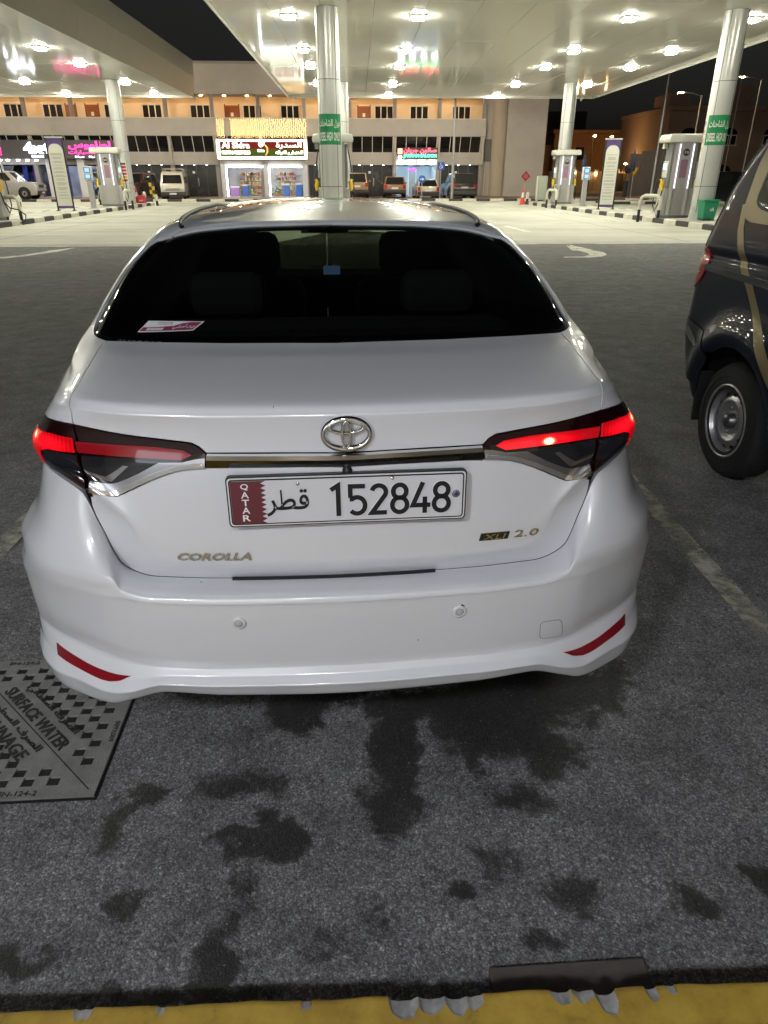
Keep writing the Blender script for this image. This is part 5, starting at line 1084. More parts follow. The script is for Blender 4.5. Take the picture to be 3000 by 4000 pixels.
# outlines of the sedan's panels on its body surface (ring, height)
PL = {
 'gap_deck': [(-0.6079,1.3903),(-0.6457,1.2758),(-0.6539,1.1344),(-0.6435,1.0277),(-0.6346,0.9951),(-0.6327,0.9873),(-0.6205,0.9602),(-0.6179,0.9233)],
 'gap_lamp': [(-0.6131,0.9230),(-0.5955,0.8555),(-0.6039,0.7901),(-0.6392,0.6834)],
 'gap_side': [(-0.6392,0.6834),(-0.6313,0.6443),(-0.6130,0.6335),(-0.5966,0.6277),(-0.5851,0.6192),(-0.5804,0.6098),(-0.5769,0.6056),(-0.5735,0.6033),(-0.5696,0.6009),(-0.5651,0.5975),(-0.5603,0.5943),(-0.5550,0.5919),(-0.5488,0.5911),(-0.5420,0.5911),(-0.5347,0.5907),(-0.5270,0.5900),(-0.5190,0.5885),(-0.5113,0.5846),(-0.5042,0.5804),(-0.4965,0.5778),(-0.4872,0.5772),(-0.4767,0.5777),(-0.4653,0.5784),(-0.4522,0.5792),(-0.4363,0.5787),(-0.4158,0.5747),(-0.3934,0.5719),(-0.3707,0.5706),(-0.3492,0.5704),(-0.3323,0.5715),(-0.3179,0.5739),(-0.2984,0.5771),(-0.2658,0.5794),(-0.2090,0.5814),(-0.1720,0.5822),(-0.1348,0.5826),(-0.0987,0.5823),(-0.0626,0.5815),(-0.0129,0.5794)],
 'lamp_top_out': [(-0.6179,0.9233),(-0.6601,0.9249),(-0.7275,0.9225),(-0.7936,0.9208)],
 'lamp_top_in': [(-0.6179,0.9233),(-0.5847,0.9200),(-0.5480,0.9167),(-0.5220,0.9144),(-0.4902,0.9126),(-0.4374,0.9112),(-0.3870,0.9087),(-0.3573,0.9070),(-0.3403,0.9059),(-0.3238,0.8991),(-0.3091,0.8870)],
 'lamp_bot_in': [(-0.3084,0.8552),(-0.3134,0.8542),(-0.3384,0.8518),(-0.3709,0.8464),(-0.4013,0.8366),(-0.4325,0.8246),(-0.4659,0.8097),(-0.5006,0.7916),(-0.5284,0.7742),(-0.5559,0.7522),(-0.5849,0.7302),(-0.6064,0.7140),(-0.6266,0.6970),(-0.6392,0.6834)],
 'lamp_bot_out': [(-0.6392,0.6834),(-0.6892,0.6098),(-0.7605,0.6025),(-0.8880,0.5879)],
 'chrome_top': [(-0.3091,0.8870),(-0.2562,0.8879),(-0.2208,0.8884),(-0.1852,0.8888),(-0.1494,0.8891),(-0.1136,0.8892),(-0.0777,0.8891),(-0.0417,0.8887),(-0.0055,0.8879)],
 'chrome_bot': [(-0.3084,0.8552),(-0.2557,0.8568),(-0.2205,0.8576),(-0.1851,0.8583),(-0.1495,0.8589),(-0.1139,0.8594),(-0.0782,0.8596),(-0.0423,0.8594),(-0.0064,0.8589)],
 'red_in': [(-0.6113,0.8821),(-0.5670,0.8853),(-0.5274,0.8888),(-0.4912,0.8917),(-0.4559,0.8941),(-0.4215,0.8952),(-0.3574,0.8920),(-0.3391,0.8822),(-0.3604,0.8690),(-0.4209,0.8681),(-0.4547,0.8671),(-0.4889,0.8648),(-0.5410,0.8617),(-0.5987,0.8571)],
 'clear_in': [(-0.5909,0.8513),(-0.5373,0.8572),(-0.4888,0.8606),(-0.4494,0.8620),(-0.4107,0.8619),(-0.4580,0.8360),(-0.5197,0.8051),(-0.5533,0.7877),(-0.6079,0.7564)],
 'clear_out': [(-0.6811,0.8347),(-0.5994,0.8494),(-0.6124,0.7647),(-0.6661,0.7135),(-0.7584,0.6155),(-0.7281,0.7130)],
 'red_out': [(-0.8064,0.8695),(-0.6991,0.8881),(-0.6209,0.8883),(-0.6072,0.8555),(-0.6857,0.8404),(-0.7290,0.7234),(-0.7616,0.6058),(-0.9000,0.5877)],
 'refl': [(-0.7338,0.1993),(-0.6866,0.1968),(-0.6259,0.1933),(-0.5823,0.1925),(-0.5532,0.1905),(-0.5109,0.1874),(-0.5389,0.1828),(-0.5682,0.1795),(-0.5884,0.1788),(-0.6512,0.1816),(-0.7307,0.1839)],
 'glass_bot': [(0.0138,1.4168),(-0.0293,1.4185),(-0.0726,1.4197),(-0.1157,1.4203),(-0.1587,1.4205),(-0.2014,1.4204),(-0.2437,1.4201),(-0.2855,1.4196),(-0.3249,1.4200),(-0.3638,1.4185),(-0.4014,1.4161),(-0.4372,1.4138),(-0.4687,1.4109),(-0.5022,1.4088),(-0.5450,1.4042),(-0.6083,1.3923)],
 'glass_side': [(-0.6083,1.3923),(-0.6278,1.3921),(-0.6542,1.3933),(-0.6757,1.3996),(-0.6956,1.4096),(-0.7110,1.4246),(-0.7222,1.4440),(-0.7327,1.4636),(-0.7364,1.4945),(-0.7254,1.5584),(-0.7246,1.6319),(-0.7297,1.6679),(-0.7324,1.6954),(-0.7297,1.7329),(-0.7317,1.7753),(-0.7526,1.8270),(-0.7760,1.8753),(-0.7904,1.9108),(-0.7948,1.9413),(-0.7782,1.9721),(-0.7471,2.0046),(-0.7104,2.0400),(-0.6920,2.0602)],
 'glass_top': [(-0.6920,2.0602),(-0.4916,2.0506),(-0.4225,2.0400),(-0.3544,2.0370),(-0.2875,2.0395),(-0.2199,2.0406),(-0.1530,2.0421),(-0.0864,2.0442),(-0.0193,2.0474),(0.0483,2.0520)],
 'tow': [(0.4382,0.3152),(0.4939,0.3081),(0.5095,0.2411),(0.4437,0.2566)],
 'strip_t': [(-0.2676,0.5976),(-0.2333,0.6018),(-0.1987,0.6060),(-0.1637,0.6102),(-0.1284,0.6145),(-0.0929,0.6191),(-0.0573,0.6227),(-0.0217,0.6230),(0.0140,0.6210),(0.0498,0.6159),(0.0858,0.6111),(0.1219,0.6064),(0.1580,0.6016),(0.1939,0.5968)],
 'strip_b': [(-0.2650,0.5724),(-0.2310,0.5754),(-0.1968,0.5782),(-0.1623,0.5806),(-0.1275,0.5827),(-0.0925,0.5844),(-0.0573,0.5854),(-0.0221,0.5858),(0.0132,0.5856),(0.0486,0.5846),(0.0842,0.5829),(0.1198,0.5807),(0.1554,0.5780),(0.1910,0.5749)],
 'sensor': [(-0.2474,0.3699)],
 'sensorR': [(0.2412,0.3718)],
 'sticker': [(-0.5160,1.4657),(-0.4985,1.5127),(-0.3658,1.5135),(-0.3900,1.4802)],
 'cam': [(-0.0049,0.8526)],
}
# ---------------------------------------------------------------- panel builder
def _clip(poly, ax, val, keep_hi):
    out = []; n = len(poly)
    for i in range(n):
        a = poly[i]; b = poly[(i+1) % n]
        da = a[ax]-val; db = b[ax]-val
        if not keep_hi: da, db = -da, -db
        if da >= 0: out.append(a)
        if (da > 0 and db < 0) or (da < 0 and db > 0):
            k = da/(da-db); p = [a[0]+(b[0]-a[0])*k, a[1]+(b[1]-a[1])*k]; p[ax] = val; out.append(tuple(p))
    return out
def inset(poly, d):
    n = len(poly); A = sum(poly[i][0]*poly[(i+1) % n][1]-poly[(i+1) % n][0]*poly[i][1] for i in range(n))
    sg = 1 if A > 0 else -1; out = []
    for i in range(n):
        p0, p1, p2 = np.array(poly[i-1]), np.array(poly[i]), np.array(poly[(i+1) % n])
        a = p1-p0; b = p2-p1; a = a/max(np.linalg.norm(a), 1e-9); b = b/max(np.linalg.norm(b), 1e-9)
        na = np.array([-a[1], a[0]])*sg; nb = np.array([-b[1], b[0]])*sg
        m = na+nb; l = np.linalg.norm(m)
        if l < .3: m = na; k = 1
        else: m /= l; k = 1/max(.5, float(m@na))
        out.append(tuple(p1+m*d*k))
    return out
SGRID = np.unique(np.round(np.concatenate([np.arange(-5.2, -1.2, .08), np.arange(-1.2, 1.2001, .012), np.arange(1.2, 5.21, .08)]), 5))
TGRID = np.arange(-.002, 2.2, .0085)
def panel_data(polys, ds=1, sgrid=None, tgrid=None):
    V = {}; st = []; faces = []
    sg = SGRID if sgrid is None else sgrid; tg = TGRID if tgrid is None else tgrid
    def vid(p):
        k = (round(p[0]*20000), round(p[1]*20000))
        if k not in V: V[k] = len(st); st.append(p)
        return V[k]
    for poly in polys:
        poly = [tuple(map(float, p)) for p in poly]
        tlo = min(p[1] for p in poly); thi = max(p[1] for p in poly)
        j0 = max(0, np.searchsorted(tg, tlo)-1); j1 = min(len(tg)-1, np.searchsorted(tg, thi)+1)
        rest = poly
        for j in range(j0, j1):
            strip = _clip(rest, 1, tg[j+1], False); rest = _clip(rest, 1, tg[j+1], True)
            if len(strip) < 3: continue
            slo = min(p[0] for p in strip); shi = max(p[0] for p in strip)
            i0 = max(0, np.searchsorted(sg, slo)-1); i1 = min(len(sg)-1, np.searchsorted(sg, shi)+1)
            r = strip
            for i in range(i0, i1):
                cell = _clip(r, 0, sg[i+1], False); r = _clip(r, 0, sg[i+1], True)
                if len(cell) >= 3:
                    ids = []
                    for p in cell:
                        v = vid(p)
                        if not ids or ids[-1] != v: ids.append(v)
                    if len(ids) > 2 and ids[0] == ids[-1]: ids.pop()
                    if len(set(ids)) == len(ids) >= 3: faces.append(ids)
                if len(r) < 3: break
            if len(rest) < 3: break
    return np.array(st), faces
def panel(name, polys, m, parent, off=0., lip=.012, gap=0., sgrid=None, tgrid=None):
    if gap: polys = [inset(p, gap) for p in polys]
    st, faces = panel_data(polys, sgrid=sgrid, tgrid=tgrid)
    st[:, 1] = np.clip(st[:, 1], 0, TROW[-1])
    N = car_nrm(st); V = car_pts(st) + N*off
    vs_ = V.tolist(); nr = N.tolist(); fs = [list(f) for f in faces]
    # orient outwards
    for i, f in enumerate(fs):
        c = np.zeros(3)
        for a in range(1, len(f)-1): c += np.cross(V[f[a]]-V[f[0]], V[f[a+1]]-V[f[0]])
        if c @ N[f[0]] < 0: fs[i] = f[::-1]
    nsurf = len(fs)
    if lip:
        E = {}
        for f in fs:
            for a, b in zip(f, f[1:]+f[:1]):
                key = (min(a, b), max(a, b)); E.setdefault(key, []).append((a, b))
        mp = {}
        def low(i):
            if i not in mp:
                mp[i] = (len(vs_), len(vs_)+1); vs_.append(V[i].tolist()); vs_.append((V[i]-N[i]*lip).tolist()); nr.extend([[0,0,0],[0,0,0]])
            return mp[i]
        for key, l in E.items():
            if len(l) == 1:
                a, b = l[0]; A = low(a); B = low(b); fs.append([B[0], A[0], A[1], B[1]])
    me = bpy.data.meshes.new(name); me.from_pydata(vs_, [], fs); me.update()
    sm = np.ones(len(me.polygons), bool); sm[nsurf:] = False; me.polygons.foreach_set('use_smooth', sm)
    me.normals_split_custom_set_from_vertices(nr)
    return mesh_obj(name, me, m, parent)
def both(left):
    """left half outline from the top centre round to the bottom centre, completed by its mirror"""
    return left + [(-a, b) for a, b in reversed(left)]
def mir(poly): return [(-a, b) for a, b in poly]
def tail_at(x, z, guess=None):
    """surface point and normal of the tail at height z, width x"""
    q = np.array(guess if guess else [x*1.0, float(np.interp(z, CTRL[:, 0, 2], TROW))])
    for _ in range(14):
        e = 1e-4
        B = car_pts([q, q+[e, 0], q+[0, e]])[:, [0, 2]]; J = np.c_[(B[1]-B[0])/e, (B[2]-B[0])/e]
        d = np.linalg.solve(J, np.array([x, z])-B[0]); n = np.linalg.norm(d)
        if n > .05: d *= .05/n
        q = q+d
    return car_pts([q])[0], car_nrm([q])[0]

# ---------------------------------------------------------------- sedan
PEARL = mat('pearl_white_paint', (.66,.668,.70), .30, .08, 1., .012)
CHROME = mat('chrome', (.80,.79,.77), .07, 1.)
SATIN = mat('satin_silver', (.42,.42,.44), .26, 1.)
BLACKP = mat('black_plastic', (.012,.012,.013), .45)
RUBBER = mat('tyre_rubber', (.014,.014,.014), .75, bump=.3, bscale=90)
GLOSSBLK = mat('gloss_black', (.006,.006,.007), .08, 0, .6)
WHITEP = mat('white_print', (.78,.78,.78), .45)
SEDAN_LOC = (.0047, 1.387, 0); SEDAN_RZ = R(1.42)
sedan = thing('sedan_car', 'pearl white saloon car seen from behind, parked with its tail lamps lit', 'car', SEDAN_LOC, SEDAN_RZ)
TS = TR0[12]; TB = TR0[24]
P_ = PL
seam_l = [(s, TS+.003) for s in (-.60,-.58,-.56,-.54,-.52,-.50,-.48,-.45,-.40,-.30,-.20,-.10,0)]
lid_up = both([(0, P_['glass_bot'][0][1]-.004)] + [(a, b-.004) for a, b in P_['glass_bot'][3:]] + P_['gap_deck'] + P_['lamp_top_in'][1:] + P_['chrome_top'][1:-1] + [(0, P_['chrome_top'][-1][1])])
lid_dn = both([(0, P_['chrome_bot'][-1][1])] + P_['chrome_bot'][:-1][::-1] + P_['lamp_bot_in'] + [(-.633,.642),(-.617,.628)] + seam_l)
panel('trunk_lid', [lid_up, lid_dn], PEARL, sedan, gap=.0021)
# rear bumper
def arch(yc, s0, y0, k, r=.355, n=14):
    out = []
    zc = CT0[:25, 9, 2]
    for i in range(n+1):
        a = math.pi*i/n; y = yc - r*math.cos(a); z = .325 + r*math.sin(a)
        out.append((-(s0+(y-y0)*k), float(np.interp(z, zc, TR0[:25]))))
    return out
AR1 = arch(.985, 1.518, .95, .95)
s_a = AR1[0][0]
bump_l = [(0, TS-.004)] + [(s, TS-.004) for s in (-.1,-.2,-.3,-.4,-.45,-.48,-.50,-.52,-.54,-.56,-.58,-.60,-.645,-.70,-.75,-.82,-.90,-.97)] + [(-1.01,.52),(-1.03,.46),(-1.06,.38),(s_a-.002, AR1[0][1]), (s_a-.002, .0), (-.9,.0),(-.6,0),(-.3,0),(0,0)]
panel('rear_bumper', [both(bump_l)], PEARL, sedan, gap=.0018)
# body: wings, doors, pillars
glass_l = [(-.6071,1.3935),(-.66,1.398),(-.705,1.407),(-.742,1.428),(-.765,1.462),(-.772,1.52),(-.772,1.65),(-.768,1.78),(-.762,1.88),(-.745,1.945),(-.715,1.99),(-.67,2.02),(-.61,2.035),(-.55,2.034),(-.45,2.030),(-.35,2.031),(-.2,2.034),(0,2.041)]
LAMP_END = [(-.7973,.9198),(-.86,.916),(-.915,.900),(-.938,.865),(-.940,.78),(-.925,.70),(-.89,.652),(-.83,.636),(-.76,.631)]
AR2 = arch(3.685, 3.391, 3.0, .85)
body_l = ([P_['gap_deck'][0]] + P_['gap_deck'][1:] + P_['lamp_top_out'][1:] + LAMP_END[1:-1] + [(-.835,TS+.006),(-.90,TS+.004),(-.975,TS+.001),(-1.014,.52),(-1.034,.46),(-1.064,.38),(s_a-.004, AR1[0][1])]
          + AR1[1:] + [(AR1[-1][0], .02),(-2.4,.02),(-3.2,.02),(AR2[0][0],.02)] + AR2[:-1] + [(AR2[-1][0], AR2[-1][1]), (AR2[-1][0]-.02,.02),(-4.6,.02),(-5.192,.02),(-5.192,TB),(-4.9,TB),(-4.5,TB),(-4.16,TB),(-4.02,TB+.03),(-4.0,TB+.3),(-4.02,1.93),(-4.1,1.98),(-4.5,1.985),(-5.192,1.985),(-5.192,TROW[-1]-.001),(-4.2,TROW[-1]-.001),(-3.4,TROW[-1]-.001),(-2.4,TROW[-1]-.001),(-1.5,TROW[-1]-.001),(-1.0,TROW[-1]-.001),(-.8,TROW[-1]-.001),(-.66,TROW[-1]-.001)] + glass_l[11:0:-1])
gt = both([(0, TROW[-1]-.001),(-.2,TROW[-1]-.001),(-.45,TROW[-1]-.001),(-.655,TROW[-1]-.001),(-.67,2.02)] + glass_l[12:])
panel('body_shell', [inset(body_l, .0021), inset(mir(body_l), .0021), gt], PEARL, sedan, lip=.014)
# rear window: tinted pane with a black printed border
gl = both(list(reversed([(a, b+.002) for a, b in [(0, P_['glass_bot'][0][1])] + P_['glass_bot'][3:]])) [::-1][:0] + [(0, P_['glass_bot'][0][1]+.003)] + [(a, b+.003) for a, b in P_['glass_bot'][3:]] + glass_l[1:])
GLASS = tint('privacy_glass', (.30,.33,.30), .012, 1.5)
pane = panel('rear_window', [inset(gl, .004)], GLASS, sedan, off=-.006, lip=0)
gin = inset(gl, .045)
def ring(name, outer, inner, m, parent, off):
    # strip between an outline and its inset, cell by cell
    st = []; fs = []; n = len(outer)
    st = outer + inner
    st = np.array(st); N = car_nrm(st); V = car_pts(st)+N*off
    fs = [(i, (i+1) % n, n+(i+1) % n, n+i) for i in range(n)]
    me = bpy.data.meshes.new(name); me.from_pydata(V.tolist(), [], fs); me.update()
    me.polygons.foreach_set('use_smooth', [True]*n)
    return mesh_obj(name, me, m, parent)
def dense(poly, d=.02):
    out = []
    for a, b in zip(poly, poly[1:]+poly[:1]):
        k = max(1, int(math.hypot(b[0]-a[0], b[1]-a[1])/d))
        out += [(a[0]+(b[0]-a[0])*i/k, a[1]+(b[1]-a[1])*i/k) for i in range(k)]
    return out
go = dense(inset(gl, .004))
ring('window_border', go, inset(go, .036), mat('ceramic_black', (.004,.004,.004), .3), pane, -.008)
# roof skin between the gutters
def roof():
    zc = lambda y: float(makima([1.0,1.115,1.5,1.95,2.4,2.77,2.9], [1.379,1.393,1.424,1.440,1.434,1.411,1.40], np.array([y]))[0])
    side = CT0[29, 5:12]; zg = lambda y: float(np.interp(y, side[:, 1], side[:, 2]))
    rr = CT0[29, :6]
    V = []; nu, nv = 44, 60
    for i in range(nu+1):
        u = -1+2*i/nu
        for j in range(nv+1):
            v = j/nv
            x = u*float(np.interp(v, [0,.05,.15,.35,.65,.95,1], [.492,.503,.511,.516,.516,.498,.48]))
            ax = abs(x)
            y0 = float(np.interp(ax, rr[:, 0], rr[:, 1])); y1 = float(np.interp(ax, [0,.15,.3,.41,.5], [2.77,2.765,2.74,2.70,2.60]))
            y = y0+(y1-y0)*v
            z = zc(y)-(zc(y)-zg(y))*abs(u)**2.6
            V.append((x, y, z-.001))
    F_ = [(i*(nv+1)+j, (i+1)*(nv+1)+j, (i+1)*(nv+1)+j+1, i*(nv+1)+j+1) for i in range(nu) for j in range(nv)]
    return V, F_
rv, rf = roof()
q = MB(); q.add(rv, rf, True); q.build('roof_panel', PEARL, sedan)
q = MB(); q.add([(a*.985, b, c-.03) for a, b, c in rv], rf, True); q.build('headlining', mat('headlining', (.05,.048,.045), .9), sedan)
for sx in (-1, 1):
    pts = [(sx*(p[0]-.002), p[1], p[2]+.003) for p in CT0[29, 5:12]]
    pts = [tuple(v) for v in makima(range(7), np.array(pts), np.linspace(0, 5.9, 40))]
    MB().tube(pts, .0075, 6).build('roof_moulding', mat('moulding_black', (.010,.010,.011), .5), sedan)
# dark structure behind the panel gaps
sg = np.concatenate([np.linspace(-5.19,-1.2,60), np.linspace(-1.17,1.17,80), np.linspace(1.2,5.19,60)]); tg_ = np.linspace(.01, 1.39, 70)
def shell(name, sg, tg, off, m, keep=lambda s, t: True):
    G = car_grid(sg, tg); st = np.array([(s, t) for t in tg for s in sg]); V = G.reshape(-1, 3) - car_nrm(st)*off
    ns = len(sg); F_ = [(j*ns+i, j*ns+i+1, (j+1)*ns+i+1, (j+1)*ns+i) for j in range(len(tg)-1) for i in range(ns-1) if keep((sg[i]+sg[i+1])/2, (tg[j]+tg[j+1])/2)]
    me = bpy.data.meshes.new(name); me.from_pydata(V.tolist(), [], F_); me.update(); me.polygons.foreach_set('use_smooth', [True]*len(F_))
    return mesh_obj(name, me, m, sedan)
def no_arch(s, t):
    s = abs(s); return not (t < .50 and (1.1 < s < 1.95 or 3.6 < s < 4.4)) and not (s < .64 and .36 < t < .60)
shell('inner_structure', sg, tg_, .022, mat('body_black', (.003,.003,.003), .9), no_arch)
sg2 = np.linspace(.83, 3.98, 60); tg2 = np.linspace(1.40, TROW[-1]-.01, 24)
for sx in (-1, 1): shell('pillar_trim', sx*sg2, tg2, .028, mat('trim_dark', (.02,.02,.02), .8))
# side windows and windscreen
SIDE = mat('side_glass', (.004,.005,.005), .04, 0, .5)
for sx in (-1, 1):
    for a in ([(.98,TB+.10),(1.02,TB+.03),(1.48,TB+.03),(1.52,1.84),(1.32,1.82)], [(1.56,TB+.03),(2.42,TB+.03),(2.42,1.90),(1.58,1.86)], [(2.47,TB+.03),(3.55,TB+.03),(3.25,1.90),(2.47,1.90)]):
        panel('side_window', [[(sx*p[0], p[1]) for p in a]], SIDE, sedan, off=.002, lip=.004)
WS = tint('windscreen_glass', (.62,.70,.60), .01, 1.5)
ws_poly = [(-5.19,TB+.01),(-4.5,TB+.01),(-4.05,TB+.04),(-4.03,TB+.3),(-4.05,1.93),(-4.12,1.975),(-5.19,1.98)]
for p in (ws_poly, mir(ws_poly)): panel('windscreen', [p], WS, sedan, off=-.004, lip=0)
SHADE = tint('sun_film', (.15,.17,.14), .2, 1.3)
film_l = [(-5.19,TB+.02),(-4.5,TB+.02),(-4.08,TB+.05),(-4.05,TB+.2),(-4.06,1.61),(-4.30,1.635),(-4.7,1.70),(-5.1,1.775),(-5.19,1.80)]
film_r = [(5.19,TB+.02),(4.5,TB+.02),(4.08,TB+.05),(4.05,TB+.2),(4.06,1.80),(4.14,1.82),(5.19,1.80)]
for p in (film_l, film_r): panel('sun_film', [p], SHADE, sedan, off=-.012, lip=0)

# ------------------------------------------------ tail lamps
def lamp_glow(name, spots, base, ribs):
    """red lamp lens: even red glow, moulded ribs and the bulb's hot spot"""
    m = bpy.data.materials.new(name); m.use_nodes = True; nt = m.node_tree; b = nt.nodes['Principled BSDF']
    b.inputs['Base Color'].default_value = (.16,.002,.004,1); b.inputs['Roughness'].default_value = .18; b.inputs['Coat Weight'].default_value = 1; b.inputs['Coat Roughness'].default_value = .03
    tc = nt.nodes.new('ShaderNodeTexCoord'); tot = None
    for (c, sx, sz, k) in spots:
        mp = nt.nodes.new('ShaderNodeVectorMath'); mp.operation = 'SUBTRACT'; mp.inputs[1].default_value = c
        nt.links.new(tc.outputs['Object'], mp.inputs[0])
        mu = nt.nodes.new('ShaderNodeVectorMath'); mu.operation = 'MULTIPLY'; mu.inputs[1].default_value = (1/sx, 1/sx, 1/sz)
        nt.links.new(mp.outputs[0], mu.inputs[0])
        ln = nt.nodes.new('ShaderNodeVectorMath'); ln.operation = 'DOT_PRODUCT'; nt.links.new(mu.outputs[0], ln.inputs[0]); nt.links.new(mu.outputs[0], ln.inputs[1])
        ng = nt.nodes.new('ShaderNodeMath'); ng.operation = 'MULTIPLY'; ng.inputs[1].default_value = -1; nt.links.new(ln.outputs['Value'], ng.inputs[0])
        ex = nt.nodes.new('ShaderNodeMath'); ex.operation = 'EXPONENT'; nt.links.new(ng.outputs[0], ex.inputs[0])
        ml = nt.nodes.new('ShaderNodeMath'); ml.operation = 'MULTIPLY'; ml.inputs[1].default_value = k; nt.links.new(ex.outputs[0], ml.inputs[0])
        if tot is None: tot = ml
        else:
            ad = nt.nodes.new('ShaderNodeMath'); ad.operation = 'ADD'; nt.links.new(tot.outputs[0], ad.inputs[0]); nt.links.new(ml.outputs[0], ad.inputs[1]); tot = ad
    wv = nt.nodes.new('ShaderNodeTexWave'); wv.wave_type = 'BANDS'; wv.bands_direction = 'X'; wv.inputs['Scale'].default_value = ribs; wv.inputs['Distortion'].default_value = .6
    nt.links.new(tc.outputs['Object'], wv.inputs['Vector'])
    mr = nt.nodes.new('ShaderNodeMapRange'); mr.inputs['To Min'].default_value = .75; mr.inputs['To Max'].default_value = 1.1; nt.links.new(wv.outputs['Fac'], mr.inputs['Value'])
    ad = nt.nodes.new('ShaderNodeMath'); ad.operation = 'ADD'; ad.inputs[1].default_value = base; nt.links.new(tot.outputs[0], ad.inputs[0])
    st = nt.nodes.new('ShaderNodeMath'); st.operation = 'MULTIPLY'; nt.links.new(ad.outputs[0], st.inputs[0]); nt.links.new(mr.outputs[0], st.inputs[1])
    cr = nt.nodes.new('ShaderNodeValToRGB'); e = cr.color_ramp.elements; e[0].position = 0; e[0].color = (1,.001,.008,1); e[1].position = 1; e[1].color = (1,.62,.30,1)
    n2 = cr.color_ramp.elements.new(.45); n2.color = (1,.006,.016,1)
    n3 = cr.color_ramp.elements.new(.75); n3.color = (1,.14,.05,1)
    dv = nt.nodes.new('ShaderNodeMath'); dv.operation = 'DIVIDE'; dv.inputs[1].default_value = 5.0; nt.links.new(st.outputs[0], dv.inputs[0])
    nt.links.new(dv.outputs[0], cr.inputs[0]); nt.links.new(cr.outputs[0], b.inputs['Emission Color']); nt.links.new(st.outputs[0], b.inputs['Emission Strength'])
    MATS[name] = m
    return m
HOUSE = mat('smoked_red_lens', (.012,.0006,.001), .12, 0, .5, .02)
REDOFF = mat('red_lens_unlit', (.26,.006,.012), .12, 0, 1., .03, bump=.08, bscale=300)  # base red raised to carry the glow of the lit lamp beside it
CLEAR = mat('smoked_clear_lens', (.014,.014,.017), .10, 0, .8, .02)
INLAY = mat('lamp_reflector', (.55,.55,.58), .10, 1.)
gl_l = P_['gap_lamp']
out_poly = P_['lamp_top_out'] + LAMP_END[1:] + [(-.70, TS+.006), (-.6419-.006, TS+.012)] + [(a-.004, b) for a, b in gl_l[::-1][:-1]]
in_poly = P_['lamp_top_in'] + P_['lamp_bot_in'] + [(a+.004, b) for a, b in gl_l[::-1]][1:-1]
red_out = [(-.895,.866),(-.845,.872)] + P_['red_out'][:5] + [(-.720,.790),(-.735,.720),(-.760,.655),(-.82,.675),(-.885,.760),(-.910,.82)]
red_out = [(-.905,.868),(-.8096,.880),(-.6988,.8900),(-.6207,.8890),(-.6080,.8560),(-.70,.8420),(-.745,.80),(-.758,.72),(-.775,.655),(-.83,.652),(-.893,.69),(-.920,.77),(-.920,.83)]
clear_out = [(-.72,.832),(-.6050,.8480),(-.6180,.7616),(-.6640,.7061),(-.735,.668),(-.733,.74)]
lb = P_['lamp_bot_in']
trim = lb + [(-.6106+.0,.7533),(-.5549,.7880),(-.5192,.8062),(-.4574,.8367),(-.4102,.8621),(-.3600,.8655),(-.33,.875),(-.3087,.878)]
for sx, nm in ((1, 'right'), (-1, 'left')):
    f = (lambda p: [(-a, b) for a, b in p]) if sx == 1 else (lambda p: p)
    bo = car_pts([(sx*.79, .873)])[0]; bi = car_pts([(sx*.466, .8755)])[0]
    mo = lamp_glow('tail_lamp_glow_'+nm, [(tuple(bo), .024, .012, 4.6), (tuple(car_pts([(sx*.70,.868)])[0]), .060, .016, 1.4)], .38, 30)
    lo = panel('tail_lamp', [f(out_poly)], HOUSE, sedan, off=.001, lip=.02, gap=.0012)
    lo['label'] = 'outer tail lamp on the wing, lit red'
    panel('red_lens', [f(red_out)], mo, lo, off=.003, lip=.004)
    panel('clear_lens', [f(clear_out)], CLEAR, lo, off=.0025, lip=.003)
    panel('reflector_strip', [f([(-.735,.735),(-.62,.775),(-.622,.769),(-.736,.727)])], INLAY, lo, off=.0035, lip=.002)
    li = panel('tail_lamp', [f(in_poly)], HOUSE, sedan, off=.001, lip=.02, gap=.0012)
    li['label'] = 'inner tail lamp on the boot lid, ' + ('lit red' if sx == 1 else 'unlit')
    mi = lamp_glow('tail_lamp_strip_glow', [(tuple(bi), .014, .009, 5.5), (tuple(bi), .07, .012, .9), (tuple(car_pts([(.40,.8775)])[0]), .10, .014, .9)], .34, 75) if sx == 1 else REDOFF
    panel('red_lens', [f(P_['red_in'])], mi, li, off=.003, lip=.004)
    panel('clear_lens', [f(P_['clear_in'])], CLEAR, li, off=.0022, lip=.003)
    panel('reflector_strip', [f([(-.600,.800),(-.545,.808),(-.49,.846),(-.478,.846),(-.535,.800),(-.598,.788)])], INLAY, li, off=.0035, lip=.002)
    panel('lamp_trim', [f(trim)], SATIN, li, off=.004, lip=.005, gap=.002)
    e = [(a, b) for a, b in lb]; e2 = inset(trim, .009)[:len(lb)]
    panel('lamp_trim_edge', [f(lb + e2[::-1])], CHROME, li, off=.006, lip=.006)
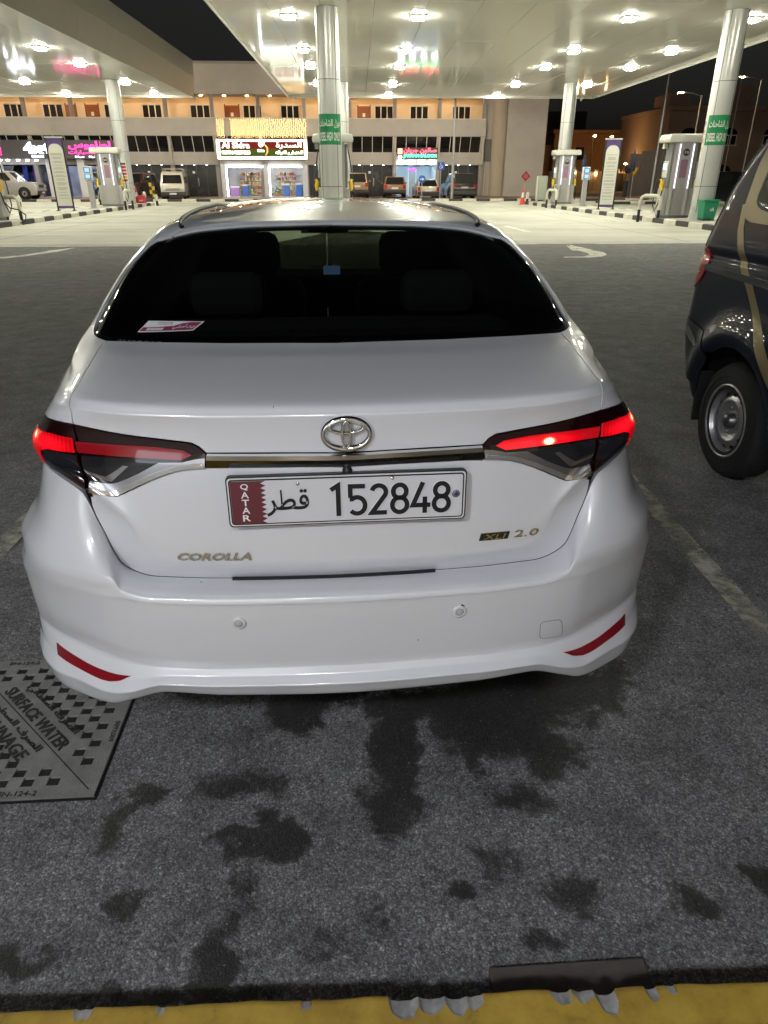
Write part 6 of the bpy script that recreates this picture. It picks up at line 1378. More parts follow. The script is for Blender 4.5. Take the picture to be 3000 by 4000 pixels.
# chrome strip across the lid: upper facet and lower facet
ct = P_['chrome_top']; cb = P_['chrome_bot']
midl = [(a, (b+c[1])/2+.002) for (a, b), c in zip(ct[:-1], cb[:-1])] + [(0, (ct[-1][1]+cb[-1][1])/2+.002)]
strip_pts = []
def chrome_strip():
    """two-facet chrome bar, proud of the lid"""
    ss = np.linspace(-.306, .306, 60); V = []; F_ = []
    for s in ss:
        a = abs(s)
        tt = [float(np.interp(a, [0,.1,.31], [ct[-1][1],ct[-4][1],ct[0][1]])), 0, 0, float(np.interp(a, [0,.1,.31], [cb[-1][1],cb[-4][1],cb[0][1]]))]
        tt[1] = tt[0]*.90+tt[3]*.10; tt[2] = tt[0]*.52+tt[3]*.48
        pts = car_pts([(s, t) for t in tt]); n = car_nrm([(s, t) for t in tt])
        for p, nn, o in zip(pts, n, (.002,.0105,.0130,.004)): V.append(p+nn*o)
    for i in range(59):
        for k in range(3): F_.append((i*4+k, i*4+k+1, (i+1)*4+k+1, (i+1)*4+k))
    q = MB(); q.add(V, F_, False); return q
chrome_strip().build('chrome_strip', CHROME, sedan)

# ------------------------------------------------ badges, plate, details on the tail
def wrap(name, V, Fc, m, parent, x0, z0, lift=0., smooth=False, slope=0.):
    """lay a flat shape (x, -depth, z) onto the curved tail at x0, z0"""
    out = []; cache = {}
    for p in V:
        k = (round(p[0], 4), round(p[2], 4))
        if k not in cache: cache[k] = tail_at(x0+p[0], z0+p[2])
        P, N = cache[k]; out.append((P+N*(lift-p[1])).tolist())
    me = bpy.data.meshes.new(name); me.from_pydata(out, [], Fc); me.update()
    bm = bmesh.new(); bm.from_mesh(me); bmesh.ops.recalc_face_normals(bm, faces=bm.faces); bm.to_mesh(me); bm.free()
    if smooth: me.polygons.foreach_set('use_smooth', [True]*len(me.polygons))
    return mesh_obj(name, me, m, parent)
def emblem(sedan):
    # three ellipses of bright metal
    c, n = tail_at(0, 1.030)
    root = bpy.data.objects.new('emblem', None); COL.objects.link(root); root.parent = sedan; root.location = c.tolist()
    tilt = math.atan2(n[2], -n[1]); root.rotation_euler = (-tilt, 0, 0)
    def ell(a, b, cz, w, name, wx=None, t=.006, n_=48, y=-.006, fa=None):
        V = []; prof = [(-1,0),(-.6,.8),(0,1),(.6,.8),(1,0)]
        for i in range(n_):
            th = 2*math.pi*i/n_; ct_, st_ = math.cos(th), math.sin(th)
            ww = w if fa is None else w*fa(th)
            for (o, h) in prof:
                V.append(((a+o*ww)*ct_, y-h*t, cz+(b+o*ww)*st_))
        m_ = len(prof)
        F_ = [(i*m_+k, ((i+1) % n_)*m_+k, ((i+1) % n_)*m_+k+1, i*m_+k+1) for i in range(n_) for k in range(m_-1)]
        q = MB(); q.add(V, F_, True); return q.build(name, CHROME, root)
    ell(.0500, .0340, 0, .0056, 'emblem_ring', fa=lambda t: .85+.35*abs(math.sin(t))+.1)
    ell(.0365, .0145, .0180, .0042, 'emblem_ring', y=-.0065)
    ell(.0090, .0300, .0010, .0042, 'emblem_ring', y=-.0075)
    q = MB(); q.lathe([(.0, -.004), (.97, -.004), (1.0, -.002), (1.03, .003)], n=40, axis='y')
    q.v = [(x*.059, y, z*.041) for x, y, z in q.v]
    return root
emblem(sedan)
# registration plate
PZ0, PZ1, PW = .828, .946, .262
plate = bpy.data.objects.new('license_plate', None); COL.objects.link(plate); plate.parent = sedan
plate.location = (.000, -.017, (PZ0+PZ1)/2); plate.rotation_euler = (R(-2), R(.0), 0)
hw, hh = PW, (PZ1-PZ0)/2
def rrect(w, h, r, n=5):
    out = []
    for cx, cz, a0 in ((w-r, h-r, 0), (-w+r, h-r, 90), (-w+r, -h+r, 180), (w-r, -h+r, 270)):
        for i in range(n+1):
            a = R(a0+90*i/n); out.append((cx+r*math.cos(a), cz+r*math.sin(a)))
    return out
MB().prism(rrect(hw, hh, .009), -.001, .012).build('plate_holder', BLACKP, plate)
MB().prism(rrect(hw-.003, hh-.003, .008), -.0022, .0).build('plate_rim', mat('plate_rim_white', (.66,.66,.68), .35), plate)
MB().prism(rrect(hw-.006, hh-.006, .007), -.0030, -.0012).build('plate_border', mat('plate_black', (.012,.012,.014), .4), plate)
MB().prism(rrect(hw-.0092, hh-.0092, .005), -.0040, -.0015).build('plate_field', mat('plate_white', (.60,.60,.63), .38, coat=.3, coat_rough=.2), plate)
MAROON = mat('plate_maroon', (.115,.022,.028), .45)
zz = [(-hw+.0092, -hh+.0092)]
fx = -.188; tooth = .0085
nz = 9; z0 = -hh+.0092; z1 = hh-.0092
edge = []
for i in range(nz):
    a = z0+(z1-z0)*i/nz; b = z0+(z1-z0)*(i+1)/nz
    edge += [(fx+.011, a), (fx-.0, (a+b)/2)]
edge.append((fx+.011, z1))
q = MB(); n = len(edge)
lft = [(-hw+.0095, z) for _, z in edge]
V = [(x, -.0046, z) for x, z in lft] + [(x, -.0046, z) for x, z in edge]
q.add(V, [(i, i+1, n+i+1, n+i) for i in range(n-1)]); q.build('maroon_band', MAROON, plate)
for i, ch in enumerate('QATAR'):
    text_obj('plate_letter', ch, WHITEP, plate, (-.2225, -.0047, .0365-.0182*i), height=.0150, width=.0165 if ch != 'T' else .0155, depth=.0006, bold=.012)
def stroke(paths, w, name, m, parent, depth=.0012, y=-.0044, ox=0, oz=0):
    """plate numerals drawn as constant-width strokes"""
    q = MB()
    for path in paths:
        P = [np.array(p, float) for p in path]; L = []; Rr = []
        for i, p in enumerate(P):
            d0 = P[i]-P[i-1] if i else P[1]-P[0]; d1 = P[i+1]-P[i] if i < len(P)-1 else d0
            d0 = d0/np.linalg.norm(d0); d1 = d1/np.linalg.norm(d1); n0 = np.array([-d0[1], d0[0]]); n1 = np.array([-d1[1], d1[0]])
            m_ = n0+n1; m_ = m_/max(np.linalg.norm(m_), 1e-6); k = 1/max(.45, float(m_@n0))
            L.append(p+m_*w/2*k); Rr.append(p-m_*w/2*k)
        n = len(P)
        V = [(ox+a[0], y-depth, oz+a[1]) for a in L]+[(ox+a[0], y-depth, oz+a[1]) for a in Rr]+[(ox+a[0], y, oz+a[1]) for a in L]+[(ox+a[0], y, oz+a[1]) for a in Rr]
        F_ = []
        for i in range(n-1): F_ += [(i, i+1, n+i+1, n+i), (2*n+i, 2*n+i+1, i+1, i), (n+i, n+i+1, 3*n+i+1, 3*n+i)]
        F_ += [(0, n, 3*n, 2*n), (n-1, 2*n-1, 4*n-1, 3*n-1)]
        q.add(V, F_)
    return q.build(name, m, parent)
def arc(cx, cz, rx, rz, a0, a1, n=14): return [(cx+rx*math.cos(R(a0+(a1-a0)*i/n)), cz+rz*math.sin(R(a0+(a1-a0)*i/n))) for i in range(n+1)]
h2 = .0365; w2 = .0185
DIG = {'1': [[(-.010, h2-.011), (.006, h2-.001), (.006, -h2)]],
 '5': [[(w2-.002, h2-.004), (-w2+.003, h2-.004), (-w2+.003, .006)] , [(-w2+.0015, .002)] + arc(-.001, -h2+.0235, w2-.001, .0195, 128, -140, 20)],
 '2': [arc(0, h2-.0195, w2-.003, .0155, 165, -28, 16) + [(-w2+.003, -h2+.0045), (w2-.001, -h2+.0045)]],
 '8': [arc(0, h2-.0195, .0145, .0155, 90, 451, 26), arc(0, -h2+.0215, .0165, .0175, 90, 451, 26)],
 '4': [[(.004, h2), (-w2+.001, -.0175), (w2+.003, -.0175)], [(.009, .002), (.009, -h2)]]}
INK = mat('plate_ink', (.010,.010,.012), .35)
EMB = mat('plate_emboss', (.68,.68,.71), .3)
for ch, x in zip('152848', (-.028, .020, .067, .113, .160, .206)):
    stroke(DIG[ch], .0134, 'numeral_edge', EMB, plate, depth=.0010, ox=x, oz=-.002)
    stroke(DIG[ch], .0104, 'plate_numeral', INK, plate, depth=.0022, ox=x, oz=-.002)
text_obj('plate_script', arabic('قطر'), INK, plate, (-.132, -.0044, -.003), width=.092, height=.062, depth=.002, bold=.012)
for x, z in ((-.108, .040), (.097, .046)):
    MB().lathe([(0,-.0060),(.0030,-.0060),(.0045,-.0045),(.0045,-.003)], (x,0,z), 'y', 12).build('plate_screw', CHROME, plate)
MB().lathe([(0,-.0046),(.0088,-.0046),(.0092,-.0040)], (.2385,0,.004), 'y', 20).build('plate_seal', mat('seal_grey', (.16,.17,.24), .3, .3), plate)
MB().lathe([(0,-.0051),(.0045,-.0051),(.0047,-.0045)], (.2385,0,.004), 'y', 5).build('plate_seal_crest', mat('seal_crest', (.05,.055,.09), .3, .3), plate)
# script badges
def badge(name, txt, x, z, w, h, m, shear=0., lift=.0006, dep=.0035, bold=.01):
    V, Fc = text_mesh(txt, w, h, dep, bold, 2, shear); return wrap(name, V, Fc, m, sedan, x, z, lift)
BADGE = mat('badge_chrome', (.52,.52,.53), .22, .85)
badge('name_badge', 'COROLLA', -.308, .742, .168, .0200, BADGE, shear=.3, bold=.035)
q = MB(); q.prism([(-.037,-.0095),(.033,-.0095),(.037,.0095),(-.033,.0095)], -.0020, 0)
grade = wrap('grade_badge', np.array(q.v), q.f, mat('badge_black', (.015,.016,.018), .12, 0, .6), sedan, .341, .7645, .0004)
V, Fc = text_mesh('XLI', .056, .0135, .0015, .0, 2, .2); wrap('badge_letter', V, Fc, CHROME, grade, .341, .7645, .0024)
V, Fc = text_mesh('2.0', .062, .0185, .0035, .0, 2, .15); wrap('engine_badge', V, Fc, CHROME, sedan, .418, .7665, .0004)
# reversing camera under the strip
c, n = tail_at(0, .952)
MB().lathe([(0,-.018),(.005,-.018),(.010,-.013),(.012,-.004),(.012,.002)], (0, float(c[1])+.006, .946), 'y', 18).build('reversing_camera', BLACKP, sedan)
# parking sensors
for st_ in (P_['sensor'][0], P_['sensorR'][0]):
    p = car_pts([st_])[0]; n = car_nrm([st_])[0]
    so = MB().lathe([(.0165,.0),(.0160,-.0035),(.0130,-.0045),(.0095,-.0040)], (0,0,0), 'y', 24).build('parking_sensor', mat('sensor_white', (.62,.62,.64), .35), sedan)
    so.location = (p+n*.0005).tolist(); so.rotation_euler = (-math.atan2(n[2], -n[1]), 0, math.atan2(n[0], -n[1]))
    MB().lathe([(.0095,-.0036),(.0090,-.0032),(.0085,-.0042),(.004,-.0046),(0,-.0047)], (0,0,0), 'y', 24).build('sensor_face', mat('sensor_face', (.42,.42,.43), .45), so)
    MB().lathe([(.0098,-.0041),(.0093,-.0039),(.0089,-.0041)], (0,0,0), 'y', 24).build('sensor_ring', BLACKP, so)
p = car_pts([P_['sensorR'][0]])[0]
V = [(random.uniform(-.014,.012), -.0004, .017+random.uniform(-.003,.006)) for _ in range(9)]
# reflectors low on the bumper
REFL = [(a, b+.0035) for a, b in P_['refl'][:6]] + [(a, b-.003) for a, b in P_['refl'][6:]]
RL = mat('red_reflector', (.20,.006,.012), .16, 0, 1., .05, bump=.1, bscale=500)
for f in (lambda p: p, mir): panel('bumper_reflector', [f(REFL)], RL, sedan, off=.0015, lip=.006)
# towing eye cover
tw = P_['tow']; 
def rounded(poly, r=.25, n=4):
    out = []; m_ = len(poly)
    for i in range(m_):
        p0, p1, p2 = (np.array(poly[(i+k) % m_]) for k in (-1, 0, 1))
        a = p1+(p0-p1)*r; b = p1+(p2-p1)*r
        for k in range(n+1):
            t = k/n; out.append(tuple((1-t)**2*a+2*t*(1-t)*p1+t*t*b))
    return out
two = rounded(tw)
ring('tow_cover_gap', dense(two, .01), inset(dense(two, .01), .0014), mat('gap_grey', (.10,.10,.105), .7), sedan, .0007)
# rubber strip in the lid's lower gap
V = []; ss_ = np.linspace(-.265, .198, 40)
for s in ss_:
    for t, o in ((TS-.006,-.004),(TS-.004,.012),(TS+.010,.013),(TS+.014,.002)):
        P = car_pts([(s, t)])[0]; V.append((P[0], P[1]-o, P[2]))
F_ = [(i*4+k, i*4+k+1, (i+1)*4+k+1, (i+1)*4+k) for i in range(39) for k in range(3)] + [(0,1,2,3), (156,157,158,159)]
MB().add(V, F_).build('lid_weatherstrip', mat('weatherstrip', (.008,.008,.01), .6), sedan)

# nicks and scuffs in the bumper paint
NICK = mat('paint_nick', (.03,.03,.032), .7)
for (cs, ct_, w, h, sd) in ((.2405,.3815,.010,.006,1),(.2470,.3850,.006,.005,2),(.2330,.3790,.006,.003,3),(-.155,1.000,.0012,.006,6),(.15,.30,.0015,.005,7),(-.33,.577,.004,.003,8),(-.70,.190,.003,.004,9)):
    r_ = random.Random(sd); pl = [(cs+w*math.cos(R(a))*r_.uniform(.5,1), ct_+h*math.sin(R(a))*r_.uniform(.5,1)) for a in range(0,360,45)]
    panel('paint_nick', [pl], NICK, sedan, off=.0006, lip=0)
# ------------------------------------------------ stickers on the rear window
sk = P_['sticker']
def glass_uv(u, v):
    a, b, c, d = (np.array(p) for p in (sk[0], sk[1], sk[2], sk[3]))   # bl, tl, tr, br
    return (a*(1-u)+d*u)*(1-v)+(b*(1-u)+c*u)*v
def on_glass(name, V, Fc, m, parent, off):
    st = np.array([glass_uv(p[0], p[1]) for p in V]); N = car_nrm(st); P = car_pts(st)+N*(off-.006)
    me = bpy.data.meshes.new(name); me.from_pydata(P.tolist(), [], Fc); me.update()
    return mesh_obj(name, me, m, parent)
def grid_poly(x0, x1, y0, y1, n=12): return [(x0+(x1-x0)*i/n, y) for i in range(n+1) for y in (y0, y1)], [(2*i, 2*i+2, 2*i+3, 2*i+1) for i in range(n)]
g_, f_ = grid_poly(0,1,0,1); stick = on_glass('oil_sticker', g_, f_, mat('sticker_white', (.60,.60,.62), .5), pane, .0010)
stick['label'] = 'white and maroon slanted sticker in the corner of the rear window'
MAR2 = mat('sticker_maroon', (.16,.012,.045), .5)
wave = [(.03,.10),(.97,.10),(.97,.90),(.72,.86),(.62,.62),(.55,.52),(.03,.48)]
on_glass('sticker_band', [(.025,.08),(.28,.08),(.52,.08),(.75,.08),(.975,.08),(.975,.92),(.75,.90),(.62,.78),(.52,.55),(.28,.46),(.025,.44)], [(0,1,9,10),(1,2,8,9),(2,3,7,8),(3,6,7),(3,4,5,6)], MAR2, stick, .0016)
def stick_text(txt, x0, x1, y0, y1, m, off=.0022, bold=0.):
    V, Fc = text_mesh(txt, x1-x0, y1-y0, .001, bold, 2, center=False)
    keep = [f for f in Fc if all(V[i][1] < 0 for i in f)]
    on_glass('sticker_print', [(x0+p[0], y0+p[2]) for p in V], keep, m, stick, off)
stick_text('TOYOTA', .21, .47, .62, .88, mat('sticker_grey', (.10,.10,.11), .5))
stick_text(arabic('زيت أصلي'), .55, .95, .17, .72, mat('sticker_white', (.60,.60,.62), .5), bold=.02)
g_, f_ = grid_poly(.13,.40,.14,.36); on_glass('sticker_box', g_, f_, mat('sticker_white', (.6,.6,.62), .5), stick, .0022)
stick_text('GENUINE OIL', .15, .38, .19, .31, MAR2, .0028)
V, Fc = text_mesh('ALMANA', .115, .021, .0006, 0, 2)
st = np.array([(-.507+p[0]*1.0, 1.4190+p[2]*.55) for p in V]); N = car_nrm(st); P = car_pts(st)+N*(-.0045)
me = bpy.data.meshes.new('dealer_lettering'); me.from_pydata(P.tolist(), [], Fc); mesh_obj('dealer_lettering', me, mat('silver_print', (.35,.35,.36), .4), pane)

# ------------------------------------------------ cabin seen through the tinted pane
CLOTH = mat('seat_cloth', (.035,.035,.036), .9, bump=.3, bscale=200)
MB().bbox(-.60,.60,.56,1.02,1.03,1.055,.02).build('parcel_shelf', mat('shelf_felt', (.03,.03,.032), .95), sedan)
q = MB(); q.prism([(-.16,1.055),(.16,1.055),(.145,1.092),(.125,1.104),(-.125,1.104),(-.145,1.092)], .60, .70); q.build('high_brake_light', BLACKP, sedan)
for i in range(9): MB().bbox(-.115+.026*i,-.094+.026*i,.594,.602,1.072,1.094,.003).build('brake_light_cell', mat('led_cell', (.6,.58,.58), .2), sedan)
MB().bbox(-.62,.62,1.0,1.16,.60,1.08,.06).build('rear_seat_back', CLOTH, sedan)
for x in (-.36, .36):
    MB().bbox(x-.13,x+.13,1.03,1.13,1.09,1.235,.045).build('headrest', CLOTH, sedan)
    MB().bbox(x-.24,x+.24,1.92,2.06,.55,1.10,.06).build('front_seat_back', CLOTH, sedan)
    MB().bbox(x-.13,x+.13,1.95,2.05,1.11,1.30,.045).build('headrest', CLOTH, sedan)
MB().bbox(-.11,.11,2.46,2.49,1.265,1.325,.015).build('interior_mirror', BLACKP, sedan)
MB().bbox(-.70,.70,2.95,3.35,.80,.99,.04).build('dashboard', CLOTH, sedan)
MB().bbox(-.03,.07,2.93,2.945,1.0,1.05,.01).build('dash_screen', glow('dash_screen', (.10,.20,.38), .5), sedan)
MB().box(-.80,.80,.55,3.6,.30,.34).build('cabin_floor', CLOTH, sedan)
# wheels and underside
MB().box(-.58,.58,.22,4.3,.27,.31).build('underbody', mat('body_black', (.003,.003,.003), .9), sedan)
def wheel(parent, x, y, r=.318, w=.205, name='wheel'):
    sx = 1 if x > 0 else -1
    t = MB().lathe([(.20,-w/2+.01),(r-.03,-w/2),(r-.006,-w/2+.022),(r,-w/2+.05),(r,w/2-.05),(r-.006,w/2-.022),(r-.03,w/2),(.20,w/2-.01)], (0,0,0), 'x', 36).build(name, RUBBER, parent)
    t.location = (x, y, r)
    q = MB().lathe([(.205,sx*(w/2-.012)),(.20,sx*(w/2-.03)),(.19,sx*(w/2-.04)),(.06,sx*(w/2-.03)),(.03,sx*(w/2-.02)),(0,sx*(w/2-.02))], (0,0,0), 'x', 30); q.build('rim', mat('alloy', (.38,.38,.40), .3, 1.), t)
    for k in range(8):
        a = 2*math.pi*k/8; u = Vector((0, math.cos(a), math.sin(a))); v = Vector((0, -math.sin(a), math.cos(a)))
        x1 = sx*(w/2-.012); V = [Vector((x1,0,0))+u*.06+v*.016, Vector((x1,0,0))+u*.06-v*.016, Vector((x1,0,0))+u*.195-v*.022, Vector((x1,0,0))+u*.195+v*.022]
        MB().add(V+[p-Vector((sx*.03,0,0)) for p in V], [(0,1,2,3),(4,7,6,5),(0,4,5,1),(1,5,6,2),(2,6,7,3),(3,7,4,0)]).build('spoke', mat('alloy', (.38,.38,.40), .3, 1.), t)
    return t
for x in (-.755, .755):
    wheel(sedan, x, .985); wheel(sedan, x, 3.685)
    sx = 1 if x > 0 else -1
    MB().bbox(min(sx*.86,sx*1.02), max(sx*.86,sx*1.02), 2.74, 2.86, .99, 1.11, .035).build('door_mirror', PEARL, sedan)
    for y in (1.55, 2.55): MB().bbox(min(sx*.882,sx*.915), max(sx*.882,sx*.915), y, y+.17, .86, .885, .01).build('door_handle', PEARL, sedan)
# ---------------------------------------------------------------- dark blue van at the right edge, nose to the kerb
NAVY = mat('navy_paint', (.006,.010,.028), .45, .0, .4, .02, spec=.15)
GOLD = mat('gold_vinyl', (.24,.19,.095), .38, .35)
VBUMP = mat('van_bumper', (.012,.015,.026), .33, 0, .5)
van = thing('panel_van', 'dark blue van with curved gold stripe and red tail lamp at the right edge', 'van', (0, 0, 0))
VX0, VX1, WY, VWR = 2.075, 3.70, 3.50, .315
TAIL = [(.30,3.90),(.43,3.95),(.455,4.07),(.55,4.115),(.67,4.14),(.76,4.137),(.88,4.125),(.97,4.115),(1.165,4.085),(1.30,4.040),(1.46,3.975),(1.62,3.875),(1.81,3.735),(1.86,3.66)]
def tail_y(z): return float(np.interp(z, [a for a, _ in TAIL], [b for _, b in TAIL]))
def van_pt(y, z, side=0):
    tum = float(np.interp(z, [.3,.45,.7,1.0,1.08,1.2,1.4,1.6,1.8,1.9], [.05,.03,.006,.0,.0,.004,.03,.065,.12,.20]))
    e = tail_y(z)-y; x = VX0+tum+.022*max(0, 1-e/.08)**2
    # creases: belt groove and shoulder
    x += .010*math.exp(-((z-1.135)/.018)**2)
    for wy in (WY, WY-2.5):
        r = math.hypot(y-wy, (z-.315)*1.0); x -= .042*math.exp(-((r-.455)/.085)**2)*(1 if z > .3 else .6)*float(np.clip((.98-z)/.10, 0, 1))
    n_ = (y-.62)
    if n_ < .4: x += .16*max(0, 1-n_/.4)**2
    return (x, y, z) if side == 0 else (VX0+VX1-x, y, z)
def van_panel(name, polys, m, par, off=0., side=0, ds=.02, lip=0., tg=None):
    st, faces = panel_data(polys, sgrid=np.arange(-.6, 4.6, ds), tgrid=np.arange(.1, 2.1, ds))
    P = np.array([van_pt(a, b, side) for a, b in st]); e = .003
    A = np.array([van_pt(a+e, b, side) for a, b in st])-np.array([van_pt(a-e, b, side) for a, b in st]); B = np.array([van_pt(a, b+e, side) for a, b in st])-np.array([van_pt(a, b-e, side) for a, b in st])
    N = np.cross(B, A); N /= np.linalg.norm(N, axis=1, keepdims=True)
    if side: N = -N
    if N[len(N)//2][0]*(1 if side else -1) < 0: N = -N
    P = P+N*off; fs = []
    for f in faces:
        c = np.zeros(3)
        for a in range(1, len(f)-1): c += np.cross(P[f[a]]-P[f[0]], P[f[a+1]]-P[f[0]])
        fs.append(f if c @ N[f[0]] > 0 else f[::-1])
    vs_ = P.tolist(); nr = N.tolist(); ns = len(fs)
    if lip:
        E = {}
        for f in fs:
            for a, b in zip(f, f[1:]+f[:1]): E.setdefault((min(a,b), max(a,b)), []).append((a, b))
        mp = {}
        def low(i):
            if i not in mp: mp[i] = (len(vs_), len(vs_)+1); vs_.append(P[i].tolist()); vs_.append((P[i]-N[i]*lip).tolist()); nr.extend([[0,0,0]]*2)
            return mp[i]
        for l in E.values():
            if len(l) == 1: a, b = l[0]; A_, B_ = low(a), low(b); fs.append([B_[0], A_[0], A_[1], B_[1]])
    me = bpy.data.meshes.new(name); me.from_pydata(vs_, [], fs); me.update(); sm = np.ones(len(me.polygons), bool); sm[ns:] = False; me.polygons.foreach_set('use_smooth', sm); me.normals_split_custom_set_from_vertices(nr)
    return mesh_obj(name, me, m, par)
def varch(wy, r=.375, n=16): return [(wy+r*math.cos(math.pi*i/n), .315+r*math.sin(math.pi*i/n)*1.06) for i in range(n+1)]
a1, a2 = varch(WY), varch(WY-2.5, .36)
side_up = [(y, z) for z, y in TAIL if z >= .78]
BUMP_Z = .775
body_poly = [(tail_y(BUMP_Z), BUMP_Z+.003)] + side_up + [(3.0,1.88),(1.7,1.88),(1.25,1.84),(.80,1.25),(.55,1.0),(.45,.80),(.45,.40),(.55,.32),(WY-2.5-.36,.32)] + a2[::-1] + [(WY-2.5+.36,.32),(WY-.378,.32)] + a1[::-1][:12] + [(WY+.375*math.cos(R(46))+.02, .315+.40*math.sin(R(46))+.03),(3.86,.735)]
# keep the bumper corner apart from the wing
body_poly = [p for p in body_poly]
for sd in (0, 1): van_panel('side_panel', [body_poly], NAVY, van, 0., sd, .02, .012)
bump_poly = [(tail_y(BUMP_Z)-.002, BUMP_Z-.002),(3.862,.729)] + [(WY+.379*math.cos(R(a)), .315+.379*1.06*math.sin(R(a))) for a in (44,30,20,10)] + [(3.89,.35),(3.92,.33)] + [(y, z) for z, y in TAIL if .30 < z < BUMP_Z]
for sd in (0, 1): van_panel('rear_bumper_corner', [bump_poly], VBUMP, van, .004, sd, .02, .012)
def loft_edges(name, m, zs, yf):
    q = MB(); n = len(zs)
    L = [van_pt(yf(z), z, 0) for z in zs]; Rr = [van_pt(yf(z), z, 1) for z in zs]; V = []
    for a, b in zip(L, Rr):
        for k in range(13):
            t = k/12; bulge = .10*(1-abs(2*t-1)**3); V.append((a[0]+(b[0]-a[0])*t, a[1]+bulge, a[2]))
    q.add(V, [(i*13+k, i*13+k+1, (i+1)*13+k+1, (i+1)*13+k) for i in range(n-1) for k in range(12)], True); return q.build(name, m, van)
loft_edges('tailgate', NAVY, [.31,.45,.55,.67,.76,.88,.97,1.08,1.165,1.3,1.46,1.62,1.81,1.86], tail_y)
q = MB(); V = []; ys = [3.68,3.5,3.0,2.4,1.7,1.25]
for y in ys:
    for k in range(13):
        t = k/12; x0 = van_pt(min(y, 3.6), 1.86, 0)[0]; x1 = van_pt(min(y, 3.6), 1.86, 1)[0]; V.append((x0+(x1-x0)*t, y, 1.86+.10*(1-abs(2*t-1)**2.5)-(.03 if y < 1.5 else 0)))
q.add(V, [(i*13+k, i*13+k+1, (i+1)*13+k+1, (i+1)*13+k) for i in range(5) for k in range(12)], True); q.build('roof', NAVY, van)
q = MB(); q.add([(VX0+.20,1.25,1.83),(VX1-.20,1.25,1.83),(VX1-.10,.80,1.25),(VX0+.10,.80,1.25)], [(0,1,2,3)]); q.build('windscreen', DARKGL, van)
q = MB(); q.add([(VX0+.10,.80,1.25),(VX1-.10,.80,1.25),(VX1-.12,.50,.98),(VX0+.12,.50,.98),(VX1-.14,.44,.80),(VX0+.14,.44,.80),(VX1-.14,.44,.38),(VX0+.14,.44,.38)], [(0,1,2,3),(3,2,4,5),(5,4,6,7)]); q.build('nose', NAVY, van)
MB().box(VX0+.12, VX1-.12, .6, 3.85, .33, .38).build('underbody', mat('body_black', (.003,.003,.003), .9), van)
MB().box(VX0+.10, VX0+.13, WY-.42, WY+.42, .34, .78).build('wheel_well', mat('body_black', (.003,.003,.003), .9), van)
# window in its gold surround, gold stripe sweeping down to the sill
def rpoly(p, r=.3, n=5): return rounded(p, r, n)
win = [(3.665,1.385),(3.645,1.66),(3.60,1.745),(2.75,1.755),(2.75,1.37)]
surr = [(3.770,1.40),(3.775,1.56),(3.745,1.745),(3.68,1.82),(2.70,1.83),(2.70,1.30),(3.66,1.315),(3.74,1.335)]
gs_ = van_panel('gold_surround', [rpoly(surr, .18)], GOLD, van, .0015, 0, .02)
van_panel('window_rubber', [inset(rpoly(win, .2), -.016)], mat('window_rubber', (.01,.01,.01), .5), van, .003, 0, .02)
van_panel('side_window', [rpoly(win, .2)], mat('van_glass', (.006,.006,.008), .04, 0, .6), van, .005, 0, .02)
van_panel('side_window', [[(2.62,1.37),(2.62,1.755),(1.75,1.755),(1.60,1.37)]], mat('van_glass', (.006,.006,.008), .04, 0, .6), van, .004, 0, .03)
mid = [(3.765,1.40),(3.735,1.28),(3.675,1.19),(3.60,1.10),(3.52,1.03),(3.44,.945),(3.37,.87),(3.27,.765),(3.15,.66),(3.02,.55),(2.9,.46)]
L_, R__ = [], []
for i, p in enumerate(mid):
    a = np.array(mid[max(0,i-1)]); b = np.array(mid[min(len(mid)-1,i+1)]); d = (b-a)/np.linalg.norm(b-a); n = np.array([-d[1], d[0]]); w = .026
    L_.append(tuple(np.array(p)+n*w)); R__.append(tuple(np.array(p)-n*w))
van_panel('gold_stripe', [L_+R__[::-1]], GOLD, van, .0018, 0, .02)
# mouldings along the side
van_panel('side_moulding', [[(3.985,1.085),(3.985,1.052),(3.2,1.030),(2.0,1.0),(1.0,.985),(1.0,1.02),(2.0,1.035),(3.2,1.065)]], mat('moulding_sheen', (.05,.055,.07), .16, .3, 1.), van, .014, 0, .03, .014)
van_panel('gutter_trim', [[(3.735,1.815),(3.88,1.625),(3.98,1.462),(4.05,1.30),(4.092,1.165),(4.078,1.165),(4.032,1.30),(3.958,1.462),(3.855,1.625),(3.71,1.815)]], mat('bright_trim', (.45,.45,.46), .2, .9), van, .006, 0, .02, .006)
# tail lamp
lp = [(4.092,1.158),(4.050,1.172),(3.985,1.158),(3.948,1.108),(3.968,1.055),(4.030,.975),(4.094,.935),(4.113,.945),(4.113,1.06)]
lv = van_panel('tail_lamp', [lp], mat('lamp_edge_chrome', (.6,.6,.6), .15, 1.), van, .004, 0, .02, .02)
RV = mat('van_red_lens', (.62,.02,.025), .16, 0, 1., .03, bump=.2, bscale=120)
van_panel('red_lens', [inset(lp, .006)], RV, lv, .009, 0, .02, .006)
for z in np.arange(.985, 1.075, .017): van_panel('lens_rib', [[(4.10,z),(4.0+(1.06-z)*.6,z),(4.0+(1.06-z)*.6,z+.004),(4.10,z+.004)]], mat('lens_rib_dark', (.12,.004,.006), .2, 0, 1.), lv, .0105, 0, .02)
MB().bbox(VX0+.03,VX0+.09,4.085,4.105,1.055,1.14,.01).build('reversing_lens', mat('white_lens', (.55,.55,.55), .2, 0, 1.), lv)
